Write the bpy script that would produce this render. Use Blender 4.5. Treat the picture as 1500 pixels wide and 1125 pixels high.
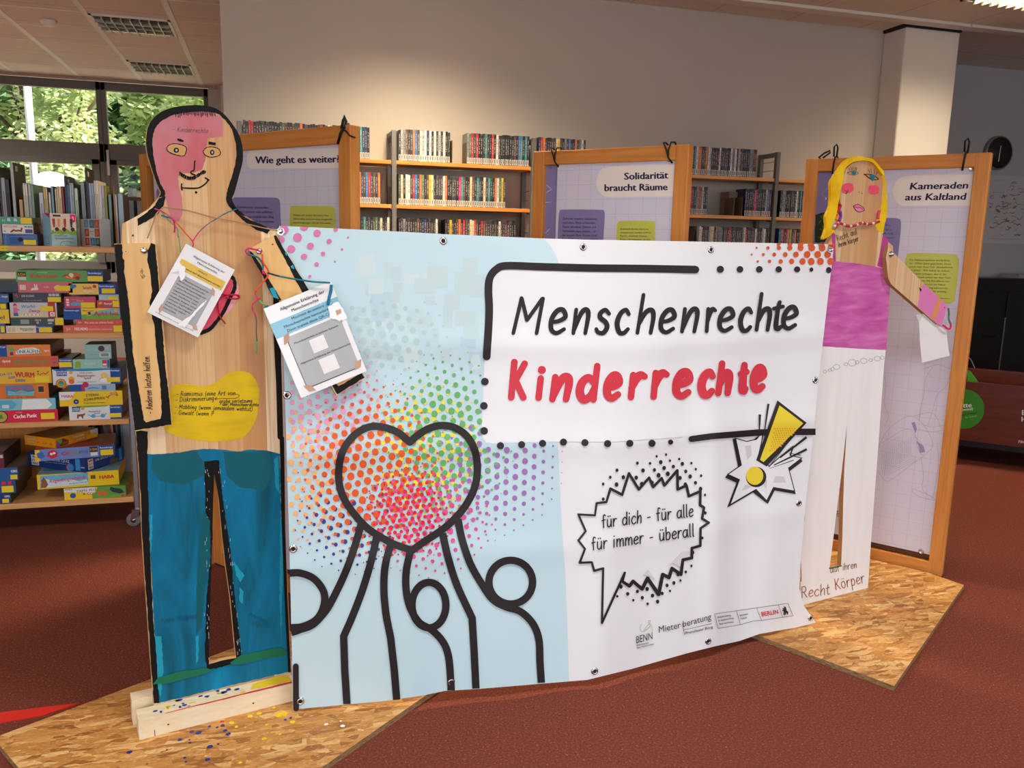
import bpy, bmesh, math, random
from mathutils import Vector, Matrix, geometry, noise

for _o in list(bpy.data.objects):
    bpy.data.objects.remove(_o)
SC = bpy.context.scene
COL = SC.collection
rnd = random.Random(7)
PI = math.pi

# ------------------------------------------------------------------ camera
EYE = Vector((0, 0, 1.45))
FPX, PITCH, ROLL, YAW = 1214.6, 0.174446, 0.022535, 0.285224
_F = Vector((math.sin(YAW) * math.cos(PITCH), math.cos(YAW) * math.cos(PITCH), -math.sin(PITCH)))
_R0 = Vector((math.cos(YAW), -math.sin(YAW), 0))
_U0 = _R0.cross(_F)
_R = _R0 * math.cos(ROLL) + _U0 * math.sin(ROLL)
_U = _U0 * math.cos(ROLL) - _R0 * math.sin(ROLL)
cam = bpy.data.cameras.new('camera')
cam.sensor_fit = 'HORIZONTAL'
cam.sensor_width = 36
cam.lens = FPX * 36 / 1500
cam.clip_start = 0.05
camo = bpy.data.objects.new('camera', cam)
COL.objects.link(camo)
M = Matrix((_R, _U, -_F)).transposed().to_4x4()
M.translation = EYE
camo.matrix_world = M
SC.camera = camo

# ------------------------------------------------------------------ world, sun, daylight, exposure
SC.view_settings.view_transform = 'Standard'
SC.view_settings.look = 'None'
SC.view_settings.gamma = 1
SC.view_settings.use_curve_mapping = False
SC.view_settings.exposure = 0.12
W = bpy.data.worlds.new('sky')
SC.world = W
W.use_nodes = True
_bg = W.node_tree.nodes['Background']
_sky = W.node_tree.nodes.new('ShaderNodeTexSky')
_sky.sky_type = 'HOSEK_WILKIE'
_sky.sun_direction = (0.62, -0.26, 0.74)
_sky.turbidity = 6
_hs = W.node_tree.nodes.new('ShaderNodeHueSaturation')
_hs.inputs['Saturation'].default_value = 0.35
W.node_tree.links.new(_sky.outputs[0], _hs.inputs['Color'])
W.node_tree.links.new(_hs.outputs[0], _bg.inputs[0])
_bg.inputs[1].default_value = 5.6


def lamp(name, kind, loc, aim, energy, color=(1, 1, 1), size=(1, 1), spread=None, parent=None):
    l = bpy.data.lights.new(name, kind)
    l.energy = energy
    l.color = color
    if kind == 'AREA':
        l.shape = 'RECTANGLE'
        l.size, l.size_y = size
        if spread:
            l.spread = spread
    o = bpy.data.objects.new(name, l)
    COL.objects.link(o)
    o.rotation_euler = (Vector(aim) - Vector(loc)).to_track_quat('-Z', 'Y').to_euler()
    o.location = loc
    if parent is not None:
        o.parent = parent
        o.location = Vector(loc) - parent.location
    return o


SUN = lamp('sun', 'SUN', (0, 0, 20), (-0.62 * 6, 0.26 * 6, 20 - 0.74 * 6), 12.0, (1, .95, .85))
SUN.data.angle = 0.02
# daylight coming through the window front behind the photographer
lamp('daylight', 'AREA', (-1.5, -3.3, 1.75), (0.6, 3, 1.0), 105, (0.93, 0.97, 1.0), (8.0, 2.3))

# ------------------------------------------------------------------ pixel helpers
def ray(x, y):
    return _R * ((x - 750) / FPX) - _U * ((y - 562.5) / FPX) + _F


def onZ(x, y, z=0.0):
    d = ray(x, y)
    return EYE + d * ((z - EYE.z) / d.z)


def onY(x, y, Y):
    d = ray(x, y)
    return EYE + d * ((Y - EYE.y) / d.y)


def topx(p):
    q = Vector(p) - EYE
    z = q.dot(_F)
    return (750 + FPX * q.dot(_R) / z, 562.5 - FPX * q.dot(_U) / z)


class Crop:
    """converts coordinates read on a magnified view of the photograph"""
    def __init__(s, ox, oy, k):
        s.ox, s.oy, s.k = ox, oy, k

    def __call__(s, *pts):
        r = [(s.ox + a / s.k, s.oy + b / s.k) for a, b in pts]
        return r if len(r) > 1 else r[0]

    def l(s, pts):
        return [(s.ox + a / s.k, s.oy + b / s.k) for a, b in pts]


# ------------------------------------------------------------------ surfaces to draw on
class Surf:
    """flat surface with its own metre axes"""
    up = 1

    def __init__(s, o, ex, ey):
        s.o, s.ex, s.ey = Vector(o), Vector(ex).normalized(), Vector(ey).normalized()
        s.n = s.ex.cross(s.ey).normalized()
        s.cell = None

    def pt(s, x, y, off=0.0):
        return s.o + s.ex * x + s.ey * y + s.n * off

    def uv(s, p):
        q = p - s.o
        return (q.dot(s.ex), q.dot(s.ey))


class PxSurf(Surf):
    """a plane in the room on which outlines traced from the photograph are laid"""
    up = -1

    def __init__(s, p, n, origin=None):
        s.o = Vector(p)
        s.n = Vector(n).normalized()
        s.ey = Vector((0, 0, 1))
        s.ey = (s.ey - s.n * s.ey.dot(s.n)).normalized()
        s.ex = s.ey.cross(s.n).normalized()
        s.cell = None

    def pt(s, x, y, off=0.0):
        d = ray(x, y)
        return EYE + d * ((s.o - EYE).dot(s.n) / d.dot(s.n)) + s.n * off


def vplane(a, b):
    """upright plane through two points, facing the photographer"""
    d = Vector(b) - Vector(a)
    d.z = 0
    d.normalize()
    return PxSurf(a, (d.y, -d.x, 0))


# ------------------------------------------------------------------ mesh builder
ROOTLOC = {}


class MB:
    def __init__(s):
        s.v, s.f, s.mi, s.sm, s.uvs, s.mats = [], [], [], [], [], []

    def m(s, mat):
        if mat not in s.mats:
            s.mats.append(mat)
        return s.mats.index(mat)

    def add(s, verts, faces, mat, uvs=None, smooth=False):
        b = len(s.v)
        s.v += [Vector(v) for v in verts]
        s.uvs += list(uvs) if uvs else [(0, 0)] * len(verts)
        k = s.m(mat)
        for f in faces:
            s.f.append([b + i for i in f])
            s.mi.append(k)
            s.sm.append(smooth)

    def box(s, lo, hi, mat, M=None):
        x0, y0, z0 = lo
        x1, y1, z1 = hi
        v = [Vector(p) for p in ((x0, y0, z0), (x1, y0, z0), (x1, y1, z0), (x0, y1, z0), (x0, y0, z1), (x1, y0, z1), (x1, y1, z1), (x0, y1, z1))]
        if M is not None:
            v = [M @ p for p in v]
        s.add(v, [(0, 3, 2, 1), (4, 5, 6, 7), (0, 1, 5, 4), (1, 2, 6, 5), (2, 3, 7, 6), (3, 0, 4, 7)], mat)

    def tube(s, pts, r, mat, n=8, closed=False, cap=True):
        pts = [Vector(p) for p in pts]
        N = len(pts)
        rings = []
        prev = None
        for i, p in enumerate(pts):
            a = pts[(i - 1) % N] if (closed or i > 0) else p
            b = pts[(i + 1) % N] if (closed or i < N - 1) else p
            t = (b - a)
            t = t.normalized() if t.length > 1e-9 else Vector((0, 0, 1))
            if prev is None:
                u = t.orthogonal().normalized()
            else:
                u = (prev - t * prev.dot(t))
                u = u.normalized() if u.length > 1e-6 else t.orthogonal().normalized()
            prev = u
            w = t.cross(u)
            rr = r[i] if isinstance(r, (list, tuple)) else r
            rings.append([p + (u * math.cos(2 * PI * k / n) + w * math.sin(2 * PI * k / n)) * rr for k in range(n)])
        vs = [q for ring in rings for q in ring]
        fs = []
        for i in range(N if closed else N - 1):
            j = (i + 1) % N
            for k in range(n):
                l = (k + 1) % n
                fs.append((i * n + k, i * n + l, j * n + l, j * n + k))
        if cap and not closed:
            fs.append(tuple(range(n - 1, -1, -1)))
            fs.append(tuple((N - 1) * n + k for k in range(n)))
        s.add(vs, fs, mat, smooth=True)

    def lathe(s, c, axis, prof, mat, n=20, smooth=True):
        axis = Vector(axis).normalized()
        u = axis.orthogonal().normalized()
        w = axis.cross(u)
        c = Vector(c)
        vs = []
        for r, h in prof:
            for k in range(n):
                a = 2 * PI * k / n
                vs.append(c + axis * h + (u * math.cos(a) + w * math.sin(a)) * r)
        fs = []
        for i in range(len(prof) - 1):
            for k in range(n):
                l = (k + 1) % n
                fs.append((i * n + k, i * n + l, (i + 1) * n + l, (i + 1) * n + k))
        fs.append(tuple(range(n - 1, -1, -1)))
        fs.append(tuple((len(prof) - 1) * n + k for k in range(n)))
        s.add(vs, fs, mat, smooth=smooth)

    def prism(s, S, pts, t, front, side, holes=(), off=0.0):
        """a sheet of thickness t with its front on the surface S, outline and holes in S coordinates"""
        loops = [list(pts)] + [list(h) for h in holes]
        flat = [p for l in loops for p in l]
        tri = geometry.tessellate_polygon([[Vector((p[0], p[1], 0)) for p in l] for l in loops])
        fr = [S.pt(p[0], p[1], off) for p in flat]
        bk = [p - S.n * t for p in fr]
        fs = []
        for a, b, c in tri:
            nn = (fr[b] - fr[a]).cross(fr[c] - fr[a])
            fs.append((a, b, c) if nn.dot(S.n) > 0 else (a, c, b))
        s.add(fr, fs, front, [S.uv(p) for p in fr])
        s.add(bk, [(a, c, b) for a, b, c in fs], side, [S.uv(p) for p in bk])
        i = 0
        for l in loops:
            n = len(l)
            vs = fr[i:i + n] + bk[i:i + n]
            s.add(vs, [(k, (k + 1) % n, n + (k + 1) % n, n + k) for k in range(n)], side, [S.uv(p) for p in vs])
            i += n

    def build(s, name, parent=None, smooth=False, bevel=0, at=None, recalc=True):
        me = bpy.data.meshes.new(name)
        if parent is not None:
            base = ROOTLOC[parent.name]
        elif at is not None:
            base = Vector(at)
        else:
            lo = [min(v[i] for v in s.v) for i in range(3)]
            hi = [max(v[i] for v in s.v) for i in range(3)]
            base = Vector(((lo[0] + hi[0]) / 2, (lo[1] + hi[1]) / 2, lo[2]))
        me.from_pydata([tuple(v - base) for v in s.v], [], s.f)
        for mt in s.mats:
            me.materials.append(mt)
        me.polygons.foreach_set('material_index', s.mi)
        me.polygons.foreach_set('use_smooth', [smooth or q for q in s.sm])
        uvl = me.uv_layers.new(name='UVMap')
        li = [0] * len(me.loops)
        me.loops.foreach_get('vertex_index', li)
        uvl.data.foreach_set('uv', [c for i in li for c in s.uvs[i]])
        me.update()
        o = bpy.data.objects.new(name, me)
        COL.objects.link(o)
        if parent is not None:
            o.parent = parent
        else:
            o.location = base
        ROOTLOC[o.name] = base
        if bevel:
            b = o.modifiers.new('edge', 'BEVEL')
            b.width = bevel
            b.segments = 2
            b.limit_method = 'ANGLE'
        return o


def tag(o, label=None, cat=None, group=None, kind=None):
    if label:
        o['label'] = label
    if cat:
        o['category'] = cat
    if group:
        o['group'] = group
    if kind:
        o['kind'] = kind
    return o


def empty(name, loc, label, cat, group=None):
    o = bpy.data.objects.new(name, None)
    o.empty_display_size = .1
    COL.objects.link(o)
    o.location = loc
    ROOTLOC[o.name] = Vector(loc)
    return tag(o, label, cat, group)


def struct(o):
    o['kind'] = 'structure'
    return o


# ------------------------------------------------------------------ 2D drawing
LAY = 0.0005


def cr(pts, n=6, closed=False):
    """smooth curve through points"""
    P = [Vector((p[0], p[1])) for p in pts]
    if len(P) < 3:
        return [tuple(p) for p in P]
    N = len(P)
    out = []
    for i in range(N if closed else N - 1):
        p0 = P[(i - 1) % N] if (closed or i > 0) else P[0] * 2 - P[1]
        p1, p2 = P[i], P[(i + 1) % N]
        p3 = P[(i + 2) % N] if (closed or i + 2 < N) else P[-1] * 2 - P[-2]
        for k in range(n):
            t = k / n
            q = 0.5 * ((2 * p1) + (p2 - p0) * t + (2 * p0 - 5 * p1 + 4 * p2 - p3) * t * t + (3 * p1 - p0 - 3 * p2 + p3) * t ** 3)
            out.append((q.x, q.y))
    if not closed:
        out.append(tuple(P[-1]))
    return out


def jag(pts, amp, step, seed=1, closed=True):
    """brush-like wobble along an outline"""
    r = random.Random(seed)
    out = []
    N = len(pts)
    for i in range(N if closed else N - 1):
        a, b = Vector(pts[i]), Vector(pts[(i + 1) % N])
        d = b - a
        k = max(1, int(d.length / step))
        nrm = Vector((-d.y, d.x)).normalized() if d.length > 1e-6 else Vector((0, 0))
        for j in range(k):
            q = a + d * (j / k) + nrm * r.uniform(-amp, amp)
            out.append(tuple(q))
    if not closed:
        out.append(tuple(pts[-1]))
    return out


def put(mb, S, V2, tris, mat, layer):
    P = [S.pt(a, b, layer * (S.lay if S.cell else LAY)) for a, b in V2]
    fs = []
    for t in tris:
        a, b, c = t[:3]
        nn = (P[b] - P[a]).cross(P[c] - P[a])
        fs.append(tuple(t) if nn.dot(S.n) >= 0 else tuple(reversed(t)))
    mb.add(P, fs, mat, [S.uv(p) for p in P])


def cut(V2, tris, cell):
    """splits triangles along a grid so that they follow a curved sheet"""
    bm = bmesh.new()
    vs = [bm.verts.new((a, b, 0)) for a, b in V2]
    for t in tris:
        try:
            bm.faces.new([vs[i] for i in t])
        except ValueError:
            pass
    xs, ys = [p[0] for p in V2], [p[1] for p in V2]
    for ax, lo, hi in ((0, min(xs), max(xs)), (1, min(ys), max(ys))):
        g = math.floor(lo / cell) + 1
        while g * cell < hi:
            co = (g * cell, 0, 0) if ax == 0 else (0, g * cell, 0)
            bmesh.ops.bisect_plane(bm, geom=bm.verts[:] + bm.edges[:] + bm.faces[:], dist=1e-5, plane_co=co, plane_no=(1, 0, 0) if ax == 0 else (0, 1, 0))
            g += 1
    bm.verts.index_update()
    out = [(v.co.x, v.co.y) for v in bm.verts], [[v.index for v in f.verts] for f in bm.faces]
    bm.free()
    return out


def poly(mb, S, pts, mat, layer=1, holes=()):
    loops = [list(pts)] + [list(h) for h in holes]
    flat = [p for l in loops for p in l]
    tri = geometry.tessellate_polygon([[Vector((p[0], p[1], 0)) for p in l] for l in loops])
    if S.cell:
        flat, tri = cut(flat, tri, S.cell)
    put(mb, S, flat, tri, mat, layer)


def rect(mb, S, x0, y0, x1, y1, mat, layer=1):
    poly(mb, S, [(x0, y0), (x1, y0), (x1, y1), (x0, y1)], mat, layer)


def rrect(x0, y0, x1, y1, r, n=5):
    out = []
    for cx, cy, a0 in ((x1 - r, y1 - r, 0), (x0 + r, y1 - r, 90), (x0 + r, y0 + r, 180), (x1 - r, y0 + r, 270)):
        for k in range(n + 1):
            a = math.radians(a0 + 90 * k / n)
            out.append((cx + r * math.cos(a), cy + r * math.sin(a)))
    return out


def ell(cx, cy, rx, ry=None, n=16, a=0):
    ry = rx if ry is None else ry
    c, s = math.cos(a), math.sin(a)
    out = []
    for k in range(n):
        u, v = rx * math.cos(2 * PI * k / n), ry * math.sin(2 * PI * k / n)
        out.append((cx + u * c - v * s, cy + u * s + v * c))
    return out


def disc(mb, S, cx, cy, r, mat, layer=1, ry=None, n=14):
    V = [(cx, cy)] + ell(cx, cy, r, ry, n)
    put(mb, S, V, [(0, 1 + k, 1 + (k + 1) % n) for k in range(n)], mat, layer)


def ribbon(mb, S, pts, w, mat, layer=2, closed=False, cap=True, rough=0, seed=3):
    P = [Vector((p[0], p[1])) for p in pts]
    Q = [P[0]]
    for p in P[1:]:
        if (p - Q[-1]).length > 1e-6:
            Q.append(p)
    P = Q
    N = len(P)
    r = random.Random(seed)
    if N == 1:
        disc(mb, S, P[0].x, P[0].y, (w if not isinstance(w, (list, tuple)) else w[0]) * .62, mat, layer)
        return
    L, Rr = [], []
    for i in range(N):
        ww = (w[min(i, len(w) - 1)] if isinstance(w, (list, tuple)) else w) * .5
        if rough:
            ww *= 1 + r.uniform(-rough, rough)
        a = (P[i] - P[i - 1]) if (i > 0 or closed) else (P[1] - P[0])
        b = (P[(i + 1) % N] - P[i]) if (i < N - 1 or closed) else (P[i] - P[i - 1])
        a.normalize()
        b.normalize()
        t = a + b
        t = t.normalized() if t.length > 1e-4 else b
        nrm = Vector((-t.y, t.x))
        k = 1 / max(.45, abs(nrm.dot(Vector((-b.y, b.x)))))
        L.append(P[i] + nrm * ww * k)
        Rr.append(P[i] - nrm * ww * k)
    V = [tuple(p) for p in L + Rr]
    T = []
    for i in range(N if closed else N - 1):
        j = (i + 1) % N
        T.append((i, j, N + j))
        T.append((i, N + j, N + i))
    if S.cell and max((Vector(P[i]) - Vector(P[i - 1])).length for i in range(1, N)) > 12:
        V, T = cut(V, T, S.cell)
    if cap and not closed:
        if S.cell:
            put(mb, S, V, T, mat, layer)
            V, T = [], []
        for c, q, e in ((P[0], L[0], Rr[0]), (P[-1], Rr[-1], L[-1])):
            b0 = len(V)
            a0 = math.atan2((q - c).y, (q - c).x)
            rr = (q - c).length
            V.append(tuple(c))
            for k in range(7):
                a = a0 + PI * k / 6
                V.append((c.x + rr * math.cos(a), c.y + rr * math.sin(a)))
            T += [(b0, b0 + 1 + k, b0 + 2 + k) for k in range(6)]
    put(mb, S, V, T, mat, layer)


_TXT = {}


def glyphs(s, bold=0.0, shear=0.0):
    key = (s, bold, shear)
    if key not in _TXT:
        c = bpy.data.curves.new('t', 'FONT')
        c.body = s
        c.size = 1
        c.resolution_u = 2
        c.offset = bold
        c.shear = shear
        o = bpy.data.objects.new('t', c)
        me = o.to_mesh()
        V = [(v.co.x, v.co.y) for v in me.vertices]
        T = [list(p.vertices) for p in me.polygons]
        o.to_mesh_clear()
        bpy.data.objects.remove(o)
        bpy.data.curves.remove(c)
        x0 = min((v[0] for v in V), default=0)
        x1 = max((v[0] for v in V), default=1)
        _TXT[key] = ([((a - x0) / max(1e-6, x1 - x0), b / .73) for a, b in V], T, (x1 - x0) / .73)
    return _TXT[key]


def text(mb, S, s, p0, p1, h, mat, layer=2, bold=0.02, shear=0.0, upv=None, heavy=0.0):
    """prints s with its baseline from p0 to p1 and capitals h tall"""
    V, T, ar = glyphs(s, 0.0, shear)
    heavy = max(heavy, bold * .7)
    p0 = Vector(p0)
    d = Vector(p1) - p0
    if upv is None:
        u = Vector((-d.y, d.x)).normalized() * h
        if S.up < 0:
            u = -u
    else:
        u = Vector(upv).normalized() * h
    V2 = []
    for a, b in V:
        q = p0 + d * a + u * b
        V2.append((q.x, q.y))
    if S.cell:
        V2, T = cut(V2, T, S.cell)
    if heavy:
        e = d.normalized() * h * heavy
        f = u * heavy * .5
        for i, (ka, kb) in enumerate(((-1, 0), (1, 0), (0, .6), (0, -.6))):
            put(mb, S, [(x + e.x * ka + f.x * kb, y + e.y * ka + f.y * kb) for x, y in V2], T, mat, layer + .05 + .05 * i)
    put(mb, S, V2, T, mat, layer)


# stroke letters, grid: baseline 0, small letters 6 high, capitals 10
GL = {
    'a': (5.6, [[(5, 5), (3, 6), (1, 4.6), (.5, 2), (2, 0), (4, 1.2), (5, 4.5)], [(5.1, 6), (4.9, 2), (5.6, 0)]]),
    'b': (5.4, [[(1, 10), (.8, 0)], [(.8, 3), (2, 5.5), (4, 5.8), (5, 3.5), (4, .6), (2, 0), (.8, 1)]]),
    'c': (5, [[(4.9, 4.9), (3.6, 6), (1.6, 5), (.5, 2.5), (1.6, .2), (3.4, 0), (4.9, 1)]]),
    'd': (5.6, [[(5, 4.5), (3, 6), (1, 4.6), (.5, 2), (1.8, 0), (3.8, .8), (5, 3)], [(5.4, 10), (5, 0)]]),
    'e': (5, [[(.9, 2.8), (3, 3.1), (4.9, 4.2), (4, 5.9), (2.3, 5.7), (.8, 3.6), (.9, 1), (2.6, 0), (4.8, 1)]]),
    'f': (4.4, [[(4.4, 9.2), (3.2, 10), (2.1, 8.5), (1.9, 0)], [(.4, 5.6), (3.8, 6)]]),
    'g': (5.6, [[(5, 5), (3, 6), (1, 4.6), (.6, 2), (2, .3), (4, 1.4), (5, 4.5)], [(5.1, 6), (4.8, -2), (3, -4), (1, -3)]]),
    'h': (5.2, [[(1.4, 10), (.6, 0)], [(.8, 2.2), (2.5, 5.3), (4.2, 5.9), (4.9, 4.2), (4.5, 0)]]),
    'i': (2, [[(1.1, 6), (.8, 0)], [(1.3, 8.6)]]),
    'j': (3, [[(2.2, 6), (2, -2), (.6, -4)], [(2.3, 8.6)]]),
    'k': (4.8, [[(1, 10), (.8, 0)], [(4.4, 6), (1, 2.8)], [(2, 3.6), (4.7, 0)]]),
    'l': (2, [[(1.2, 10), (.9, 1), (1.6, 0)]]),
    'm': (8, [[(.9, 6), (.7, 0)], [(.8, 3), (2.2, 5.6), (3.6, 5.8), (4.1, 4), (4, 0)], [(4.1, 3), (5.6, 5.6), (7, 5.8), (7.5, 4), (7.4, 0)]]),
    'n': (5.2, [[(.9, 6), (.6, 0)], [(.7, .6), (2.5, 5), (4, 6), (4.8, 4.6), (4.3, 0)]]),
    'o': (5.4, [[(2.8, 6), (.9, 5), (.5, 2.5), (2, 0), (4, .4), (5, 3), (4.2, 5.4), (2.8, 6)]]),
    'p': (5.4, [[(1, 6), (.8, -4)], [(.8, 3), (2, 5.5), (4, 5.8), (5, 3.5), (4, .6), (2, 0), (.8, 1)]]),
    'q': (5.6, [[(5, 5), (3, 6), (1, 4.6), (.6, 2), (2, .3), (4, 1.4), (5, 4.5)], [(5.1, 6), (5, -4)]]),
    'r': (4.4, [[(1, 6), (.8, 0)], [(.8, 2.4), (2, 5), (3.2, 5.9), (4.4, 5.6)]]),
    's': (4.6, [[(4.4, 5), (3, 6), (1.4, 5.2), (1.4, 4), (3.4, 2.8), (4, 1.4), (2.8, 0), (1, .2), (.3, 1)]]),
    't': (4, [[(2.3, 9), (1.6, 1.4), (2.4, 0), (3.6, .6)], [(.3, 5.6), (3.8, 6.4)]]),
    'u': (5.4, [[(.8, 6), (.8, 1.4), (2, 0), (3.8, .8), (4.8, 3)], [(4.9, 6), (4.8, 0)]]),
    'v': (5, [[(.4, 6), (2.4, 0)], [(2.4, 0), (4.6, 6)]]),
    'w': (7, [[(.4, 6), (1.8, 0)], [(1.8, 0), (3.4, 4.6)], [(3.4, 4.6), (5, 0)], [(5, 0), (6.6, 6)]]),
    'x': (5, [[(.6, 6), (4.6, 0)], [(4.6, 6), (.6, 0)]]),
    'y': (5, [[(.6, 6), (2.6, .6)], [(4.8, 6), (2.6, .6), (1, -4)]]),
    'z': (5, [[(.6, 6), (4.4, 6)], [(4.4, 6), (.6, 0)], [(.6, 0), (4.8, 0)]]),
    'A': (6.6, [[(.4, 0), (3.2, 10)], [(3.2, 10), (6.2, 0)], [(1.4, 3.6), (5.2, 3.8)]]),
    'D': (7, [[(1, 10), (.8, 0)], [(.8, 9.8), (4, 9.6), (6.4, 6), (5, 1.4), (.8, 0)]]),
    'G': (7, [[(6, 8.6), (3.8, 10), (1, 7), (.8, 3), (3, 0), (5.8, 1.4), (6, 4)], [(6.4, 4.2), (3.8, 4)]]),
    'K': (6.6, [[(1.4, 10), (.8, 0)], [(6, 9.6), (1.6, 4.4)], [(2.4, 5.2), (6.2, 0)]]),
    'M': (8.4, [[(1.8, 10), (.5, 0)], [(1.9, 9.8), (4, 3.3)], [(4, 3.3), (7.6, 9.8)], [(7.8, 9.8), (7, 0)]]),
    'P': (6, [[(1, 10), (.8, 0)], [(.8, 9.8), (4, 9.8), (5.4, 7.4), (4, 5), (.9, 4.8)]]),
    'R': (6.4, [[(1, 10), (.8, 0)], [(.8, 9.8), (4, 9.8), (5.2, 7.6), (4, 5.2), (.9, 5)], [(2.4, 5), (6, 0)]]),
    'I': (2, [[(1, 10), (.9, 0)]]),
    '-': (4, [[(.6, 3.4), (3.4, 3.6)]]),
    '.': (2, [[(1, .3)]]),
    '(': (3, [[(2.6, 10), (1, 6), (1, 2), (2.6, -2)]]),
    ')': (3, [[(.6, 10), (2.2, 6), (2.2, 2), (.6, -2)]]),
    ' ': (4, []),
}
for _k, _b in (('ä', 'a'), ('ö', 'o'), ('ü', 'u')):
    GL[_k] = (GL[_b][0], GL[_b][1] + [[(1.8, 8.4)], [(4, 8.4)]])


def hand(mb, S, s, p0, p1, xh, w, mat, layer=3, slant=.1, gap=1.2):
    """handwritten line from p0 to p1, small letters xh tall, pen w wide"""
    tot = sum(GL[c][0] + gap for c in s)
    p0 = Vector(p0)
    d = (Vector(p1) - p0)
    ux = d / tot
    uy = Vector((-d.y, d.x)).normalized() * (xh / 6)
    if S.up < 0:
        uy = -uy
    x = 0
    for c in s:
        for st in GL[c][1]:
            q = cr(st, 4)
            ribbon(mb, S, [tuple(p0 + ux * (x + a + slant * b) + uy * b) for a, b in q], w, mat, layer)
        x += GL[c][0] + gap


def letter(mb, S, c, x0, x1, base, xtop, w, mat, layer=3, slant=.12, asc=None):
    g = GL[c]
    pts = [p for st in g[1] for p in st]
    sx = [a + slant * b for a, b in pts]
    lo, hi = min(sx), max(sx)
    kx = (x1 - x0 - w) / (hi - lo)
    ky = (base - xtop - w * .9) / 6
    ka = ky if asc is None else (base - asc - w * .9 - 6 * ky) / 4
    for st in g[1]:
        q = cr(st, 6)
        out = []
        for a, b in q:
            yy = b * ky if b <= 6 else 6 * ky + (b - 6) * ka
            out.append((x0 + w * .5 + (a + slant * b - lo) * kx, base - w * .45 - yy))
        ws = [w * (.86 + .28 * math.sin(PI * i / max(1, len(out) - 1))) for i in range(len(out))]
        ribbon(mb, S, out, ws, mat, layer)

# ------------------------------------------------------------------ materials
def lin(c):
    return tuple((v / 255 / 12.92) if v / 255 <= .04045 else ((v / 255 + .055) / 1.055) ** 2.4 for v in c) + (1,)


MATS = {}


class NT:
    def __init__(s, name, rough=.6, spec=.3):
        s.mat = bpy.data.materials.new(name)
        s.mat.use_nodes = True
        s.t = s.mat.node_tree
        s.p = s.t.nodes['Principled BSDF']
        s.p.inputs['Roughness'].default_value = rough
        s.p.inputs['Specular IOR Level'].default_value = spec
        MATS[name] = s.mat

    def n(s, typ, **kw):
        q = s.t.nodes.new('ShaderNode' + typ)
        for k, v in kw.items():
            if k.startswith('i_'):
                key = k[2:]
                key = int(key) if key.isdigit() else key.replace('_', ' ')
                if isinstance(v, bpy.types.NodeSocket):
                    s.t.links.new(v, q.inputs[key])
                else:
                    q.inputs[key].default_value = v
            else:
                setattr(q, k, v)
        return q

    def coord(s, kind='Object'):
        return s.n('TexCoord').outputs[kind]

    def mapping(s, vec, scale=(1, 1, 1), rot=(0, 0, 0), loc=(0, 0, 0)):
        return s.n('Mapping', i_Vector=vec, i_Scale=scale, i_Rotation=rot, i_Location=loc).outputs[0]

    def noise(s, vec, scale, detail=2, rough=.5, dist=0):
        return s.n('TexNoise', i_Vector=vec, i_Scale=scale, i_Detail=detail, i_Roughness=rough, i_Distortion=dist)

    def ramp(s, fac, stops, interp='LINEAR'):
        q = s.n('ValToRGB', i_Fac=fac)
        cr_ = q.color_ramp
        cr_.interpolation = interp
        while len(cr_.elements) < len(stops):
            cr_.elements.new(.5)
        for e, (p, c) in zip(cr_.elements, stops):
            e.position = p
            e.color = lin(c) if len(c) == 3 else c
        return q.outputs[0]

    def mix(s, fac, a, b, mode='MIX'):
        q = s.n('MixRGB', blend_type=mode, i_Fac=fac)
        for k, v in ((1, a), (2, b)):
            if isinstance(v, bpy.types.NodeSocket):
                s.t.links.new(v, q.inputs[k])
            else:
                q.inputs[k].default_value = lin(v)
        return q.outputs[0]

    def math(s, op, a, b=0.0, c=0.0):
        return s.n('Math', operation=op, i_0=a, i_1=b, i_2=c).outputs[0]

    def col(s, sock):
        s.t.links.new(sock, s.p.inputs['Base Color'])
        return s

    def bump(s, h, strength=.2, dist=.002):
        b = s.n('Bump', i_Height=h, i_Strength=strength, i_Distance=dist)
        s.t.links.new(b.outputs[0], s.p.inputs['Normal'])
        return s


def plain(name, rgb, rough=.6, spec=.3, metal=0.0, coat=0.0):
    if name in MATS:
        return MATS[name]
    q = NT(name, rough, spec)
    q.p.inputs['Base Color'].default_value = lin(rgb)
    q.p.inputs['Metallic'].default_value = metal
    q.p.inputs['Coat Weight'].default_value = coat
    return q.mat


def paint(rgb, rough=.55):
    return plain('print_%02x%02x%02x' % rgb, rgb, rough)


BLACK = plain('black_paint', (15, 14, 14), .6, .2)
INK = plain('black_print', (38, 32, 34), .4)
PEN = plain('pen', (46, 42, 50), .5)
WHITE = paint((236, 236, 238))
NAVY = paint((34, 30, 74))
YSTICK = plain('yellow_sticker', (240, 214, 40), .5)
CHROME = plain('bright_steel', (205, 205, 208), .22, .5, 1.0)
GREYM = plain('grey_metal', (112, 112, 110), .45, .4, .3)


def m_wood(name, stops, axis, scale=1.0, rough=.45, kind='Object', rot=0.0):
    """clear grained timber; axis is the direction of the grain"""
    q = NT(name, rough, .35)
    v = q.coord(kind)
    if rot:
        v = q.mapping(v, rot=(0, 0, rot))
    sc = {'x': (1.2, 22, 22), 'y': (22, 1.2, 22), 'z': (22, 22, 1.2)}[axis]
    n1 = q.noise(q.mapping(v, tuple(a * scale for a in sc)), 3.0, 4, .6, .4).outputs[0]
    n2 = q.noise(v, 2.2, 2).outputs[0]
    f = q.math('MULTIPLY_ADD', n2, .35, q.math('MULTIPLY', n1, .72))
    q.col(q.ramp(f, stops))
    return q.mat


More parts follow.
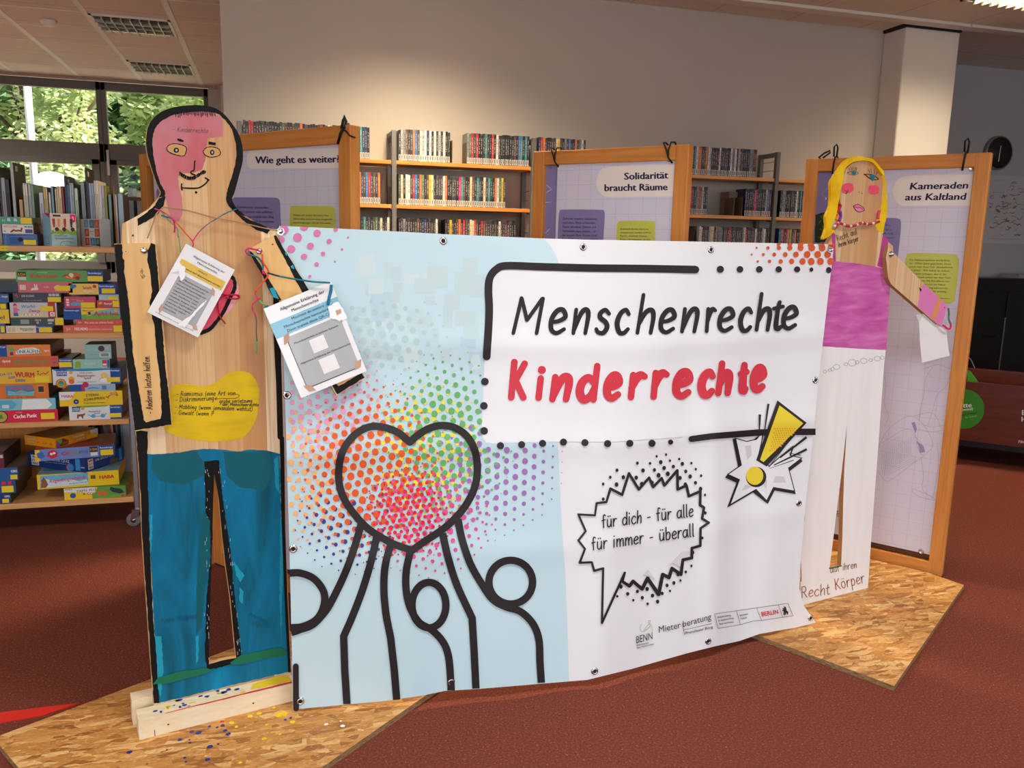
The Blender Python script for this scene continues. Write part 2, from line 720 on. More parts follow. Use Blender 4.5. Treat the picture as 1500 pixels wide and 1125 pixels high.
BEECH = [(.3, (178, 108, 46)), (.5, (202, 132, 62)), (.72, (214, 150, 80))]
WOOD_X = m_wood('beech_x', BEECH, 'x')
WOOD_R = m_wood('beech_rail', BEECH, 'x', rot=math.radians(52.5))
WOOD_Y = m_wood('beech_y', BEECH, 'y')
WOOD_Z = m_wood('beech_z', BEECH, 'z')
SHELFW = m_wood('shelf_beech', [(.3, (196, 140, 82)), (.5, (214, 160, 100)), (.7, (226, 176, 118))], 'x')
RAW = m_wood('raw_batten', [(.3, (222, 204, 166)), (.5, (234, 218, 184)), (.7, (242, 230, 204))], 'x', .6, .6)


def m_pine(name, tone=0, strip=.062):
    """edge-glued pine board, vertical strips, grain upright, knots"""
    q = NT(name, .5, .3)
    uv = q.coord('UV')
    sx = q.n('SeparateXYZ', i_0=uv)
    u, v = sx.outputs[0], sx.outputs[1]
    cell = q.math('FLOOR', q.math('DIVIDE', u, strip))
    rn = q.n('TexWhiteNoise', noise_dimensions='1D', i_W=cell)
    rnd_ = rn.outputs[0]
    off = q.n('CombineXYZ', i_0=u, i_1=q.math('ADD', v, q.math('MULTIPLY', rnd_, 7.0)), i_2=q.math('MULTIPLY', rnd_, 3.0)).outputs[0]
    w1 = q.noise(q.mapping(off, (70, 1.6, 1)), 2.0, 3, .55, .6).outputs[0]
    w2 = q.noise(q.mapping(off, (320, 5, 1)), 1.0, 2).outputs[0]
    base = q.ramp(rnd_, [(0, (196, 146, 98)), (.3, (228, 198, 150)), (.55, (238, 216, 178)), (.8, (206, 162, 112)), (1, (232, 204, 158))])
    g = q.mix(q.ramp(w1, [(.45, (0, 0, 0)), (.68, (255, 255, 255))]), base, q.mix(.6, base, (190, 136, 84)))
    q.mix(q.math('MULTIPLY', q.ramp(w2, [(.55, (0, 0, 0)), (.75, (255, 255, 255))]), .35), g, (190, 134, 78))
    vo = q.n('TexVoronoi', i_Vector=q.mapping(uv, (9, 3.4, 1), loc=(tone, .3, 0)), i_Scale=1.0)
    kn = q.ramp(vo.outputs[0], [(.05, (255, 255, 255)), (.11, (0, 0, 0))])
    g = q.mix(q.math('MULTIPLY', kn, .8), g, (150, 92, 50))
    if tone:
        g = q.mix(.35, g, (206, 158, 116))
    q.col(g)
    return q.mat


PINE = m_pine('pine_panel', 0, .07)
PINEG = m_pine('pine_panel_tan', 2.3, .05)
PINEA = m_wood('pine_arm', [(.3, (206, 156, 90)), (.5, (222, 178, 112)), (.72, (230, 190, 126))], 'z', .5)
PINEE = plain('sawn_edge', (222, 176, 112), .6)
PINEEG = plain('sawn_edge_dark', (176, 128, 82), .6)


def m_osb():
    q = NT('strand_board', .5, .35)
    v = q.coord()
    warp = q.noise(v, 9, 2)
    v2 = q.n('MixRGB', blend_type='ADD', i_Fac=.03).outputs[0]
    q.t.links.new(v, v2.node.inputs[1])
    q.t.links.new(warp.outputs[1], v2.node.inputs[2])
    tones = [(0, (150, 96, 44)), (.22, (184, 124, 60)), (.42, (206, 150, 80)), (.6, (190, 132, 66)), (.8, (214, 164, 96)), (1, (228, 190, 128))]
    cols = []
    for i, (rot, sc) in enumerate(((.4, (11, 44, 5)), (1.7, (13, 50, 5)), (2.7, (10, 38, 5)), (1.05, (15, 58, 5)))):
        mp = q.mapping(v2, sc, (0, 0, rot), (i * 3.1, i * 1.7, 0))
        vo = q.n('TexVoronoi', i_Vector=mp, i_Scale=1.0, i_Randomness=1.0)
        sp = q.n('SeparateXYZ', i_0=vo.outputs[1])
        c = q.ramp(sp.outputs[0], tones)
        fine = q.noise(q.mapping(mp, (.5, 3.4, 1)), 2.0, 3, .65).outputs[0]
        c = q.mix(q.ramp(fine, [(.42, (0, 0, 0)), (.75, (190, 190, 190))]), c, (152, 96, 44))
        cols.append((c, sp.outputs[1]))
    step = [(.5, (0, 0, 0)), (.51, (255, 255, 255))]
    a = q.mix(q.ramp(cols[1][1], step, 'CONSTANT'), cols[0][0], cols[1][0])
    b = q.mix(q.ramp(cols[3][1], step, 'CONSTANT'), cols[2][0], cols[3][0])
    pick = q.n('TexVoronoi', i_Vector=q.mapping(v2, (16, 24, 5), (0, 0, .9)), i_Scale=1.0)
    c = q.mix(q.ramp(q.n('SeparateXYZ', i_0=pick.outputs[1]).outputs[0], step, 'CONSTANT'), a, b)
    for rot in (.6, 2.2):
        dk = q.noise(q.mapping(v, (40, 150, 30), (0, 0, rot)), 1.6, 2).outputs[0]
        c = q.mix(q.ramp(dk, [(.67, (0, 0, 0)), (.74, (210, 210, 210))]), c, (96, 58, 28))
        lt = q.noise(q.mapping(v, (24, 110, 30), (0, 0, rot + .8), (4, 7, 2)), 1.6, 2).outputs[0]
        c = q.mix(q.ramp(lt, [(.63, (0, 0, 0)), (.68, (170, 170, 170))]), c, (236, 206, 150))
    q.col(c)
    q.bump(dk, .15)
    return q.mat


OSB = m_osb()
OSBE = NT('strand_board_edge', .8, .2)
_n = OSBE.noise(OSBE.mapping(OSBE.coord(), (30, 30, 300)), 2.0, 3).outputs[0]
OSBE.col(OSBE.ramp(_n, [(.35, (110, 82, 56)), (.6, (168, 136, 98))]))
OSBE = OSBE.mat


def m_carpet():
    q = NT('carpet', .95, .1)
    v = q.coord()
    f = q.noise(v, 150, 4, .8).outputs[0]
    b = q.noise(v, 5, 2).outputs[0]
    c = q.ramp(f, [(.3, (70, 34, 26)), (.46, (108, 56, 43)), (.58, (124, 66, 51)), (.63, (140, 80, 64)), (.69, (206, 158, 134))])
    c = q.mix(q.math('MULTIPLY', b, .25), c, (104, 56, 44))
    q.col(c)
    q.bump(f, .35, .003)
    return q.mat


def m_wall(name, rgb, bump=.12):
    q = NT(name, .85, .2)
    v = q.coord()
    n1 = q.noise(v, 240, 3, .6).outputs[0]
    n2 = q.noise(v, 1.6, 2).outputs[0]
    q.col(q.mix(n2, rgb, tuple(int(c * .97) for c in rgb)))
    q.bump(n1, bump, .002)
    return q.mat


def m_ceiling():
    q = NT('ceiling_tiles', .9, .15)
    v = q.coord()
    f = q.noise(v, 160, 2).outputs[0]
    c = q.mix(f, (226, 222, 212), (216, 210, 198))
    s = q.n('SeparateXYZ', i_0=v)
    for out, pitch, off in ((s.outputs[0], .617, 1.284 + .617 * 20), (s.outputs[1], .6, .066)):
        m_ = q.math('MODULO', q.math('ADD', out, off), pitch)
        d = q.math('COMPARE', m_, 0.0, .004)
        c = q.mix(d, c, (118, 106, 94))
    q.col(c)
    return q.mat


def m_glass():
    q = NT('window_glass')
    t = q.t
    tr = t.nodes.new('ShaderNodeBsdfTransparent')
    gl = t.nodes.new('ShaderNodeBsdfGlossy')
    gl.inputs['Roughness'].default_value = .02
    fr = t.nodes.new('ShaderNodeFresnel')
    fr.inputs[0].default_value = 1.18
    mx = t.nodes.new('ShaderNodeMixShader')
    t.links.new(fr.outputs[0], mx.inputs[0])
    t.links.new(tr.outputs[0], mx.inputs[1])
    t.links.new(gl.outputs[0], mx.inputs[2])
    t.links.new(mx.outputs[0], t.nodes['Material Output'].inputs[0])
    return q.mat


def m_leaf(name, a, b):
    q = NT(name, .6, .2)
    f = q.noise(q.coord(), 3.0, 3).outputs[0]
    q.col(q.mix(f, a, b))
    q.p.inputs['Transmission Weight'].default_value = 0
    tr = q.n('BsdfTranslucent')
    tr.inputs[0].default_value = lin(b)
    mx = q.n('MixShader')
    mx.inputs[0].default_value = .35
    q.t.links.new(q.p.outputs[0], mx.inputs[1])
    q.t.links.new(tr.outputs[0], mx.inputs[2])
    q.t.links.new(mx.outputs[0], q.t.nodes['Material Output'].inputs[0])
    return q.mat


CARPET = m_carpet()
WALL = m_wall('wall_paint', (190, 184, 175))
PILLARM = m_wall('pillar_paint', (222, 218, 210))
GREYWALL = m_wall('grey_wall', (178, 180, 186))
CEIL = m_ceiling()
RAILW = plain('ceiling_rail', (226, 232, 222), .5)
FRAME = plain('window_frame', (100, 98, 92), .5, .35)
GLASS = m_glass()
EMIT = NT('tube_glow')
EMIT.p.inputs['Emission Color'].default_value = (1, .72, .38, 1)
EMIT.p.inputs['Emission Strength'].default_value = 1.2
EMIT = EMIT.mat

# ------------------------------------------------------------------ the room
HC = 3.05


def sbox(name, lo, hi, mat, bevel=0):
    mb = MB()
    mb.box(lo, hi, mat)
    return struct(mb.build(name, bevel=bevel, at=(0, 0, 0)))


YW = 10.287
sbox('floor', (-6, -4, -.1), (9, YW, 0), CARPET)
sbox('ceiling', (-6, -4, HC), (9, YW + .4, HC + .2), CEIL)
sbox('wall_back', (-.243, 5.59, 0), (4.99, YW + .3, HC), WALL)
sbox('wall_alcove', (4.99, 6.33, 0), (9, 6.6, HC), GREYWALL)
sbox('wall_right', (9, -4, 0), (9.2, 6.6, HC), WALL)
sbox('wall_left', (-6.2, -4, 0), (-6, YW + .3, HC), WALL)
sbox('trim_1', (-.23, 5.578, 0), (4.49, 5.59, .07), GREYM)
sbox('trim_2', (2.6, 5.205, HC - .02), (4.93, 5.31, HC - .0005), plain('beam_white', (226, 222, 214), .5))
sbox('trim_3', (4.945, 5.205, HC - .02), (8.9, 5.31, HC - .0005), plain('beam_white', (226, 222, 214), .5))
mb = MB()
mb.box((4.50, 5.354, 0), (4.985, 5.589, HC - .022), PILLARM)
struct(mb.build('trim_4', bevel=.012, at=(0, 0, 0)))
sbox('trim_5', (4.49, 5.345, HC - .022), (4.99, 5.589, HC - .0005), plain('shadow_gap', (40, 36, 34), .8))

# ceiling grid in the window bay
mb = MB()
for k in range(-6, 2):
    x = -1.284 + .617 * k
    if x < -.3:
        mb.box((x - .022, 2.0, HC - .004), (x + .022, YW - .02, HC - .0005), RAILW)
struct(mb.build('trim_6', at=(0, 0, 0)))
mb = MB()
for k in range(-2, 6):
    y = 7.27 + .6 * k
    mb.box((-5.9, y - .008, HC - .003), (-.25 if y > 5.6 else -.25, y + .008, HC - .0005), RAILW)
struct(mb.build('trim_7', at=(0, 0, 0)))

# window front
mb = MB()
mb.box((-6, YW + .0, 0), (-.61, YW + .2, .96), m_wall('parapet', (150, 146, 138)))
mb.box((-.61, YW, 0), (-.243, YW + .2, HC), WALL)
struct(mb.build('wall_window', at=(0, 0, 0)))
sbox('trim_8', (-6, YW - .03, HC - .03), (-.5, YW, HC - .0005), plain('curtain_rail', (168, 152, 136), .6))
sbox('trim_9', (-.47, YW - .1, 0), (-.244, YW - .001, HC - .001), plain('pipe_cover', (214, 208, 198), .6))
bays = [(-6.0, -4.62), (-4.62, -3.2), (-3.2, -1.714), (-1.714, -.61)]
for i, (a, b) in enumerate(bays):
    mb = MB()
    y0, y1 = YW + .02, YW + .1
    # outer frame, transom and casements
    mb.box((a, y0, HC - .12), (b, y1, HC - .03), FRAME)
    mb.box((a, y0, 2.17), (b, y1, 2.37), FRAME)
    mb.box((a, y0, .96), (b, y1, 1.09), FRAME)
    mb.box((a, y0, .96), (a + .05, y1, HC - .03), FRAME)
    mb.box((b - .05, y0, .96), (b, y1, HC - .03), FRAME)
    mb.box((a + .05, y0 - .02, 1.07), (a + .13, y1 - .02, 2.2), FRAME)
    mb.box((b - .13, y0 - .02, 1.07), (b - .05, y1 - .02, 2.2), FRAME)
    mb.box((a + .05, y0 - .02, 2.14), (b - .05, y1 - .02, 2.2), FRAME)
    o = struct(mb.build('window_%d' % (i + 1), at=(0, 0, 0), bevel=.006))
    g = MB()
    g.box((a + .05, YW + .06, 1.08), (b - .05, YW + .066, HC - .1), GLASS)
    g.build('pane', o)
    if i == 3:
        h = MB()
        h.box((a + .03, YW - .03, 2.03), (a + .055, YW + .0, 2.3), plain('handle_grey', (190, 192, 190), .4))
        h.build('handle', o)


def louvre(cx, cy, label, power=0.0, glow=False, tint=(1, .78, .5), group='square louvred ceiling lights'):
    """recessed square light: housing, tubes behind a bright louvre grid"""
    r = empty('ceiling_light', (cx, cy, HC), label, 'ceiling light', group)
    w = .29
    fr = MB()
    for lo, hi in (((-w, -w), (w, -w + .022)), ((-w, w - .022), (w, w)), ((-w, -w), (-w + .022, w)), ((w - .022, -w), (w, w))):
        fr.box((cx + lo[0], cy + lo[1], HC - .012), (cx + hi[0], cy + hi[1], HC - .001), plain('lamp_rim', (226, 226, 220), .4))
    fr.build('frame', r)
    hs = MB()
    hs.box((cx - w + .02, cy - w + .02, HC - .004), (cx + w - .02, cy + w - .02, HC - .001), plain('lamp_housing', (58, 48, 40), .5))
    hs.build('housing', r)
    lv = MB()
    mt = plain('louvre', (176, 170, 156), .3, .5, .4)
    a = w - .022
    for k in range(1, 8):
        x = cx - a + 2 * a * k / 8
        lv.box((x - .004, cy - a, HC - .03), (x + .004, cy + a, HC - .006), mt)
    for k in range(1, 4):
        y = cy - a + 2 * a * k / 4
        lv.box((cx - a, y - .004, HC - .03), (cx + a, y + .004, HC - .006), mt)
    lv.build('louvre_grid', r)
    for k in (-.75, -.25, .25, .75):
        tb = MB()
        on = power or (glow and k > .5)
        tb.tube([(cx - a + .03, cy + a * k, HC - .0125), (cx + a - .03, cy + a * k, HC - .0125)], .006, EMIT if on else plain('tube_off', (120, 104, 86), .3), 8)
        tb.build('tube', r)
    if power:
        lamp('lamp_light', 'AREA', (cx, cy, HC - .0055), (cx, cy, 0), power, tint, (.5, .5), math.radians(130), r)
    return r


louvre(-.976, 7.57, 'square louvred ceiling light with amber glow on its farther row of cells', 0, True)
louvre(-.976, 9.37, 'square louvred ceiling light close above the window front')
louvre(4.68, 4.46, 'louvred ceiling light in front of the white pillar', 42)
louvre(.875, 4.46, 'louvred ceiling light over the film shelves', 120)
louvre(-1.593, 1.46, 'lit louvred ceiling light above the paint-spattered plate', 40, tint=(1, .95, .88))
louvre(.875, 1.46, 'lit louvred ceiling light above the front of the banner', 38, tint=(1, .95, .88))
louvre(3.343, 1.46, 'lit louvred ceiling light above the clean strand board plate', 42, tint=(1, .95, .88))
louvre(-2.827, 7.27 + .3, 'added unseen louvred light brightening the window bay, over the trolley side', 120, tint=(1, .92, .8))  # lamp added out of view to lift the bay ceiling by floor bounce
louvre(-2.827, 8.77, 'added unseen louvred light brightening the window bay, near the glass', 110, tint=(1, .92, .8))  # second added lamp, also unseen, brightening the same bay

# smoke alarm
mb = MB()
c = Vector((-1.614, 7.658, HC))
mb.lathe(c, (0, 0, -1), [(.06, .0005), (.06, .012), (.05, .03), (.035, .042), (.02, .044)], plain('alarm_white', (232, 230, 222), .4), 20)
o = mb.build('smoke_detector', at=c)
tag(o, 'round white smoke detector on the ceiling panel', 'smoke detector')

# ------------------------------------------------------------------ outside
mb = MB()
mb.box((-30, YW + .3, -.3), (20, 40, -.05), plain('outdoor_paving', (196, 186, 170), .9))
struct(mb.build('ground', at=(0, 0, 0)))
LEAVES = [m_leaf('leaf_pale', (202, 214, 160), (238, 243, 200)), m_leaf('leaf_mid', (156, 186, 128), (206, 222, 168)), m_leaf('leaf_deep', (104, 148, 116), (146, 184, 144))]
BARK = plain('bark', (90, 74, 58), .9)


def tree(x, y, h, rx, seed, label, pal, n=5200):
    r = empty('tree', (x, y, -.05), label, 'tree', 'trees outside the window')
    R = random.Random(seed)
    tk = MB()
    tk.tube([(x, y, -.05), (x + .05, y, h * .3), (x - .05, y + .05, h * .7)], [.16, .12, .05], BARK, 10)
    for k in range(7):
        a = R.uniform(0, 6.28)
        z = h * R.uniform(.3, .6)
        tk.tube([(x, y, z), (x + math.cos(a) * rx * .4, y + math.sin(a) * rx * .4, z + .6), (x + math.cos(a) * rx * .75, y + math.sin(a) * rx * .7, z + 1.0)], [.05, .03, .012], BARK, 6)
    tk.build('trunk', r)
    fo = MB()
    clumps = []
    for k in range(64):
        a, zz = R.uniform(0, 6.28), R.uniform(.02, 1)
        rr = (rx - .36) * math.sqrt(max(.12, 1 - (zz * 1.5 - .75) ** 2)) * R.uniform(.5, 1)
        clumps.append((Vector((x + rr * math.cos(a), y + rr * math.sin(a), h * (.1 + .88 * zz))), R.uniform(.22, .36) * (1 if rx < 1 else 1.25), R.choice(pal)))
    for k in range(n):
        c_, s_, m_ = R.choice(clumps)
        d = Vector((R.gauss(0, 1), R.gauss(0, 1), R.gauss(0, .7)))
        d = d.normalized() * s_ * R.uniform(.5, 1.05)
        p = c_ + d
        u = Vector((R.uniform(-1, 1), R.uniform(-1, 1), R.uniform(-.7, .2))).normalized()
        w = u.cross(Vector((R.uniform(-1, 1), R.uniform(-1, 1), 1.6))).normalized()
        L, B = R.uniform(.08, .15) * (1 if rx < 1 else 1.6), R.uniform(.03, .05) * (1 if rx < 1 else 1.6)
        fo.add([p, p + u * L * .5 + w * B, p + u * L, p + u * L * .5 - w * B], [(0, 1, 2, 3)], LEAVES[m_ if R.random() < .8 else R.choice(pal)])
    fo.build('foliage', r)
    return r


tree(-4.95, 15.2, 4.6, .95, 1, 'dark green leafy tree behind the white pole outside', [2, 1, 1], 9000)
tree(-3.02, 15.0, 4.6, .95, 2, 'pale yellow-green tree outside the pane beside the window post', [0, 0, 1], 9000)
tree(-1.08, 14.9, 4.6, .95, 3, 'bright green tree outside the window behind the moustached figure', [0, 1, 0], 9000)
tree(-7.2, 18.2, 5.6, 1.42, 4, 'broad green tree outside, second row, beyond the far window bay', [1, 2, 0], 4000)
tree(-4.45, 18.4, 5.8, 1.4, 5, 'tall tree in the second row behind the white pole', [1, 0, 2], 9000)
tree(-1.38, 18.2, 5.6, 1.4, 6, 'tall light tree in the second row beside the wall corner', [0, 1, 1], 9000)
hedge = empty('hedge', (-4.5, 21.5, -.05), 'tall dense hedge closing the view at the back of the trees', 'hedge')
mb = MB()
mb.box((-11, 21.2, -.05), (2.5, 22.2, 7.2), plain('hedge_core', (58, 84, 52), .9))  # solid dark green block added as the core behind the leaves
mb.build('core_block', hedge)
mb = MB()
R_ = random.Random(31)
for k in range(16000):
    p = Vector((R_.uniform(-11, 2.5), 21.2 - R_.uniform(0, .5), R_.uniform(0, 7.4)))
    p.y += .25 * noise.noise(p * .8)
    u = Vector((R_.uniform(-1, 1), R_.uniform(-.8, .2), R_.uniform(-.8, .3))).normalized()
    w = u.cross(Vector((R_.uniform(-1, 1), R_.uniform(-1, 1), 1.6))).normalized()
    L, B = R_.uniform(.18, .32), R_.uniform(.07, .11)
    mb.add([p, p + u * L * .5 + w * B, p + u * L, p + u * L * .5 - w * B], [(0, 1, 2, 3)], LEAVES[R_.choice((0, 1, 1, 2, 2))])
mb.build('foliage', hedge)
mb = MB()
p0 = onY(40, 130, 11.9)
mb.tube([(p0.x, 11.9, -.05), (p0.x, 11.9, 5.0)], .045, plain('pole_white', (246, 248, 250), .4), 14)
mb.lathe((p0.x, 11.9, 5.0), (0, 0, 1), [(.05, 0), (.06, .03), (.02, .07)], plain('pole_white', (246, 248, 250), .4), 14)
tag(mb.build('flag_pole'), 'slim white pole standing outside the window', 'pole')
# white round-topped panel outside
mb = MB()
S = PxSurf((0, 12.5, 0), (0, -1, 0))
pts = cr([(46, 285), (47, 272), (52, 258), (62, 252), (76, 251.5), (88, 254), (93, 260), (94, 285)], 6)
mb.prism(S, [(47, 312)] + pts + [(94, 312)], .06, plain('panel_white', (248, 248, 248), .5), plain('panel_white', (248, 248, 248), .5))
_p = S.pt(58, 311)
mb.box((_p.x - .02, 12.51, -.05), (_p.x + .02, 12.55, _p.z + .02), plain('panel_white', (248, 248, 248), .5))
tag(mb.build('display_panel', bevel=.01), 'white round-topped panel outside the window beyond the picture books', 'panel')

# ------------------------------------------------------------------ strand board plates
def plate(corners, label, paint_on=None):
    r = MB()
    top = [Vector((a, b, .018)) for a, b in corners]
    bot = [Vector((a, b, 0)) for a, b in corners]
    n = len(top)
    r.add(top, [tuple(range(n))], OSB)
    r.add(top + bot, [(k, n + k, n + (k + 1) % n, (k + 1) % n) for k in range(n)], OSBE)
    r.add(bot, [tuple(reversed(range(n)))], OSBE)
    if paint_on:
        paint_on(r)
    c = sum(bot, Vector()) / n
    o = r.build('strand_board', at=c)
    return tag(o, label, 'board', 'strand board floor plates')


SL = Surf((0, 0, .018), (1, 0, 0), (0, 1, 0))
BLUEP, YELP, REDP = plain('blue_spatter', (38, 56, 140), .4), plain('yellow_spatter', (238, 206, 28), .4), plain('red_spatter', (214, 34, 36), .4)
Z8 = Crop(180, 960, 3.125)
def spatter(spat):
    for x, y, r_, m_ in ((30, 445, 13, BLUEP), (398, 419, 15, BLUEP), (347, 354, 16, BLUEP), (261, 387, 11, BLUEP), (315, 350, 10, BLUEP), (482, 361, 13, BLUEP), (468, 345, 10, BLUEP), (397, 326, 9, BLUEP), (393, 306, 7, BLUEP), (457, 322, 10, BLUEP), (388, 478, 11, BLUEP), (307, 400, 8, BLUEP), (305, 387, 5, BLUEP), (436, 407, 6, BLUEP), (283, 470, 7, BLUEP), (289, 488, 6, BLUEP), (201, 434, 5, BLUEP), (110, 498, 5, BLUEP), (432, 330, 8, BLUEP), (744, 296, 7, BLUEP), (768, 287, 7, BLUEP),
                        (454, 304, 10, REDP), (498, 309, 11, YELP), (520, 328, 8, YELP), (583, 280, 12, YELP), (624, 267, 13, YELP), (647, 382, 11, YELP), (560, 330, 5, YELP), (658, 318, 7, YELP), (692, 240, 7, YELP), (714, 274, 18, YELP), (738, 268, 16, YELP), (777, 306, 13, YELP), (719, 362, 7, YELP), (537, 492, 9, YELP), (931, 316, 10, WHITE), (998, 302, 6, WHITE), (1006, 324, 10, WHITE)):
        p = onZ(*Z8((x, y)), .018)
        a = onZ(*Z8((x + r_, y)), .018)
        rr = (a - p).length
        V = jag(ell(p.x, p.y, rr, rr * rnd.uniform(.8, 1.2), 12, rnd.random()), rr * .1, rr * .5, int(x))
        poly(spat, SL, V, m_, 1 + rnd.random())


_c1 = onZ(1379, 846, .004)
_cd = Vector((2.384 - 2.835, 3.39 - 2.80, 0)).normalized()
_c0 = _c1 + _cd * .748
_cn = Vector((-_cd.y, _cd.x, 0))
if _cn.y > 0:
    _cn = -_cn
pL = plate([(-.79, 2.462), (-.655, 2.25), (-.35, 1.72), (.097, 2.096), (.43, 2.378), (.62, 2.54), (.2, 2.93), (0.06, 2.95), (-.15, 2.852)],
           'paint-spattered strand board plate under the moustached figure', spatter)
pR = plate([(1.948, 2.069), (2.841, 2.69), tuple((_c1 + _cd * .06 + _cn * .012)[:2]), tuple((_c0 + _cn * .012)[:2]), (2.2, 3.30), (1.52, 2.81)],
           'clean strand board plate under the blonde figure, corner pointing outward')


# red strip on the carpet
mb = MB()
q = [onZ(*p, 0) for p in ((-60, 1052), (118, 1030.5), (62, 1049), (-60, 1070))]
mb.add([v + Vector((0, 0, .003)) for v in q], [(0, 3, 2, 1)], plain('red_strip', (216, 44, 34), .5))
mb.add([v + Vector((0, 0, .003)) for v in q] + q, [(k, (k + 1) % 4, 4 + (k + 1) % 4, 4 + k) for k in range(4)], plain('red_strip', (216, 44, 34), .5))
tag(mb.build('floor_strip'), 'flat red strip lying on the carpet behind the spattered plate', 'strip')

# ------------------------------------------------------------------ bearded figure
Z4, Z5, Z6, Z7 = Crop(150, 140, 3.517), Crop(150, 440, 3.517), Crop(0, 740, 2.922), Crop(280, 660, 3.212)
ZF, ZY, ZP, Z12 = Crop(230, 170, 8.654), Crop(240, 540, 9.375), Crop(200, 330, 4.1667), Crop(160, 330, 3.514)
bA, bB = onZ(225, 1033, .078), onZ(427, 985, .078)
BOY = vplane(bA, bB)
boy = empty('figure_cutout', tuple((bA + bB) / 2 + Vector((0, 0, -.06))), 'life-size wooden cutout of a moustached figure in painted blue trousers', 'cutout figure', 'painted wooden cutout figures')
HEAD = Z4((290, 525), (300, 500), (285, 465), (262, 400), (240, 330), (230, 290), (225, 240), (230, 185), (240, 150), (258, 122), (300, 85), (370, 60), (470, 49), (560, 58), (620, 90), (672, 150), (705, 205), (722, 270), (722, 340), (702, 420), (680, 500), (668, 535), (690, 577), (740, 622), (800, 657), (880, 692), (916, 702))
outline = [(176, 400), (179.5, 328)] + Z4((180, 620), (240, 583)) + cr(HEAD, 4)
outline += [(411, 420), (412, 500), (415, 580), (417, 640), (418.5, 774), (422, 877), (427, 985)]
outline += [(225, 1033), (217, 920), (208, 788), (205, 709), (198, 620), (186, 500)]
hole = [(313.6, 691), (320.5, 731.6), (325, 780), (330.4, 828), (337.6, 878), (343.8, 945), (346, 963.5), (326, 967), (305.8, 973), (308, 878), (310, 815.7), (312, 738)]
TEAL = NT('teal_paint', .5, .22)
_u = TEAL.coord('UV')
_f = TEAL.noise(TEAL.mapping(_u, (9, 2.2, 1)), 1.0, 4, .6, .8).outputs[0]
_f2 = TEAL.noise(TEAL.mapping(_u, (60, 5, 1)), 1.0, 2).outputs[0]
TEAL.col(TEAL.mix(TEAL.ramp(_f2, [(.6, (0, 0, 0)), (.8, (120, 120, 120))]), TEAL.ramp(_f, [(.3, (0, 76, 92)), (.45, (0, 104, 140)), (.6, (0, 118, 162)), (.75, (0, 138, 182))]), (30, 160, 196)))
TEAL = TEAL.mat
TEALD, TEALL = plain('teal_dark', (4, 92, 106), .4), plain('teal_light', (24, 156, 188), .4)
PINK = NT('pink_wash', .6, .2)
_u = PINK.coord('UV')
_f = PINK.noise(PINK.mapping(_u, (8, 5, 1)), 1.0, 3).outputs[0]
PINK.col(PINK.ramp(_f, [(.35, (196, 104, 112)), (.5, (200, 122, 130)), (.65, (198, 130, 142))]))
PINK = PINK.mat
MUST = NT('mustard_paint', .4, .35)
_u = MUST.coord('UV')
_f = MUST.noise(MUST.mapping(_u, (6, 34, 1)), 1.0, 3, .6, .5).outputs[0]
_f3 = MUST.noise(_u, 9, 2).outputs[0]
MUST.col(MUST.mix(MUST.ramp(_f, [(.5, (0, 0, 0)), (.8, (160, 160, 160))]), MUST.ramp(_f3, [(.35, (226, 192, 4)), (.65, (210, 176, 6))]), (158, 142, 10)))
MUST = MUST.mat

mb = MB()
mb.prism(BOY, outline, .018, PINE, PINEE, [hole])
# pink wash on the face and neck
poly(mb, BOY, jag(Z4.l([(300, 98), (470, 82), (560, 88), (612, 112), (620, 130), (622, 212), (545, 216), (540, 250), (530, 330), (515, 380), (460, 402), (400, 398), (388, 420), (396, 480), (410, 530), (412, 612), (392, 650), (360, 640), (340, 590), (322, 500), (290, 440), (262, 340), (252, 240), (268, 160)]), .5, 5, 4), PINK, 1)
# black outline of head, shoulders and sides
hd = cr(HEAD, 5)
inner = Z4.l([(322, 520), (322, 495), (300, 455), (285, 410), (270, 350), (262, 300), (258, 240), (264, 190), (282, 155), (310, 128), (370, 100), (470, 84), (560, 86), (600, 98), (640, 135), (670, 185), (688, 260), (688, 330), (668, 410), (645, 480), (638, 535), (655, 575), (700, 612)])
o1 = Z4.l([(290, 525), (300, 500), (285, 465), (262, 400), (240, 330), (230, 290), (225, 240), (230, 185), (240, 150), (258, 122), (300, 85), (370, 60), (470, 49), (560, 58), (620, 90), (672, 150), (705, 205), (722, 270), (722, 340), (702, 420), (680, 500), (668, 535), (690, 577), (740, 622)])
o1 = cr(o1, 5)
inn = jag(cr(inner, 5), .5, 3, 9, False)
k = min(len(o1), len(inn))
o1s = [o1[int(i * (len(o1) - 1) / (k - 1))] for i in range(k)]
ins = [inn[int(i * (len(inn) - 1) / (k - 1))] for i in range(k)]
put(mb, BOY, o1s + ins, [(i, i + 1, k + i + 1) for i in range(k - 1)] + [(i, k + i + 1, k + i) for i in range(k - 1)], BLACK, 2)
for x in range(380, 580, 9):
    h_ = rnd.uniform(16, 34)
    ribbon(mb, BOY, Z4.l([(x, 78 + abs(x - 470) * .06), (x + rnd.uniform(-3, 3), 80 + h_)]), 1.1, BLACK, 3)
poly(mb, BOY, jag(Z4.l([(180, 634), (230, 600), (270, 565), (292, 528), (325, 520), (318, 560), (290, 605), (235, 645), (182, 672)]), .5, 3, 5), BLACK, 2)
poly(mb, BOY, jag(Z4.l([(668, 560), (700, 606), (760, 640), (830, 668), (866, 690), (850, 712), (790, 690), (740, 655), (712, 632), (690, 610), (660, 580)]), .5, 3, 6), BLACK, 2)
ribbon(mb, BOY, [(404, 425), (405.5, 490), (408.5, 560), (410.5, 640)], [9, 10, 9, 8], BLACK, 2, rough=.2)
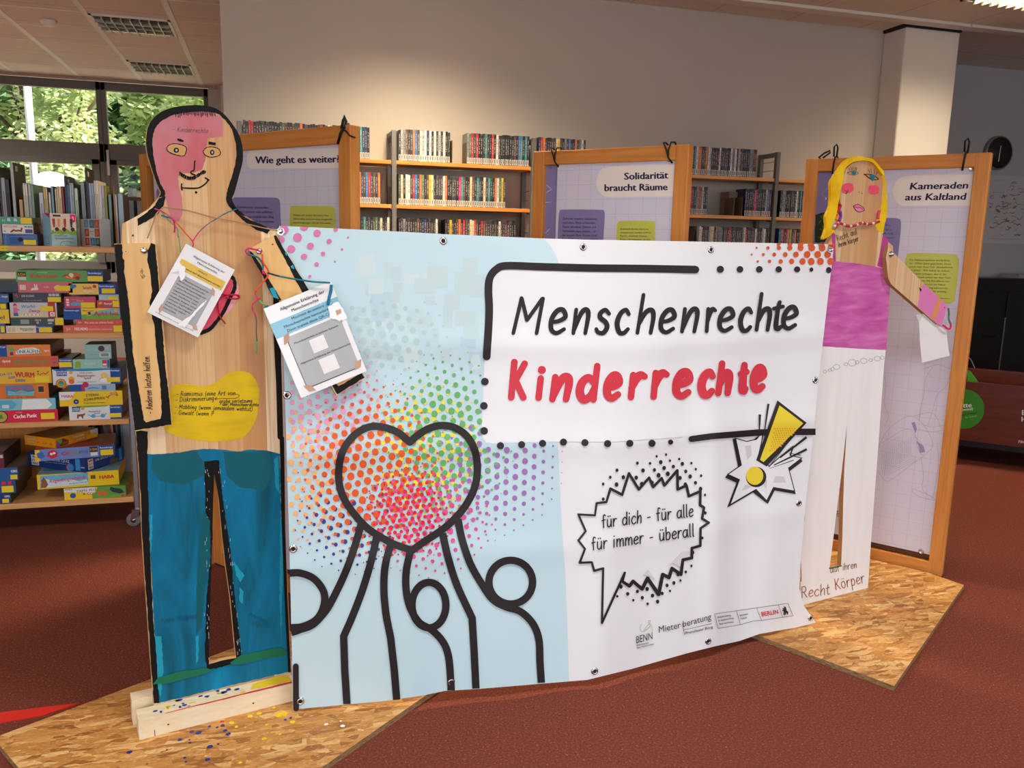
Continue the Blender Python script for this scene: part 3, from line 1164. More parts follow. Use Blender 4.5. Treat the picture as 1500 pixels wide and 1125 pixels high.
poly(mb, BOY, jag([(198.5, 628), (216, 632), (216, 700), (219, 790), (224, 900), (229, 960), (233, 1029), (225.4, 1030), (217.6, 920), (208.6, 788), (205.4, 709)], .6, 7, 8), BLACK, 3)
# trousers
pants = [(213, 665), (235, 665), (264, 663), (286.5, 658.5), (309, 657), (332, 659.5), (349, 662), (366, 658.5), (389, 659.5), (400, 662), (410, 665), (412, 760), (417, 870), (423, 984), (330, 1006), (232, 1030), (228, 960), (219, 790), (214, 700)]
poly(mb, BOY, jag(pants, .5, 5, 11), TEAL, 1, [hole])
for pts, m_ in ((Z6.l([(870, 30), (900, 10), (906, 160), (880, 330), (862, 520), (838, 560), (842, 330), (850, 160)]), TEALD), (Z5.l([(255, 800), (480, 772), (520, 830), (525, 900), (420, 950), (300, 930), (250, 870)]), TEALD), (Z5.l([(620, 780), (860, 780), (885, 900), (830, 980), (700, 960), (640, 900)]), TEALD),
                (Z6.l([(1000, 240), (1045, 300), (1030, 330), (1010, 300)]), TEALL), (Z6.l([(640, 40), (652, 40), (650, 180), (640, 230)]), TEALL), (Z6.l([(1200, 60), (1212, 60), (1210, 330), (1202, 600), (1196, 400)]), TEALL), (Z6.l([(662, 560), (690, 560), (700, 700), (688, 820), (668, 760)]), TEALL), (Z6.l([(838, 560), (850, 560), (848, 660), (838, 690)]), TEALL), (Z6.l([(1025, 350), (1042, 370), (1038, 420), (1024, 410)]), TEALL), (Z5.l([(885, 820), (905, 800), (912, 1000), (890, 960)]), TEALL)):
    poly(mb, BOY, jag(pts, .7, 4, 3), m_, 2)
hb = [(299, 675.6), (320.5, 674), (325, 722), (331, 765), (337.6, 809), (344, 878), (351.6, 940), (353, 962), (342, 971), (325, 977), (303, 981), (300, 958), (302, 878), (308.5, 815), (307, 763), (301, 750)]
poly(mb, BOY, jag(hb, .6, 4, 12), BLACK, 4, [hole])
poly(mb, BOY, [(409.5, 640), (416, 640), (417.6, 774), (421, 877), (426, 984), (422, 985), (417.5, 900), (412, 760)], BLACK, 3)
for sd, k in ((1, 30), (2, 30)):
    R_ = random.Random(sd)
    for i in range(k):
        y = R_.uniform(680, 965)
        x = (299 + R_.uniform(0, 8)) if sd == 1 else (322 + (y - 690) * .1 + R_.uniform(-2, 6))
        ribbon(mb, BOY, [(x, y), (x + R_.uniform(-.6, .6), y + R_.uniform(1, 6))], .6, plain('scuff', (176, 190, 196), .6), 5)
GREENP = plain('green_paint', (20, 112, 84), .4)
poly(mb, BOY, jag(Z6.l([(650, 765), (680, 735), (770, 708), (880, 695), (910, 706), (870, 722), (800, 738), (720, 762)]), .4, 4, 2), GREENP, 6)
poly(mb, BOY, jag(Z6.l([(985, 672), (1030, 640), (1120, 622), (1200, 606), (1230, 628), (1225, 642), (1130, 656), (1050, 676), (990, 682)]), .4, 4, 3), GREENP, 6)
# belly patch
poly(mb, BOY, jag(cr(ZY.l([(60, 420), (100, 260), (180, 215), (300, 208), (420, 225), (540, 240), (640, 222), (740, 170), (840, 85), (960, 42), (1080, 35), (1170, 60), (1240, 120), (1290, 220), (1310, 330), (1300, 500), (1280, 640), (1220, 790), (1140, 900), (1060, 960), (900, 985), (700, 1000), (520, 985), (300, 962), (140, 910), (20, 840), (10, 700)]), 4, True), .3, 4, 7), MUST, 1)
for s_, a, b, h_ in (('- Ramismus (eine Art von', (170, 372), (985, 362), 36), ('- Diskriminierung', (160, 456), (690, 432), 38), ('grobe Verletzung', (760, 470), (1215, 462), 30), ('der Menschenrechte', (800, 506), (1305, 516), 26), ('- Mobbing (wenn jemandem wehtut)', (150, 546), (1220, 580), 34), ('- Gewalt (wenn P', (140, 628), (690, 645), 34)):
    s_ = ''.join(c if c in GL else {'V': 'v', 'W': 'w'}.get(c, 'o') for c in s_)
    hand(mb, BOY, s_, ZY((a)), ZY((b)), h_ / 9.375, .75, plain('dark_ink', (26, 40, 40), .5), 3)
ribbon(mb, BOY, cr(ZY.l([(985, 352), (1030, 358), (1020, 390), (960, 408), (830, 408), (700, 412)]), 5), .7, plain('dark_ink', (26, 40, 40), .5), 3)
ribbon(mb, BOY, ZY.l([(725, 395), (698, 412), (722, 432)]), .8, plain('dark_ink', (26, 40, 40), .5), 3)
# face
hand(mb, BOY, '- Kinderrechte', ZF((195, 196)), ZF((650, 216)), 4.2, .55, plain('pencil', (90, 70, 92), .6), 3)
for pts in ([(255, 285), (300, 290), (338, 312), (332, 330), (290, 324), (258, 310)], [(652, 322), (745, 338), (740, 372), (652, 360)]):
    poly(mb, BOY, ZF.l(pts), BLACK, 3)
TANW = plain('eye_wood', (206, 158, 96), .5)
for pts in ([(122, 415), (150, 370), (230, 350), (330, 372), (372, 410), (358, 480), (325, 506), (230, 490), (150, 455)], [(585, 455), (620, 405), (690, 390), (770, 410), (802, 455), (785, 500), (690, 522), (620, 500)]):
    poly(mb, BOY, cr(ZF.l(pts), 4, True), TANW, 2)
    ribbon(mb, BOY, cr(ZF.l(pts), 4, True), [1.0, 1.4, .8, 1.1], BLACK, 3, closed=True, rough=.3)
for cx, cy, rx, ry in ((243, 434, 34, 33), (697, 461, 27, 34)):
    poly(mb, BOY, ZF.l(ell(cx, cy, rx, ry)), BLACK, 4)
    poly(mb, BOY, ZF.l(ell(cx + 2, cy, rx * .4, ry * .5)), plain('eye_blue', (150, 184, 188), .4), 5)
ribbon(mb, BOY, cr(ZF.l([(492, 575), (478, 568), (474, 620), (466, 690), (440, 696), (426, 712), (440, 735), (475, 748)]), 4), [.7, .7, .8, .9, 1.2, 1.8], BLACK, 3)
ribbon(mb, BOY, ZF.l([(436, 732), (476, 745)]), 2.2, BLACK, 3)
for i in range(70):
    t = i / 69
    x = 285 + 330 * t
    y = 735 + 60 * math.sin(PI * min(1, t * 1.15)) - 40 * max(0, t - .55)
    ribbon(mb, BOY, ZF.l([(x, y - rnd.uniform(18, 34)), (x + rnd.uniform(-12, 12), y + rnd.uniform(4, 18))]), .8, BLACK, 4)
ribbon(mb, BOY, cr(ZF.l([(312, 908), (380, 914), (460, 916), (520, 912), (570, 890), (620, 850), (648, 812)]), 4), [1.4, 1.6, 1.6, 2.2, 2.2, 2.2], BLACK, 3)
ribbon(mb, BOY, ZF.l([(312, 860), (308, 905), (316, 938)]), 2, BLACK, 3)
ribbon(mb, BOY, ZF.l([(612, 785), (655, 812)]), 2.4, BLACK, 3)
disc(mb, BOY, *ZF((494, 968)), 1.9, BLACK, 3)
# heart on the chest, notes on the legs
poly(mb, BOY, jag(cr(Crop(250, 355, 8.04).l([(600, 450), (700, 390), (760, 430), (800, 560), (770, 700), (640, 860), (500, 860), (450, 700)]), 4, True), .4, 4, 5), plain('pink_light', (234, 160, 170), .6), 1)
poly(mb, BOY, cr(Crop(250, 355, 8.04).l([(450, 480), (640, 410), (722, 440), (722, 540), (660, 700), (560, 880), (420, 1020), (345, 1060), (300, 700)]), 4, True), plain('heart_red', (226, 78, 104), .5), 2)
ribbon(mb, BOY, cr(Crop(250, 355, 8.04).l([(690, 385), (745, 440), (752, 540), (700, 650), (620, 820), (540, 930), (460, 1020), (360, 1065)]), 5), [3, 5, 5.5, 5.5, 5.5, 5, 5.4], BLACK, 3, rough=.12)
hand(mb, BOY, '- Keine Mogenen', Z6((672, 508)), Z6((850, 480)), 5, .5, plain('pencil_blue', (14, 74, 96), .6), 7)
hand(mb, BOY, 'bewegen', Z6((1062, 470)), Z6((1140, 508)), 5, .45, plain('pencil_blue', (14, 74, 96), .6), 7)
hand(mb, BOY, 'ruhen', Z6((1062, 505)), Z6((1125, 525)), 5, .45, plain('pencil_blue', (14, 74, 96), .6), 7)
for x, y in ((157, 721), ):
    disc(mb, BOY, *Z4((x, y)), 1.6, plain('screw_hole', (92, 66, 48), .7), 2)
mb.build('body_panel', boy)

# battens the panel stands in
d_ = (bB - bA)
d_.z = 0
d_.normalize()
n_ = BOY.n
Mb = Matrix((d_, -n_, Vector((0, 0, 1)))).transposed().to_4x4()
Mb.translation = Vector((bA.x, bA.y, 0))
for y0, y1, x0, x1, z1 in ((-.066, -.002, -.048, .4, .078), (.02, .066, -.056, .44, .098)):
    mb = MB()
    mb.box((x0, y0, .0185), (x1, y1, z1), RAW, Mb)
    if y0 < 0:
        SF = Surf(Mb @ Vector((0, y0, .0185)), d_, (0, 0, 1))
        for x in (.03, .27):
            disc(mb, SF, x, .026, .0028, plain('screw_hole', (92, 66, 48), .7), 1)
        rect(mb, SF, -.008, 0, -.006, .02, BLUEP, 1)
        ST = Surf(Mb @ Vector((0, y0, z1)), d_, -n_)
        poly(mb, ST, jag([(.02, .004), (.39, .002), (.39, .012), (.2, .01), (.03, .008)], .001, .02, 3), REDP, 1)
        for i in range(26):
            poly(mb, ST, jag(ell(rnd.uniform(.0, .26), rnd.uniform(.012, .06), rnd.uniform(.003, .011), rnd.uniform(.002, .008), 8), .001, .01, i), BLUEP if i % 3 else YELP, 2)
        poly(mb, ST, jag([(.27, .02), (.39, .012), (.39, .05), (.36, .062), (.28, .05)], .003, .01, 6), YELP, 2)
    mb.build('batten', boy)

# near arm, hanging straight
ARM = PxSurf(BOY.o + BOY.n * .02, BOY.n)
mb = MB()
arm = [(168, 357), (228.5, 356.5), (236, 440), (244, 530), (252, 622), (198, 632), (184, 500), (175, 420)]
mb.prism(ARM, arm, .018, PINEA, PINEE)
poly(mb, ARM, jag(Z12.l([(26, 98), (66, 98), (70, 170), (80, 180), (76, 240), (92, 330), (108, 480), (122, 660), (150, 830), (178, 1000), (190, 1014), (262, 996), (270, 960), (262, 800), (240, 620), (232, 520), (222, 480), (208, 400), (220, 340), (210, 230), (196, 190), (198, 130), (214, 92), (236, 100), (252, 260), (270, 480), (288, 720), (310, 900), (320, 1026), (132, 1056), (100, 800), (72, 560), (44, 320)]), .5, 4, 15), BLACK, 1)
hand(mb, ARM, '- Anderen leuten helfen.', Z12((224, 970)), Z12((206, 668)), 20 / 3.514, 1.0, plain('ink_brown', (58, 26, 34), .5), 2)
hand(mb, ARM, 'ar', Z12((168, 250)), Z12((182, 226)), 4, .5, PEN, 2)
hand(mb, ARM, 'kk', Z12((172, 276)), Z12((190, 262)), 4, .5, PEN, 2)
disc(mb, ARM, *Z12((85, 135)), 1.9, plain('hole_pale', (226, 206, 174), .6), 1)
disc(mb, ARM, *Z12((85, 135)), 1.0, plain('screw_hole', (92, 66, 48), .7), 2)
a = mb.build('arm_panel', boy)
mb = MB()
p = ARM.pt(*Z12((178, 130)))
mb.lathe(p - BOY.n * .004, BOY.n, [(.009, 0), (.009, .006), (.006, .0085), (.003, .009)], CHROME, 14)
mb.build('screw', a)

# ------------------------------------------------------------------ printed banner
gA, gB = onZ(1172, 888, .018), onZ(1271, 862, .018)
GIRL = vplane(gA, gB)
_tl = BOY.pt(410, 331) + BOY.n * .012
_tr = GIRL.pt(1222, 357) + GIRL.n * .014
_bot = [onZ(x, y, .03) for x, y in ((429, 1039), (540, 1030), (606, 1023), (665, 1012), (800, 1001), (872, 992), (960, 970), (1037, 950), (1100, 932), (1170, 918))]


class Banner(PxSurf):
    def __init__(s):
        PxSurf.__init__(s, _tl, (0, -1, 0.06))
        s.cell = 7
        s.lay = .0008

    def F(s, x, z):
        k = (x - _tl.x) / (_tr.x - _tl.x)
        yt = _tl.y + (_tr.y - _tl.y) * k
        if x <= _bot[0].x:
            yb = _bot[0].y
        elif x >= _bot[-1].x:
            yb = _bot[-1].y
        else:
            i = max(j for j in range(len(_bot) - 1) if _bot[j].x <= x)
            t = (x - _bot[i].x) / (_bot[i + 1].x - _bot[i].x)
            t = t * t * (3 - 2 * t)
            yb = _bot[i].y + (_bot[i + 1].y - _bot[i].y) * t
        v = max(-.05, min(1.05, (1.46 - z) / 1.43))
        y = yt + (yb - yt) * v
        fade = min(1, max(0, v * 3)) * min(1, max(0, k * 6))
        y += fade * .007 * math.sin(7.5 * x + 2.2 * z + .6) + .004 * fade * math.sin(17 * x - 3 * z)
        # packing creases
        for x0, a, w in ((.52, .007, .05), (1.0, .006, .05), (1.44, .012, .055), (1.72, .005, .05)):
            y -= a * math.exp(-((x - x0 - .04 * math.sin(3 * z)) / w) ** 2) * min(1, .25 + v)
        for z0, a, w in ((1.115, .008, .045), (.80, .007, .045), (.46, .004, .045)):
            y -= a * math.exp(-((z - z0 - .012 * math.sin(4 * x)) / w) ** 2)
        return y

    def pt(s, x, y, off=0.0):
        d = ray(x, y)
        Y = 2.5
        for _ in range(7):
            p = EYE + d * (Y / d.y)
            Y = s.F(p.x, p.z)
        return EYE + d * (Y / d.y) + s.n * off

    def uv(s, p):
        return (p.x, p.z)


BAN = Banner()
N1, N2, N3, N4, N5 = Crop(400, 320, 3.124), Crop(400, 600, 2.5), Crop(680, 340, 2.6786), Crop(820, 560, 2.8125), Crop(900, 840, 4.6875)
N6, N7 = Crop(680, 360, 5.357), Crop(940, 400, 5.114)
VINYL = NT('banner_vinyl', .42, .4)
VINYL.p.inputs['Base Color'].default_value = lin((228, 231, 237))
_v = VINYL.coord('UV')
_wx = VINYL.n('TexWave', i_Vector=_v, i_Scale=160.0, wave_type='BANDS', bands_direction='X').outputs[1]
_wy = VINYL.n('TexWave', i_Vector=_v, i_Scale=160.0, wave_type='BANDS', bands_direction='Y').outputs[1]
VINYL.bump(VINYL.math('ADD', _wx, _wy), .06, .0006)
VINYL = VINYL.mat
LBLUE = paint((192, 221, 232), .42)
TOP = [(409, 331), (500, 335), (580, 339), (650, 343), (720, 346), (800, 349.5), (860, 351), (1000, 353.5), (1100, 355.5), (1222, 358)]
RIGHT = [(1210, 460), (1199, 560), (1190, 650), (1180, 740), (1173, 820), (1171, 862), (1178, 888), (1195, 912)]
BOTTOM = [(1167, 919), (1113, 928.5), (1083, 939), (1046, 947), (1006, 957), (925, 980), (860, 996), (797, 1001), (701, 1009), (651, 1012), (617, 1019), (560, 1027), (429, 1039)]
LEFT = [(425, 840), (418, 600)]
bmb = MB()
poly(bmb, BAN, TOP + RIGHT + BOTTOM + LEFT, VINYL, 0)
BAN.n = -BAN.n
poly(bmb, BAN, TOP + RIGHT + BOTTOM + LEFT, VINYL, 2)
BAN.n = -BAN.n


def ytop(x):
    for (a, b), (c, d) in zip(TOP, TOP[1:]):
        if x <= c:
            return b + (d - b) * (x - a) / (c - a)
    return TOP[-1][1]


def xleft(y):
    return 409 + (y - 331) * 20 / 708


def xright(y):
    P = [TOP[-1]] + RIGHT
    for (a, b), (c, d) in zip(P, P[1:]):
        if y <= d:
            return a + (c - a) * (y - b) / (d - b)
    return 1195


def clipped(pts):
    """keeps drawn shapes inside the banner's top and side edges"""
    out = []
    for x, y in pts:
        y = max(y, ytop(x) + .2)
        x = min(max(x, xleft(y) + .2), xright(y) - .2)
        out.append((x, y))
    return out


def bpoly(pts, m, layer):
    poly(bmb, BAN, clipped(pts), m, layer)


# pale blue field and white speech panel
blue = [(409.5, 331.5)] + TOP[1:5] + [(795, 349.6), (800, 353), (806, 360), (813, 372), (818, 384), (818, 500), (817, 646), (818.5, 680), (822, 760), (828, 840), (831, 920), (833.5, 998)] + BOTTOM[7:] + [(425, 840), (418, 600)]
bpoly(blue, LBLUE, 1)
PANEL = [(1000, 388)] + [(760, 386), (745, 386), (728, 392), (717, 406), (714, 420), (713, 450), (711, 500), (708, 560), (706, 620), (707, 640), (712, 648), (724, 650), (760, 648), (818, 647), (900, 647), (1000, 640)]
poly(bmb, BAN, PANEL, VINYL, 2)
# blurred pixel pattern printed in the blue field
R_ = random.Random(11)
for i in range(46):
    x, y = R_.uniform(520, 690), R_.uniform(370, 520)
    w = R_.choice((14, 22, 30))
    c = R_.choice(((190, 214, 224), (186, 212, 226), (202, 222, 228), (192, 216, 222)))
    rect(bmb, BAN, x, y, x + w, y + R_.choice((14, 22, 34)), paint(c, .42), 1.2 + .01 * i)
# frame line, its dotted continuation
ribbon(bmb, BAN, cr(N3.l([(905, 147), (700, 143), (500, 141), (300, 136), (165, 132), (125, 146), (100, 178), (94, 225), (97, 300), (94, 380), (90, 440), (87, 488)]), 6), 11.2, INK, 5)
for x, y, r_ in ((1003, 146, 14), (1080, 146, 13), (1156, 146, 13), (1232, 146, 12.5), (1304, 146, 12), (1360, 147, 8.5), (1428, 149, 12), (80, 586, 15), (76, 681, 15), (77, 779, 15), (141, 837, 14), (224, 833, 14), (306, 828, 14), (388, 823, 14), (472, 825, 14), (561, 829, 14), (648, 828, 14), (735, 828, 14), (808, 823, 10)):
    c = N3((x, y))
    disc(bmb, BAN, c[0], c[1], r_ / 2.6786 * (.85 if y < 200 and x > 1340 else 1), INK, 5, r_ / 2.6786, 16)
ribbon(bmb, BAN, N3.l([(890, 811), (970, 800), (1150, 786), (1240, 783)]), [9, 9, 9.5, 9.5], INK, 5)
ribbon(bmb, BAN, N3.l([(1240, 783), (1376, 783)]), [9.5, 9.5], INK, 5, cap=False)
# two title lines
MEN = (('M', 748.1, 798, 490.7, 450, 433.7), ('e', 803.6, 830.8, 490.7, 450.5, None), ('n', 835.9, 864.4, 490.7, 450.5, None), ('s', 869.5, 894.7, 490.5, 451, None), ('c', 899.9, 923.6, 490.5, 451, None), ('h', 929.6, 959.6, 490.3, 450.8, 429), ('e', 964.4, 990.4, 489.6, 450.8, None), ('n', 994.8, 1024, 488.4, 449.5, None),
       ('r', 1031, 1049.8, 488, 449.5, None), ('e', 1050.5, 1076, 487.4, 449.4, None), ('c', 1080.4, 1102.7, 487, 449, None), ('h', 1104, 1130, 486, 449, 427.4), ('t', 1129.3, 1149, 484.5, 447, 437), ('e', 1144, 1168.8, 484, 447, None))
for c, x0, x1, b, xt, asc in MEN:
    letter(bmb, BAN, c, x0, x1, b, xt, 6.5, INK, 6, .10, asc)
REDT = paint((206, 50, 68), .42)
KIN = (('K', 742.7, 773.6, 587, 549, 525), ('i', 782.7, 798.7, 587.5, 549, 530), ('n', 803, 838.7, 589.5, 547, None), ('d', 843, 879.7, 590, 548, 531), ('e', 883.5, 911.5, 588, 545, None), ('r', 917.8, 949, 586.5, 544, None), ('r', 951, 981, 586, 541, None), ('e', 984.6, 1014.5, 585, 540, None), ('c', 1021, 1048.5, 583, 540, None), ('h', 1045.7, 1073, 580.5, 541, 527.3), ('t', 1079, 1098, 577, 541, 525.7), ('e', 1098, 1122.5, 576, 534, None))
for c, x0, x1, b, xt, asc in KIN:
    letter(bmb, BAN, c, x0, x1, b, xt, 11.2, REDT, 6, .08, asc)
# heart carried by four figures
HEART = [(500, 118), (455, 82), (400, 63), (350, 63), (300, 90), (260, 140), (242, 200), (242, 270), (262, 330), (300, 385), (340, 428), (380, 457), (440, 490), (508, 514)]
HEART2 = [(508, 514), (560, 477), (620, 437), (670, 392), (710, 340), (738, 280), (747, 215), (738, 150), (712, 100), (670, 68), (620, 57), (570, 68), (530, 92), (500, 118)]
LW = 10.8
ribbon(bmb, BAN, cr(N2.l(HEART), 6), LW, INK, 6)
ribbon(bmb, BAN, cr(N2.l(HEART2), 6), LW, INK, 6)
for pts, tail in (([(322, 418), (300, 495), (268, 585), (228, 672), (192, 735), (145, 785), (100, 803), (66, 815)], []), ([(380, 460), (358, 555), (328, 655), (292, 750), (258, 828)], [(262, 950), (270, 1076)]), ([(430, 492), (410, 570), (405, 650), (412, 740), (430, 835)], [(443, 950), (452, 1060)]),
                  ([(502, 515), (487, 590), (487, 660), (502, 725), (535, 778), (582, 806), (622, 850), (642, 905), (650, 1000), (651, 1026)], []), ([(620, 452), (640, 540), (672, 640), (728, 762)], [(735, 880), (742, 1019)]), ([(676, 400), (690, 470), (720, 560), (760, 632), (802, 692), (850, 720), (905, 738), (950, 782), (972, 840), (976, 920), (981, 998)], [])):
    ribbon(bmb, BAN, clipped(cr(N2.l(pts), 6) + [N2(p) for p in tail]), LW, INK, 6, cap=False)
ribbon(bmb, BAN, clipped(N2.l(ell(570, 714, 62, 83, 40))), LW, INK, 6, closed=True)
ribbon(bmb, BAN, N2.l(ell(869, 630, 80, 80, 40)), LW, INK, 6, closed=True)
ribbon(bmb, BAN, clipped(cr(N2.l([(60, 597), (100, 597), (150, 618), (185, 665), (186, 715), (160, 765), (110, 792), (63, 797)]), 6)), LW, INK, 6, cap=False)
ribbon(bmb, BAN, N2.l([(83, 938), (84, 1092)]), 8.6, INK, 6)

# halftone dots
DOT = {k: paint(c, .42) for k, c in dict(o=(228, 92, 32), a=(250, 186, 122), p=(240, 160, 200), g=(104, 182, 112), y=(244, 224, 60), v=(160, 112, 184), b=(62, 64, 142), r=(222, 34, 58), m=(222, 84, 152), k=(216, 116, 172), s=(178, 206, 212)).items()}
R_ = random.Random(5)


def halftone(c, cx, cy, ang, pitch, rmax, ex, ey, x0, x1, y0, y1, layer, pw=1.0, jit=.12):
    ca, sa = math.cos(ang), math.sin(ang)
    for i in range(-40, 41):
        for j in range(-40, 41):
            u, v = (i + .5 * (j % 2)) * pitch, j * pitch * .866
            x, y = cx + u * ca - v * sa, cy + u * sa + v * ca
            if not (x0 < x < x1 and y0 < y < y1):
                continue
            d = math.hypot((x - cx) / ex, (y - cy) / ey)
            r_ = .88 * rmax * min(1, 1.4 * (1 - d ** pw)) * (1 + R_.uniform(-jit, jit))
            if r_ < .75:
                continue
            if 705 < x < 818 and y < 652 or x > 828:
                continue
            if x - r_ < xleft(y) + .5:
                continue
            disc(bmb, BAN, x, y, r_, DOT[c], layer + R_.uniform(0, .3), r_ * 1.08, 10)


halftone('a', 432, 690, .1, 14.2, 4.5, 125, 130, 419, 560, 560, 820, 3.0, 1.4)
halftone('p', 478, 588, .5, 14.4, 4.5, 110, 118, 421, 600, 480, 720, 3.3, 1.3)
halftone('g', 655, 640, .35, 14.6, 5.2, 112, 142, 540, 800, 490, 800, 3.2, 1.3)
halftone('y', 622, 660, .0, 13.6, 4.2, 112, 122, 510, 730, 535, 800, 2.9, 1.6)
halftone('o', 542, 690, .785, 14.6, 5.6, 120, 150, 425, 650, 545, 860, 3.5, 1.5)
halftone('v', 728, 682, .55, 15.6, 4.6, 108, 122, 640, 829, 600, 800, 3.1, 1.3)
halftone('b', 512, 765, .75, 14.4, 3.7, 100, 92, 424, 620, 680, 860, 3.4, 1.2)
halftone('m', 628, 757, .25, 14.2, 4.7, 112, 104, 530, 750, 645, 865, 3.6, 1.3)
halftone('r', 598, 752, .9, 9.4, 3.2, 84, 88, 500, 700, 660, 815, 3.9, 1.4)
halftone('s', 560, 490, .2, 17, 6, 120, 80, 430, 690, 440, 560, 2.2, 1.1)
for x, y, r_ in ((48, 52, 30 * .75), (142, 36, 20), (201, 68, 16.5), (112, 87, 20), (83, 140, 18), (171, 126, 15.5), (257, 105, 11.5), (286, 50, 11), (343, 88, 5), (142, 175, 14), (228, 162, 10), (315, 142, 6), (199, 210, 10), (283, 198, 5), (168, 265, 7), (40, 96, 14)):
    c = N1((x, y))
    poly(bmb, BAN, clipped(ell(c[0], c[1], r_ / 3.124, n=18)), DOT['k'], 4)
ORD = paint((214, 88, 40), .42)
for yy, xs in ((46, (1232, 1276, 1318, 1358, 1400, 1438)), (62, (1145, 1190, 1233, 1276, 1318, 1362, 1403, 1438)), (88, (1126, 1172, 1215, 1258, 1300, 1344, 1385, 1424)), (115, (1150, 1196, 1240, 1283, 1326, 1360, 1396, 1436))):
    for i, x in enumerate(xs):
        r_ = 3.5 + 10.5 * min(1, max(0, (x - 1120) / 230))
        c = N3((x, yy))
        poly(bmb, BAN, clipped(ell(c[0], c[1], r_ / 2.6786 * .92, r_ / 2.6786, n=16)), ORD, 4)

# speech bubble
BUB = [(75, 543), (143, 547), (150, 497), (190, 492), (207, 437), (255, 462), (283, 374), (324, 440), (366, 392), (383, 430), (418, 394), (429, 424), (482, 362), (484, 440), (520, 424), (530, 468), (577, 448), (576, 505), (592, 515), (584, 560), (612, 577), (578, 600), (577, 672), (542, 682), (542, 722), (505, 730), (497, 790), (460, 765), (448, 803), (422, 790), (405, 872), (360, 806), (337, 850), (300, 818), (285, 838), (255, 818), (266, 783), (172, 990), (177, 765), (140, 775), (130, 740), (80, 742), (102, 685), (75, 650), (105, 612), (75, 543)]
_bw = [3.2, 3.2, 3.4, 3.6, 4, 4.2, 4, 4, 4, 4.2, 4, 4, 4.2, 4.2, 4.2, 4.2, 4.2, 4.2, 4, 4, 3.6, 3.6, 4, 4.2, 4.6, 4.8, 5.2, 5.2, 5.4, 5.4, 6, 5.6, 5.4, 5.2, 5, 4.6, 3.6, 3.4, 3.4, 3.6, 3.4, 3.4, 3.2, 3.2, 3.2, 3.2]
_bp = N4.l(BUB)
for i in range(len(_bp) - 1):
    w0, w1 = _bw[min(i, len(_bw) - 1)], _bw[min(i + 1, len(_bw) - 1)]
    ribbon(bmb, BAN, [_bp[i], _bp[i + 1]], [w0 * .95, w1 * .95], INK, 5)
for pts in ([(340, 790), (362, 770), (378, 790), (395, 815), (368, 796)], [(425, 765), (460, 745), (500, 700), (540, 690), (496, 760), (458, 742)]):
    poly(bmb, BAN, N4.l(pts), paint((214, 212, 222)), 4)
for x, y, r_ in ((397, 304, 5), (436, 297, 5), (318, 332, 6), (370, 333, 5.5), (414, 328, 8), (452, 322, 5), (490, 315, 5), (234, 361, 6.5), (341, 362, 8), (388, 360, 7), (428, 352, 8), (466, 346, 7), (503, 335, 7.5), (540, 332, 5), (206, 390, 6), (260, 390, 8), (313, 392, 8), (405, 382, 9), (443, 376, 9), (517, 366, 7), (558, 357, 5), (177, 418, 6), (232, 420, 8.5), (336, 418, 8.5), (378, 412, 8), (493, 393, 8), (535, 387, 8), (580, 384, 5.5), (557, 413, 7), (515, 420, 8), (177, 480, 6.5), (578, 438, 8), (596, 463, 5), (597, 537, 6.5), (585, 640, 5.5), (546, 700, 7), (440, 835, 7), (468, 825, 7), (495, 815, 5), (452, 858, 5), (420, 868, 6.5), (380, 877, 7.5), (401, 902, 7.5), (358, 850, 8), (318, 860, 6.5), (338, 886, 7), (278, 870, 7), (301, 896, 5), (360, 911, 5.5), (250, 840, 8), (235, 880, 5), (540, 755, 5), (517, 780, 5.5), (485, 790, 7)):
    c = N4((x, y))
    disc(bmb, BAN, c[0], c[1], r_ / 2.8125 * .92, INK, 5, r_ / 2.8125 * 1.12, 12)
hand(bmb, BAN, 'für dich - für alle', N4((172, 598)), N4((552, 550)), 31 / 2.8125, 1.75, INK, 5, .12)
hand(bmb, BAN, 'für immer - überall', N4((130, 690)), N4((556, 632)), 31 / 2.8125, 1.75, INK, 5, .12)

# burst with exclamation mark
STAR = [(722, 230), (768, 243), (808, 234), (834, 203), (822, 300), (860, 345), (912, 300), (958, 262), (945, 300), (994, 311), (940, 352), (965, 447), (878, 432), (850, 487), (806, 440), (700, 502), (738, 400), (690, 378), (746, 340)]
for dx, dy in ((-3, 3), (-8, 8), (-13, 13)):
    poly(bmb, BAN, N4.l([(x + dx * (.9 if x < 830 else -.4), y + dy * (1 if y > 300 else .1)) for x, y in STAR]), INK, 4 + dx * -.01)
poly(bmb, BAN, N4.l(STAR), VINYL, 4.5)
ribbon(bmb, BAN, N4.l(STAR), 1.3, INK, 5, closed=True)
for pts in ([(760, 262), (785, 258), (788, 300), (770, 318)], [(762, 420), (748, 445), (768, 440), (790, 428)], [(885, 385), (920, 388), (930, 412), (878, 412)], [(838, 400), (852, 402), (848, 440), (835, 420)]):
    poly(bmb, BAN, N4.l(pts), paint((206, 206, 212)), 4.8)
BURY = paint((228, 206, 52), .42)
for a, b, w in (((822, 132), (820, 195), 3.6), ((857, 88), (842, 195), 3.2), ((1014, 225), (905, 310), 3.6), ((1015, 275), (880, 340), 3.4), ((960, 320), (862, 354), 1.2), ((850, 215), (822, 300), 1.4), ((838, 205), (815, 300), 1.4), ((948, 232), (858, 350), 1.6), ((990, 300), (940, 290), 1.4)):
    ribbon(bmb, BAN, N4.l([a, b]), [w, w * .45], INK, 5.2, cap=False)
WEDGE = [(898, 82), (1008, 167), (846, 336), (812, 316)]
poly(bmb, BAN, N4.l([(894, 74), (1014, 166), (850, 346), (806, 320)]), INK, 5.6)
poly(bmb, BAN, N4.l([(902, 94), (1000, 168), (836, 328), (822, 318)]), BURY, 6)
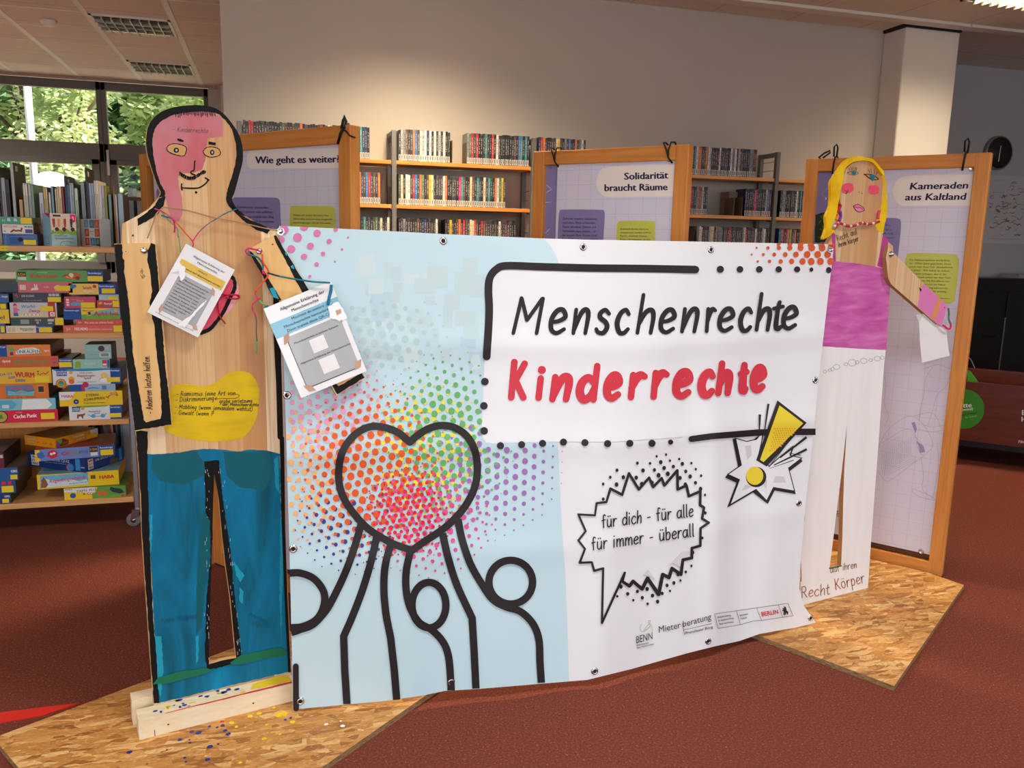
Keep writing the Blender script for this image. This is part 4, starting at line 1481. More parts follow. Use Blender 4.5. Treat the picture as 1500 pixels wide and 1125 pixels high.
for i in range(9):
    for j in range(11):
        x, y = 862 + i * 10 + (j % 2) * 5 + (11 - j) * 2, 190 + j * 9
        if (x - 900) * .62 + (y - 92) * -.35 < 24 and x + y * .98 < 1166 and x > 830 + (310 - y) * .32:
            c = N4((x, y))
            disc(bmb, BAN, c[0], c[1], 1.15, paint((222, 160, 40)), 6.4, n=8)
disc(bmb, BAN, *N4((806, 389)), 15, INK, 5.6, n=20)
disc(bmb, BAN, *N4((800, 384)), 12.6, BURY, 6.2, 13.4, 20)

# sponsor line
DK = paint((60, 54, 66))
text(bmb, BAN, 'BENN', N5((148, 478)), N5((258, 448)), 52 / 4.6875, DK, 5, .0, upv=(-.02, -1))
text(bmb, BAN, 'Berlin Entwickelt', N5((150, 497)), N5((232, 478)), 12 / 4.6875, DK, 5, .02, upv=(0, -1))
text(bmb, BAN, 'Neue Nachbarschaften', N5((153, 514)), N5((268, 486)), 12 / 4.6875, DK, 5, .02, upv=(0, -1))
ribbon(bmb, BAN, cr(N5.l([(182, 345), (174, 372), (184, 396), (206, 392), (232, 372), (246, 350)]), 5), .6, paint((150, 186, 140)), 5)
ribbon(bmb, BAN, cr(N5.l([(200, 390), (214, 366), (238, 344), (254, 362), (256, 398)]), 5), .6, paint((186, 180, 120)), 5)
disc(bmb, BAN, *N5((238, 326)), 1.7, paint((206, 120, 110)), 5)
disc(bmb, BAN, *N5((238, 326)), 1.1, VINYL, 5.4)
text(bmb, BAN, 'Mieter', N5((303, 404)), N5((452, 370)), 46 / 4.6875, DK, 5, -.012, upv=(-.06, -1))
text(bmb, BAN, 'beratung', N5((468, 366)), N5((662, 312)), 46 / 4.6875, DK, 5, -.012, upv=(-.06, -1))
text(bmb, BAN, 'Prenzlauer Berg', N5((486, 416)), N5((672, 372)), 19 / 4.6875, DK, 5, .03, upv=(-.06, -1))
ribbon(bmb, BAN, N5.l([(478, 418), (464, 340)]), .6, DK, 5)
ribbon(bmb, BAN, N5.l([(470, 386), (664, 342)]), .6, DK, 5)
ribbon(bmb, BAN, N5.l([(684, 276), (1188, 203), (1222, 288), (1006, 320), (950, 324), (862, 349), (708, 375)]), .55, DK, 5, closed=True)
for a, b in (((836, 258), (862, 349)), ((974, 236), (1006, 320)), ((1122, 213), (1152, 300))):
    ribbon(bmb, BAN, N5.l([a, b]), .55, DK, 5)
for s_, a, b in (('Senatsverwaltung', (704, 304), (796, 290)), ('für Stadtentwicklung,', (710, 328), (816, 308)), ('Bauen und Wohnen', (718, 350), (816, 334)), ('Bezirksamt', (858, 292), (914, 280)), ('Pankow', (864, 314), (906, 306))):
    text(bmb, BAN, s_, N5(a), N5(b), 13 / 4.6875, DK, 5, .02, upv=(-.12, -1))
text(bmb, BAN, 'BERLIN', N5((1010, 292)), N5((1122, 274)), 32 / 4.6875, paint((206, 46, 50)), 5, .045, upv=(-.18, -1))
BEAR = [(1162, 226), (1170, 224), (1176, 236), (1178, 250), (1190, 262), (1188, 280), (1180, 278), (1178, 268), (1172, 268), (1170, 282), (1158, 282), (1162, 266), (1158, 256), (1148, 254), (1150, 248), (1160, 246), (1150, 240), (1152, 234), (1162, 238)]
poly(bmb, BAN, N5.l(BEAR), INK, 5)
banner = bmb.build('banner', smooth=True, at=BAN.pt(800, 1001))
tag(banner, 'big printed vinyl banner stretched between the two wooden cutout figures', 'banner')
for x, y in ((649, 353), (854, 362), (1041, 366), (420.5, 579), (429.5, 804), (440, 1027), (661, 999), (871, 983), (1037, 939), (1194, 557), (1170, 737), (1187, 905)):
    p = BAN.pt(x, y, .0005)
    mb = MB()
    nn = BAN.n
    prof = [(.0055, .0002), (.0055, .0022), (.0075, .0036), (.0105, .003), (.0125, .0002)]
    ring = []
    u = nn.orthogonal().normalized()
    w = nn.cross(u)
    n = 18
    for r_, h in prof:
        for k in range(n):
            a = 2 * PI * k / n
            ring.append(p + nn * (h + .001) + (u * math.cos(a) + w * math.sin(a)) * r_)
    mb.add(ring, [(i * n + k, i * n + (k + 1) % n, (i + 1) * n + (k + 1) % n, (i + 1) * n + k) for i in range(4) for k in range(n)], CHROME, smooth=True)
    mb.lathe(p, nn, [(.0056, .0006), (.0056, .0013)], plain('grommet_dark', (60, 40, 34), .8), 14)
    mb.build('grommet', banner)


def bolt(S_, x, y, off, parent, r_=.011):
    mb = MB()
    p = S_.pt(x, y, off)
    mb.lathe(p, S_.n, [(r_ * 1.35, 0), (r_ * 1.35, .002), (r_, .0022), (r_, .009), (r_ * .6, .010), (r_ * .6, .016), (r_ * .3, .017)], CHROME, 6, False)
    return mb.build('bolt', parent)


bolt(BAN, 411, 339, .004, boy, .0085)

# second arm, reaching over the banner
A0, A1, A2 = BOY.pt(364, 365, .020), BOY.pt(403, 344, .022), BAN.pt(515, 566, .034)
nn = (A1 - A0).cross(A2 - A0).normalized()
if nn.dot(EYE - A0) < 0:
    nn = -nn
ARM2 = PxSurf(A0, nn)
mb = MB()
mb.prism(ARM2, [(364.4, 365), (403, 344), (449.6, 420), (535, 553.5), (493, 579), (411, 440)], .018, PINEA, PINEE)
poly(mb, ARM2, jag(ZP.l([(690, 155), (710, 170), (730, 200), (790, 300), (850, 400), (885, 455), (860, 462), (820, 420), (770, 310), (720, 225), (700, 190)]), .4, 4, 3), BLACK, 1)
poly(mb, ARM2, jag([(401, 345.5), (404, 345), (450, 420.5), (534, 553), (494, 577.5), (484, 561), (489, 557), (496, 566), (524, 549), (440, 424), (424, 392), (404, 356)], .5, 4, 4), BLACK, 1)
for pts in ([(810, 385), (838, 378), (860, 430), (870, 450), (835, 440), (822, 410)], [(905, 165), (915, 162), (920, 185), (910, 182)], [(940, 250), (955, 240), (962, 268), (945, 262)]):
    poly(mb, ARM2, jag(ZP.l(pts), .3, 3, 2), TEALL, 2)
disc(mb, ARM2, *ZP((830, 117)), 1.3, plain('screw_hole', (92, 66, 48), .7), 1)
arm2 = mb.build('arm_panel', boy)
mb = MB()
p = ARM2.pt(*ZP((748, 160)))
mb.lathe(p - nn * .004, nn, [(.009, 0), (.009, .006), (.006, .0085), (.003, .009)], CHROME, 14)
mb.build('screw', arm2)


# ------------------------------------------------------------------ laminated sheets on the bearded figure
LAM = plain('laminated_paper', (234, 234, 236), .12, .5, 0, .6)
LGREY = plain('laminated_grey', (168, 170, 174), .12, .5, 0, .6)
TAPE = plain('paper_tape', (196, 160, 136), .5)
TAPE_GLARE = plain('tape_glare', (244, 246, 250), .08, .8, 0, 1)  # clear tape drawn opaque, its white glare put into the colour
TXT = plain('toner', (44, 44, 50), .4)


class Quad(Surf):
    """sheet given by its four corners in the room, 0..1 both ways, v downward"""
    def __init__(s, c):
        s.c = c
        s.n = (c[3] - c[0]).cross(c[1] - c[0]).normalized()
        if s.n.dot(EYE - c[0]) < 0:
            s.n = -s.n
        s.up = -1
        s.cell = None
        s.o, s.ex, s.ey = c[0], (c[1] - c[0]).normalized(), (c[0] - c[3]).normalized()

    def pt(s, u, v, off=0.0):
        a = s.c[0].lerp(s.c[1], u)
        b = s.c[3].lerp(s.c[2], u)
        return a.lerp(b, v) + s.n * (off + .012 * math.sin(PI * u) * math.sin(PI * v) * 0)


def sheet(S_, name_label, band, lines, body, qr):
    mb = MB()
    mb.prism(S_, [(0, 0), (1, 0), (1, 1), (0, 1)], .0012, LAM, LAM)
    return mb


SH1 = PxSurf(BOY.o + BOY.n * .034, BOY.n)
Q1 = Quad([SH1.pt(*ZP(p)) for p in ((302, 112), (600, 272), (375, 685), (65, 530))])
mb = MB()
mb.prism(Q1, [(0, 0), (1, 0), (1, 1), (0, 1)], .0012, LAM, LAM)
V = (0, -1)


def q1t(s, u0, u1, v, h, m=TXT, b=.02, layer=3):
    V2, T, ar = glyphs(s)
    for k in (0, -1, 1):
        put(mb, QQ, [(u0 + (u1 - u0) * a + k * b * h * .9, v - h * c) for a, c in V2], T, m, layer + .05 * k)


QQ = Q1
q1t('Allgemeine Erklärung der', .22, .86, .105, .026, b=.03)
q1t('Menschenrechte', .34, .74, .155, .026, b=.03)
poly(mb, Q1, rrect(.06, .195, .96, .325, .02), plain('band_yellow', (222, 184, 52), .15, .5, 0, .5), 1)
q1t('Artikel 2', .42, .6, .24, .022)
q1t('Niemand darf diskriminiert werden', .12, .92, .295, .026)
rect(mb, Q1, .16, .37, .86, .9, LGREY, 1)
for i, s_ in enumerate(('Alle Menschenrechte gelten für', 'Alle Menschen gleichermaßen.', 'Niemand darf benachteiligt und', 'in seinen Menschenrechten', 'eingeschränkt werden wegen', 'seines Geschlechts, seiner', 'Hautfarbe, Religion, seiner', 'nationalen Zugehörigkeit,', 'politischen Überzeugung, des', 'Besitzes oder anderer', 'Unterschiede.')):
    q1t(s_, .2, .2 + .6 * len(s_) / 31, .43 + i * .043, .02)
q1t('© Allgemeine Erklärung der Menschenrechte', .12, .86, .955, .012)
for u, v, a in ((.19, .36, -.5), (.84, .385, .2), (.17, .885, .7), (.86, .9, -.2)):
    poly(mb, Q1, ell(u, v, .075, .032, 4, a + .5), TAPE, 4)
poly(mb, Q1, jag([(.0, .3), (.06, .25), (.2, .29), (.28, .40), (.24, .46), (.12, .36), (.02, .42)], .012, .03, 3, True), TAPE_GLARE, 5)
poly(mb, Q1, jag([(.57, .97), (.68, .8), (.8, .52), (.82, .53), (.735, .8), (.70, .96)], .008, .03, 4, True), TAPE_GLARE, 5)
s1 = mb.build('paper_sheet')
tag(s1, 'laminated sheet with yellow heading band hanging tilted on the figure\'s chest', 'paper', 'laminated information sheets')

SH2 = PxSurf(ARM2.o + nn * .030, (nn + BOY.n * .3).normalized())
Q2 = Quad([SH2.pt(*ZP(p)) for p in ((775, 510), (1185, 340), (1405, 890), (1005, 1055))])
mb = MB()
QQ = Q2
mb.prism(Q2, [(0, 0), (1, 0), (1, 1), (0, 1)], .0012, LAM, LAM)
q1t('Allgemeine Erklärung der', .2, .86, .085, .034, b=.03)
q1t('Menschenrechte', .34, .74, .14, .034, b=.03)
rect(mb, Q2, 0, .17, 1, .335, plain('band_blue', (120, 186, 214), .15, .5, 0, .5), 1)
q1t('Möchtest du weitere', .3, .78, .215, .03, b=0)
q1t('Menschenrechte kennenlernen?', .16, .9, .265, .03, b=0)
q1t('Dann scanne diese QR-Codes!', .18, .92, .315, .03, b=0)
rect(mb, Q2, .13, .36, .93, .93, LGREY, 1)
ribbon(mb, Q2, [(.13, .37), (.13, .93), (.93, .93)], .008, TXT, 2)
q1t('Menschenrechte in leichter Sprache', .2, .86, .455, .02)
q1t('Allgemeine Erklärung der Menschenrechte', .17, .93, .675, .02)
rect(mb, Q2, .4, .475, .62, .62, WHITE, 2)
rect(mb, Q2, .42, .70, .66, .86, WHITE, 2)
for u, v, a in ((.13, .37, -1.2), (.9, .36, .6), (.92, .9, -1.0), (.16, .935, .1)):
    poly(mb, Q2, ell(u, v, .085, .04, 4, a + .5), TAPE, 4)
poly(mb, Q2, jag([(.82, .24), (1.0, .22), (1.02, .4), (.9, .42), (.8, .34)], .012, .03, 4, True), TAPE_GLARE, 5)
poly(mb, Q2, jag([(.9, .3), (.98, .3), (.97, .345), (.9, .35)], .005, .02, 4, True), TAPE, 6)
s2 = mb.build('paper_sheet')
tag(s2, 'laminated sheet with pale blue heading band hanging over the reaching arm', 'paper', 'laminated information sheets')


# ------------------------------------------------------------------ yarn and twine
def yarn(S_, pts, off, cols, r_, label, name='yarn', zc=ZP, lift=None):
    """strand along a drawn path; cols change along its length"""
    q = cr(zc.l(pts), 6)
    mb = MB()
    P = [S_.pt(x, y, off + (lift(i / (len(q) - 1)) if lift else 0)) for i, (x, y) in enumerate(q)]
    k = len(cols)
    for i, c in enumerate(cols):
        a, b = int(i * (len(P) - 1) / k), int((i + 1) * (len(P) - 1) / k)
        if b > a:
            mb.tube(P[a:b + 1], r_, plain('yarn_%02x%02x%02x' % c, c, .8), 6)
    o = mb.build(name)
    return tag(o, label, 'string')


PKY, ORY, TLY, GRY, REY = (216, 40, 120), (228, 82, 50), (36, 120, 140), (96, 170, 110), (190, 24, 40)
yarn(BOY, [(330, 112 + 20), (330, 100), (280, 40), (245, 0), (200, -45), (150, -80), (100, -100)], .036, [PKY, ORY, ORY, PKY, PKY], .0018, 'pink and orange yarn holding the chest sheet')
yarn(BOY, [(333, 100), (370, 45), (420, -2), (480, -40), (540, -75), (600, -98)], .022, [PKY, (150, 90, 140), (60, 130, 130), TLY], .0016, 'thin teal yarn running up to the neck from the chest sheet')
yarn(BOY, [(262, 165), (255, 110), (246, 60), (240, 20), (190, -30), (145, -85)], .022, [GRY, (70, 150, 110), GRY], .0016, 'thin green yarn dangling beside the figure\'s throat')
yarn(BOY, [(145, -62), (175, -50), (205, -44), (222, -20), (226, 20), (222, 45)], .022, [TLY, TLY, PKY, PKY, PKY], .0024, 'short teal and pink yarn knot below the figure\'s neck')
TW = (176, 140, 100)
yarn(BOY, [(60, 80), (90, 0), (110, -60), (140, -95), (170, -108), (300, -90), (450, -50), (600, -22), (760, 15), (870, 38)], .022, [TW], .0019, 'brown twine tied across the figure\'s neck and shoulder', 'twine')
yarn(ARM2, [(760, 165), (720, 150), (680, 145), (668, 165), (690, 182), (740, 200), (768, 240), (770, 290), (790, 300)], .008, [PKY, PKY, (150, 70, 150), TLY, TLY, PKY], .0026, 'knotted pink and teal yarn bow on the reaching arm')
yarn(ARM2, [(765, 180), (770, 230), (800, 280), (795, 320), (760, 360), (725, 410), (735, 450), (770, 485), (800, 495), (775, 502)], .012, [ORY, ORY, ORY, ORY, (220, 60, 90), GRY, TLY], .0024, 'orange yarn loop from the arm to the blue-banded sheet')
yarn(ARM2, [(790, 300), (850, 318), (920, 332), (1000, 345), (1080, 355), (1168, 360)], .036, [(30, 66, 84), TLY, TLY, TLY], .0026, 'dark teal yarn stretched along the top of the blue-banded sheet')
yarn(SH2, [(1186, 364), (1184, 400), (1172, 450), (1166, 488)], .006, [(20, 120, 160)], .0042, 'thick blue yarn tail on the blue-banded sheet')
yarn(BOY, [(740, 440), (700, 470), (692, 500), (715, 560), (716, 640), (720, 700), (718, 772)], .03, [PKY, (222, 50, 100), PKY, TLY, TLY, GRY], .0019, 'long pink and green yarn end dangling below the arm')
yarn(BOY, [(625, 440), (590, 420), (530, 432), (500, 450), (495, 500), (510, 560), (540, 600)], .006, [REY], .002, 'red yarn looped over the painted heart')
yarn(BOY, [(505, 420), (560, 425), (615, 425), (624, 440), (600, 448), (540, 440)], .008, [REY], .002, 'red yarn bow at the edge of the painted heart')

# ------------------------------------------------------------------ blonde figure
G1, G2, G3, G5 = Crop(1180, 190, 3.63), Crop(1180, 210, 7.033), Crop(1150, 480, 2.96), Crop(1290, 300, 4.323)
girl = empty('figure_cutout', tuple((gA + gB) / 2), 'wooden cutout figure with yellow hair, pink dress and white legs', 'cutout figure', 'painted wooden cutout figures')
WPAINT = NT('white_brushed', .55, .25)
_u = WPAINT.coord('UV')
_f = WPAINT.noise(WPAINT.mapping(_u, (26, 2, 1)), 1.0, 3).outputs[0]
WPAINT.col(WPAINT.ramp(_f, [(.3, (240, 240, 242)), (.65, (246, 246, 248))]))
WPAINT = WPAINT.mat
MAG = NT('magenta_paint', .35, .4)
_u = MAG.coord('UV')
_f = MAG.noise(MAG.mapping(_u, (5, 26, 1)), 1.0, 3, .6, .4).outputs[0]
MAG.col(MAG.ramp(_f, [(.3, (190, 76, 158)), (.5, (208, 104, 178)), (.7, (222, 134, 196))]))
MAG = MAG.mat
body = [(1196, 372), (1213, 358)] + G2.l([(300, 900), (345, 850), (368, 790), (362, 700), (352, 560), (356, 480), (382, 380), (410, 270), (480, 205), (560, 180), (650, 182), (700, 200), (745, 250), (785, 330), (800, 430), (796, 560), (770, 660), (738, 760), (722, 850), (740, 890), (790, 930)]) + G1.l([(420, 580), (465, 618), (466, 665), (455, 745), (440, 980), (430, 1125)]) + [(1297.6, 512), (1295, 534), (1286, 660), (1275, 801), (1271, 862), (1172, 888), (1172, 851), (1170, 801), (1177, 753), (1184, 660), (1191, 540), (1194, 440)]
slit = [(1240.5, 622), (1239, 650), (1236.5, 690), (1235, 740), (1234, 784), (1232, 829), (1215, 833), (1219, 801), (1227, 737), (1233, 690)]
mb = MB()
mb.prism(GIRL, body, .02, PINEG, PINEEG, [slit])
dress = G1.l([(60, 690), (148, 700), (290, 712), (455, 745), (447, 860), (440, 980), (431, 1120)]) + [(1298.5, 512), (1260, 511), (1215, 508), (1192, 507), (1193, 440)]
dress = [(max(x, 1194), y) for x, y in dress]
poly(mb, GIRL, jag(dress, .4, 5, 3), MAG, 1)
poly(mb, GIRL, G1.l([(138, 545), (158, 555), (160, 702), (148, 702)]), plain('strap_magenta', (186, 70, 150), .4), 1)
poly(mb, GIRL, G1.l([(410, 560), (442, 585), (418, 738), (380, 724), (396, 650)]), plain('strap_magenta', (186, 70, 150), .4), 1)
legs = [(1193, 507), (1215, 508), (1260, 511), (1297.4, 513), (1295, 534), (1286, 660), (1275.3, 801), (1271.4, 861), (1172.6, 887), (1172.6, 851), (1170.8, 801), (1177.8, 753), (1184.8, 660), (1191.6, 540)]
poly(mb, GIRL, legs, WPAINT, .6, [slit])
ribbon(mb, GIRL, jag([(1177.8, 753), (1171.6, 801), (1173.2, 851)], .6, 8, 4, False), [1.2, 2.6, 1.2], plain('bare_edge', (168, 112, 62), .6), 2, rough=.4)
# face
EYEB = plain('eye_teal', (20, 120, 146), .4)
ribbon(mb, GIRL, cr(G2.l([(425, 303), (460, 290), (500, 282), (540, 308), (500, 326), (455, 318), (425, 303)]), 4), [.5, .9, 1, .7, .9, .8, .5], BLACK, 3)
poly(mb, GIRL, cr(G2.l([(470, 295), (500, 286), (520, 300), (508, 322), (480, 318)]), 4, True), EYEB, 2)
ribbon(mb, GIRL, cr(G2.l([(600, 318), (650, 318), (700, 330), (748, 368), (690, 372), (650, 355), (612, 322)]), 4), [1.2, .9, 1, .8, .9, .9, 1.1], BLACK, 3)
poly(mb, GIRL, cr(G2.l([(660, 322), (700, 330), (712, 350), (690, 388), (668, 362)]), 4, True), EYEB, 4)
for a, b in (((455, 280), (445, 258)), ((472, 274), (463, 245)), ((488, 272), (487, 240)), ((505, 276), (510, 244)), ((518, 280), (526, 250)), ((660, 305), (642, 268)), ((682, 312), (668, 262)), ((702, 320), (708, 260)), ((718, 328), (745, 276))):
    ribbon(mb, GIRL, G2.l([a, b]), .6, BLACK, 3)
BLUSH = plain('blush_pink', (234, 84, 112), .5)
poly(mb, GIRL, cr(G2.l([(372, 470), (385, 425), (440, 407), (485, 425), (490, 480), (455, 510), (385, 512)]), 4, True), BLUSH, 2)
poly(mb, GIRL, cr(G2.l([(648, 450), (670, 432), (735, 435), (756, 470), (745, 515), (690, 524), (648, 505)]), 4, True), BLUSH, 2)
for pts in ([(400, 480), (425, 500), (418, 522)], [(410, 520), (432, 498), (436, 478)], [(545, 500), (548, 508)], [(578, 508), (580, 522)]):
    ribbon(mb, GIRL, G2.l(pts), .7, plain('ink_maroon', (80, 24, 40), .5), 3)
LIPS = [(492, 648), (515, 634), (548, 632), (590, 662), (602, 690), (575, 700), (548, 706), (515, 688)]
poly(mb, GIRL, cr(G2.l(LIPS), 4, True), plain('lip_pink', (240, 130, 170), .5), 2)
ribbon(mb, GIRL, cr(G2.l(LIPS), 4, True), .8, BLACK, 3, closed=True)
ribbon(mb, GIRL, cr(G2.l([(500, 652), (530, 662), (558, 660), (590, 684)]), 4), .7, BLACK, 3)
BRN = plain('brown_ink', (156, 92, 36), .5)
hand(mb, GIRL, 'Recht auf', G2((325, 1008)), G2((540, 930)), 5.2, .6, plain('dark_ink', (26, 40, 40), .5), 3)
hand(mb, GIRL, 'ihren körper', G2((340, 1072)), G2((550, 1000)), 4.6, .6, plain('dark_ink', (26, 40, 40), .5), 3)
for i, (x, y, r_) in enumerate(((172, 190, 8), (192, 184, 7), (205, 180, 9), (222, 170, 14), (262, 158, 8), (290, 152, 18), (312, 150, 9), (340, 144, 14), (370, 140, 8), (398, 134, 13), (420, 130, 9))):
    ribbon(mb, GIRL, G3.l(jag(ell(x, y, r_, r_ * .8, 10), 1, 4, i)), .5, plain('pencil_grey', (150, 146, 146), .6), 3, closed=True)
hand(mb, GIRL, 'Recht', Crop(1150, 700, 5)((118, 878)), Crop(1150, 700, 5)((335, 850)), 60 / 5 * .8, 1.1, BRN, 3)
hand(mb, GIRL, 'Körper', Crop(1150, 700, 5)((368, 820)), Crop(1150, 700, 5)((590, 762)), 9.5, 1.1, BRN, 3)
hand(mb, GIRL, 'auf ihren', Crop(1150, 700, 5)((330, 695)), Crop(1150, 700, 5)((528, 655)), 6, .9, BRN, 3)
ribbon(mb, GIRL, [(1214.8, 832.4), (1222, 831), (1232, 828.6)], 2.0, plain('teal_edge', (28, 120, 104), .5), 3)
mb.build('body_panel', girl)
# supporting batten behind the legs
mb = MB()
gd = (gB - gA)
gd.z = 0
gd.normalize()
Mg = Matrix((gd, -GIRL.n, Vector((0, 0, 1)))).transposed().to_4x4()
Mg.translation = Vector((gA.x, gA.y, 0))
mb.box((.02, .0215, .0185), (.415, .062, .075), RAW, Mg)
mb.build('batten', girl)
# thick yellow hair
YHAIR = NT('yellow_hair', .6, .25)
_f = YHAIR.noise(YHAIR.coord(), 14, 3).outputs[0]
YHAIR.col(YHAIR.ramp(_f, [(.35, (228, 174, 6)), (.6, (246, 206, 22))]))
YHAIR.bump(_f, .3, .004)
YHAIR = YHAIR.mat
HS = PxSurf(GIRL.o + GIRL.n * .012, GIRL.n)
hair = [(182, 992), (215, 880), (210, 755), (255, 650), (262, 500), (262, 400), (290, 350), (370, 230), (440, 162), (540, 131), (640, 146), (700, 166), (760, 232), (806, 290), (806, 330), (790, 320), (740, 246), (690, 196), (620, 178), (540, 180), (470, 205), (408, 262), (386, 380), (362, 500), (340, 600), (326, 700), (300, 790), (262, 880), (300, 905)]
mb = MB()
mb.prism(HS, jag(cr(G2.l(hair), 3, True), .25, 3, 4), .012, YHAIR, YHAIR)
HB = PxSurf(GIRL.o - GIRL.n * .0215, GIRL.n)
mb.prism(HB, jag(cr(G2.l([(770, 300), (806, 290), (828, 400), (832, 480), (840, 560), (842, 640), (838, 740), (810, 860), (795, 932), (750, 910), (716, 866), (738, 760), (775, 640), (790, 540)]), 3, True), .25, 3, 5), .008, YHAIR, YHAIR)
mb.build('hair', girl, bevel=.003)
mb = MB()
PKR, WHT = plain('cord_red', (206, 40, 78), .7), plain('cord_white', (226, 214, 204), .7)
q = cr(G2.l([(255, 858), (300, 830), (340, 826), (400, 850), (460, 852), (520, 832), (560, 818), (600, 832), (660, 826), (730, 806)]), 8)
P = [GIRL.pt(x, y, .008 + (.004 if x > 1225 else .02 * (1225 - x) / 20)) for x, y in q]
for i in range(0, len(P) - 1, 3):
    mb.tube(P[i:i + 4], .0052, PKR if (i // 3) % 3 else WHT, 8)
mb.build('necklace', girl)
for pts, m_ in (([(330, 620), (345, 650), (320, 690), (305, 740)], REY), ([(345, 700), (350, 750), (335, 800)], (110, 60, 150)), ([(300, 720), (318, 750), (300, 790)], (240, 140, 90)), ([(752, 690), (740, 730), (732, 780)], (220, 80, 110))):
    mb = MB()
    mb.tube([GIRL.pt(x, y, .006) for x, y in cr(G2.l(pts), 5)], .005, plain('bead_%02x%02x%02x' % m_, m_, .6), 8)
    mb.build('earring_cord', girl)
# raised arm
GA = PxSurf(GIRL.o + GIRL.n * .021, GIRL.n)
mb = MB()
armg = G1.l([(428, 680), (440, 620), (470, 655), (610, 800), (757, 935), (737, 1000), (722, 1042), (700, 1035), (455, 822), (440, 790)])
mb.prism(GA, armg, .02, PINEG, PINEEG)
poly(mb, GA, jag(G1.l([(626, 818), (756, 936), (736, 1000), (721, 1040), (700, 1033), (594, 936), (604, 880)]), .3, 4, 3), plain('arm_pink', (222, 128, 186), .45), 1)
poly(mb, GA, G1.l([(704, 892), (722, 906), (690, 1012), (668, 996)]), plain('arm_orange', (222, 150, 90), .5), 2)
disc(mb, GA, *G1((738, 945)), .8, BLACK, 2)
poly(mb, GA, G1.l([(604, 836), (616, 850), (612, 862), (606, 850)]), BLACK, 2)
ag = mb.build('arm_panel', girl)
mb = MB()
for x, y in ((452, 662), ):
    p = GA.pt(*G1((x, y)))
    mb.lathe(p, GA.n, [(.012, 0), (.012, .003), (.008, .004), (.007, .011), (.003, .013)], CHROME, 8)
mb.build('bolt', ag)
mb = MB()
p = GIRL.pt(*G1((420, 712)))
q = GIRL.pt(*G1((443, 712)))
mb.tube([p + GIRL.n * .001, p + GIRL.n * .006, q + GIRL.n * .006], .0022, CHROME, 8)
mb.build('hook', girl)
bolt(BAN, 1214, 366, .006, girl, .0085)
# sheet hanging from the hand
SH3 = PxSurf(GIRL.o + GIRL.n * .012, GIRL.n)
mb = MB()
mb.prism(SH3, G5.l([(222, 697), (270, 690), (365, 765), (416, 792), (425, 880), (437, 955), (262, 1000), (250, 880), (243, 745)]), .0012, WHITE, WHITE)
poly(mb, SH3, G5.l([(222, 697), (270, 690), (244, 745)]), plain('paper_fold', (214, 212, 214), .5), 1)
ribbon(mb, SH3, jag(G5.l([(250, 800), (270, 812), (300, 828), (308, 832)]), .3, 3, 2, False), .8, TAPE_GLARE, 2)
tag(mb.build('paper_sheet'), 'blank back of a white sheet dangling from the blonde figure\'s hand', 'paper')
yarn(GA, [(421, 655), (424, 690), (424, 725), (436, 760), (430, 785), (410, 780), (400, 770), (385, 762)], .006, [(60, 120, 110), (80, 140, 130), PKY, PKY, PKY], .004, 'pink and green yarn looped at the blonde figure\'s hand', zc=G5)

# ------------------------------------------------------------------ framed exhibition boards
LILAC = NT('lilac_poster', .3, .4)
_u = LILAC.coord('UV')
_s = LILAC.n('SeparateXYZ', i_0=_u)
_c = None
_base = LILAC.mix(.0, (212, 212, 232), (212, 212, 232))
for _o in (0, 1):
    _m = LILAC.math('MODULO', LILAC.math('ADD', _s.outputs[_o], 10.0), .0605)
    _base = LILAC.mix(LILAC.math('MULTIPLY', LILAC.math('COMPARE', _m, 0.0, .0009), .6), _base, (150, 148, 186))
LILAC.col(_base)
LILAC = LILAC.mat
VIO, LIME, CREAM = paint((134, 128, 178), .3), paint((196, 204, 92), .3), paint((236, 230, 224), .3)
DARKIN = plain('frame_inside', (86, 50, 30), .6)


def board(pl, pr, zt, label, draw=None, deep=.045, rw=.058, grp='framed exhibition boards'):
    """standing poster frame: pl and pr are the front corners on the floor"""
    pl, pr = Vector((pl[0], pl[1], 0)), Vector((pr[0], pr[1], 0))
    d = (pr - pl)
    Wd = d.length
    d.normalize()
    n = Vector((d.y, -d.x, 0))
    r = empty('exhibition_board', tuple((pl + pr) / 2), label, 'exhibition board', grp)
    Mx = Matrix((d, -n, Vector((0, 0, 1)))).transposed().to_4x4()
    Mx.translation = pl
    z0 = .006

    def bar(nm, lo, hi, mt):
        b = MB()
        b.box(lo, hi, mt, Mx)
        return b.build(nm, r, bevel=.004)
    bar('stile', (0, 0, z0), (rw, deep, zt), WOOD_Z)
    bar('stile', (Wd - rw, 0, z0), (Wd, deep, zt), WOOD_Z)
    bar('rail', (rw - .004, .0005, zt - rw), (Wd - rw + .004, deep - .001, zt - .0005), WOOD_R)
    bar('rail', (rw - .004, .0005, z0), (Wd - rw + .004, deep - .001, z0 + rw), WOOD_R)
    bk = MB()
    bk.box((rw - .002, deep - .012, z0 + rw - .002), (Wd - rw + .002, deep - .006, zt - rw + .002), DARKIN, Mx)
    bk.build('backing', r)
    for x in (.05, Wd - .05):
        f = MB()
        f.box((x - .03, .006, 0), (x + .03, deep - .006, .012), plain('foot_black', (30, 28, 28), .6), Mx)
        f.build('foot', r)
    PS = PxSurf(pl - n * .014, n)
    PM = Surf(pl - n * .014, d, (0, 0, 1))
    PS.uv = PM.uv
    if draw:
        draw(r, PS, PM, Wd, zt, rw)
    return r, Mx, Wd, d, n, PS, PM


def poster(r, PM, x0, x1, z0, z1):
    m_ = MB()
    m_.prism(PM, [(x0, z0), (x1, z0), (x1, z1), (x0, z1)], .0015, LILAC, LILAC)
    return m_


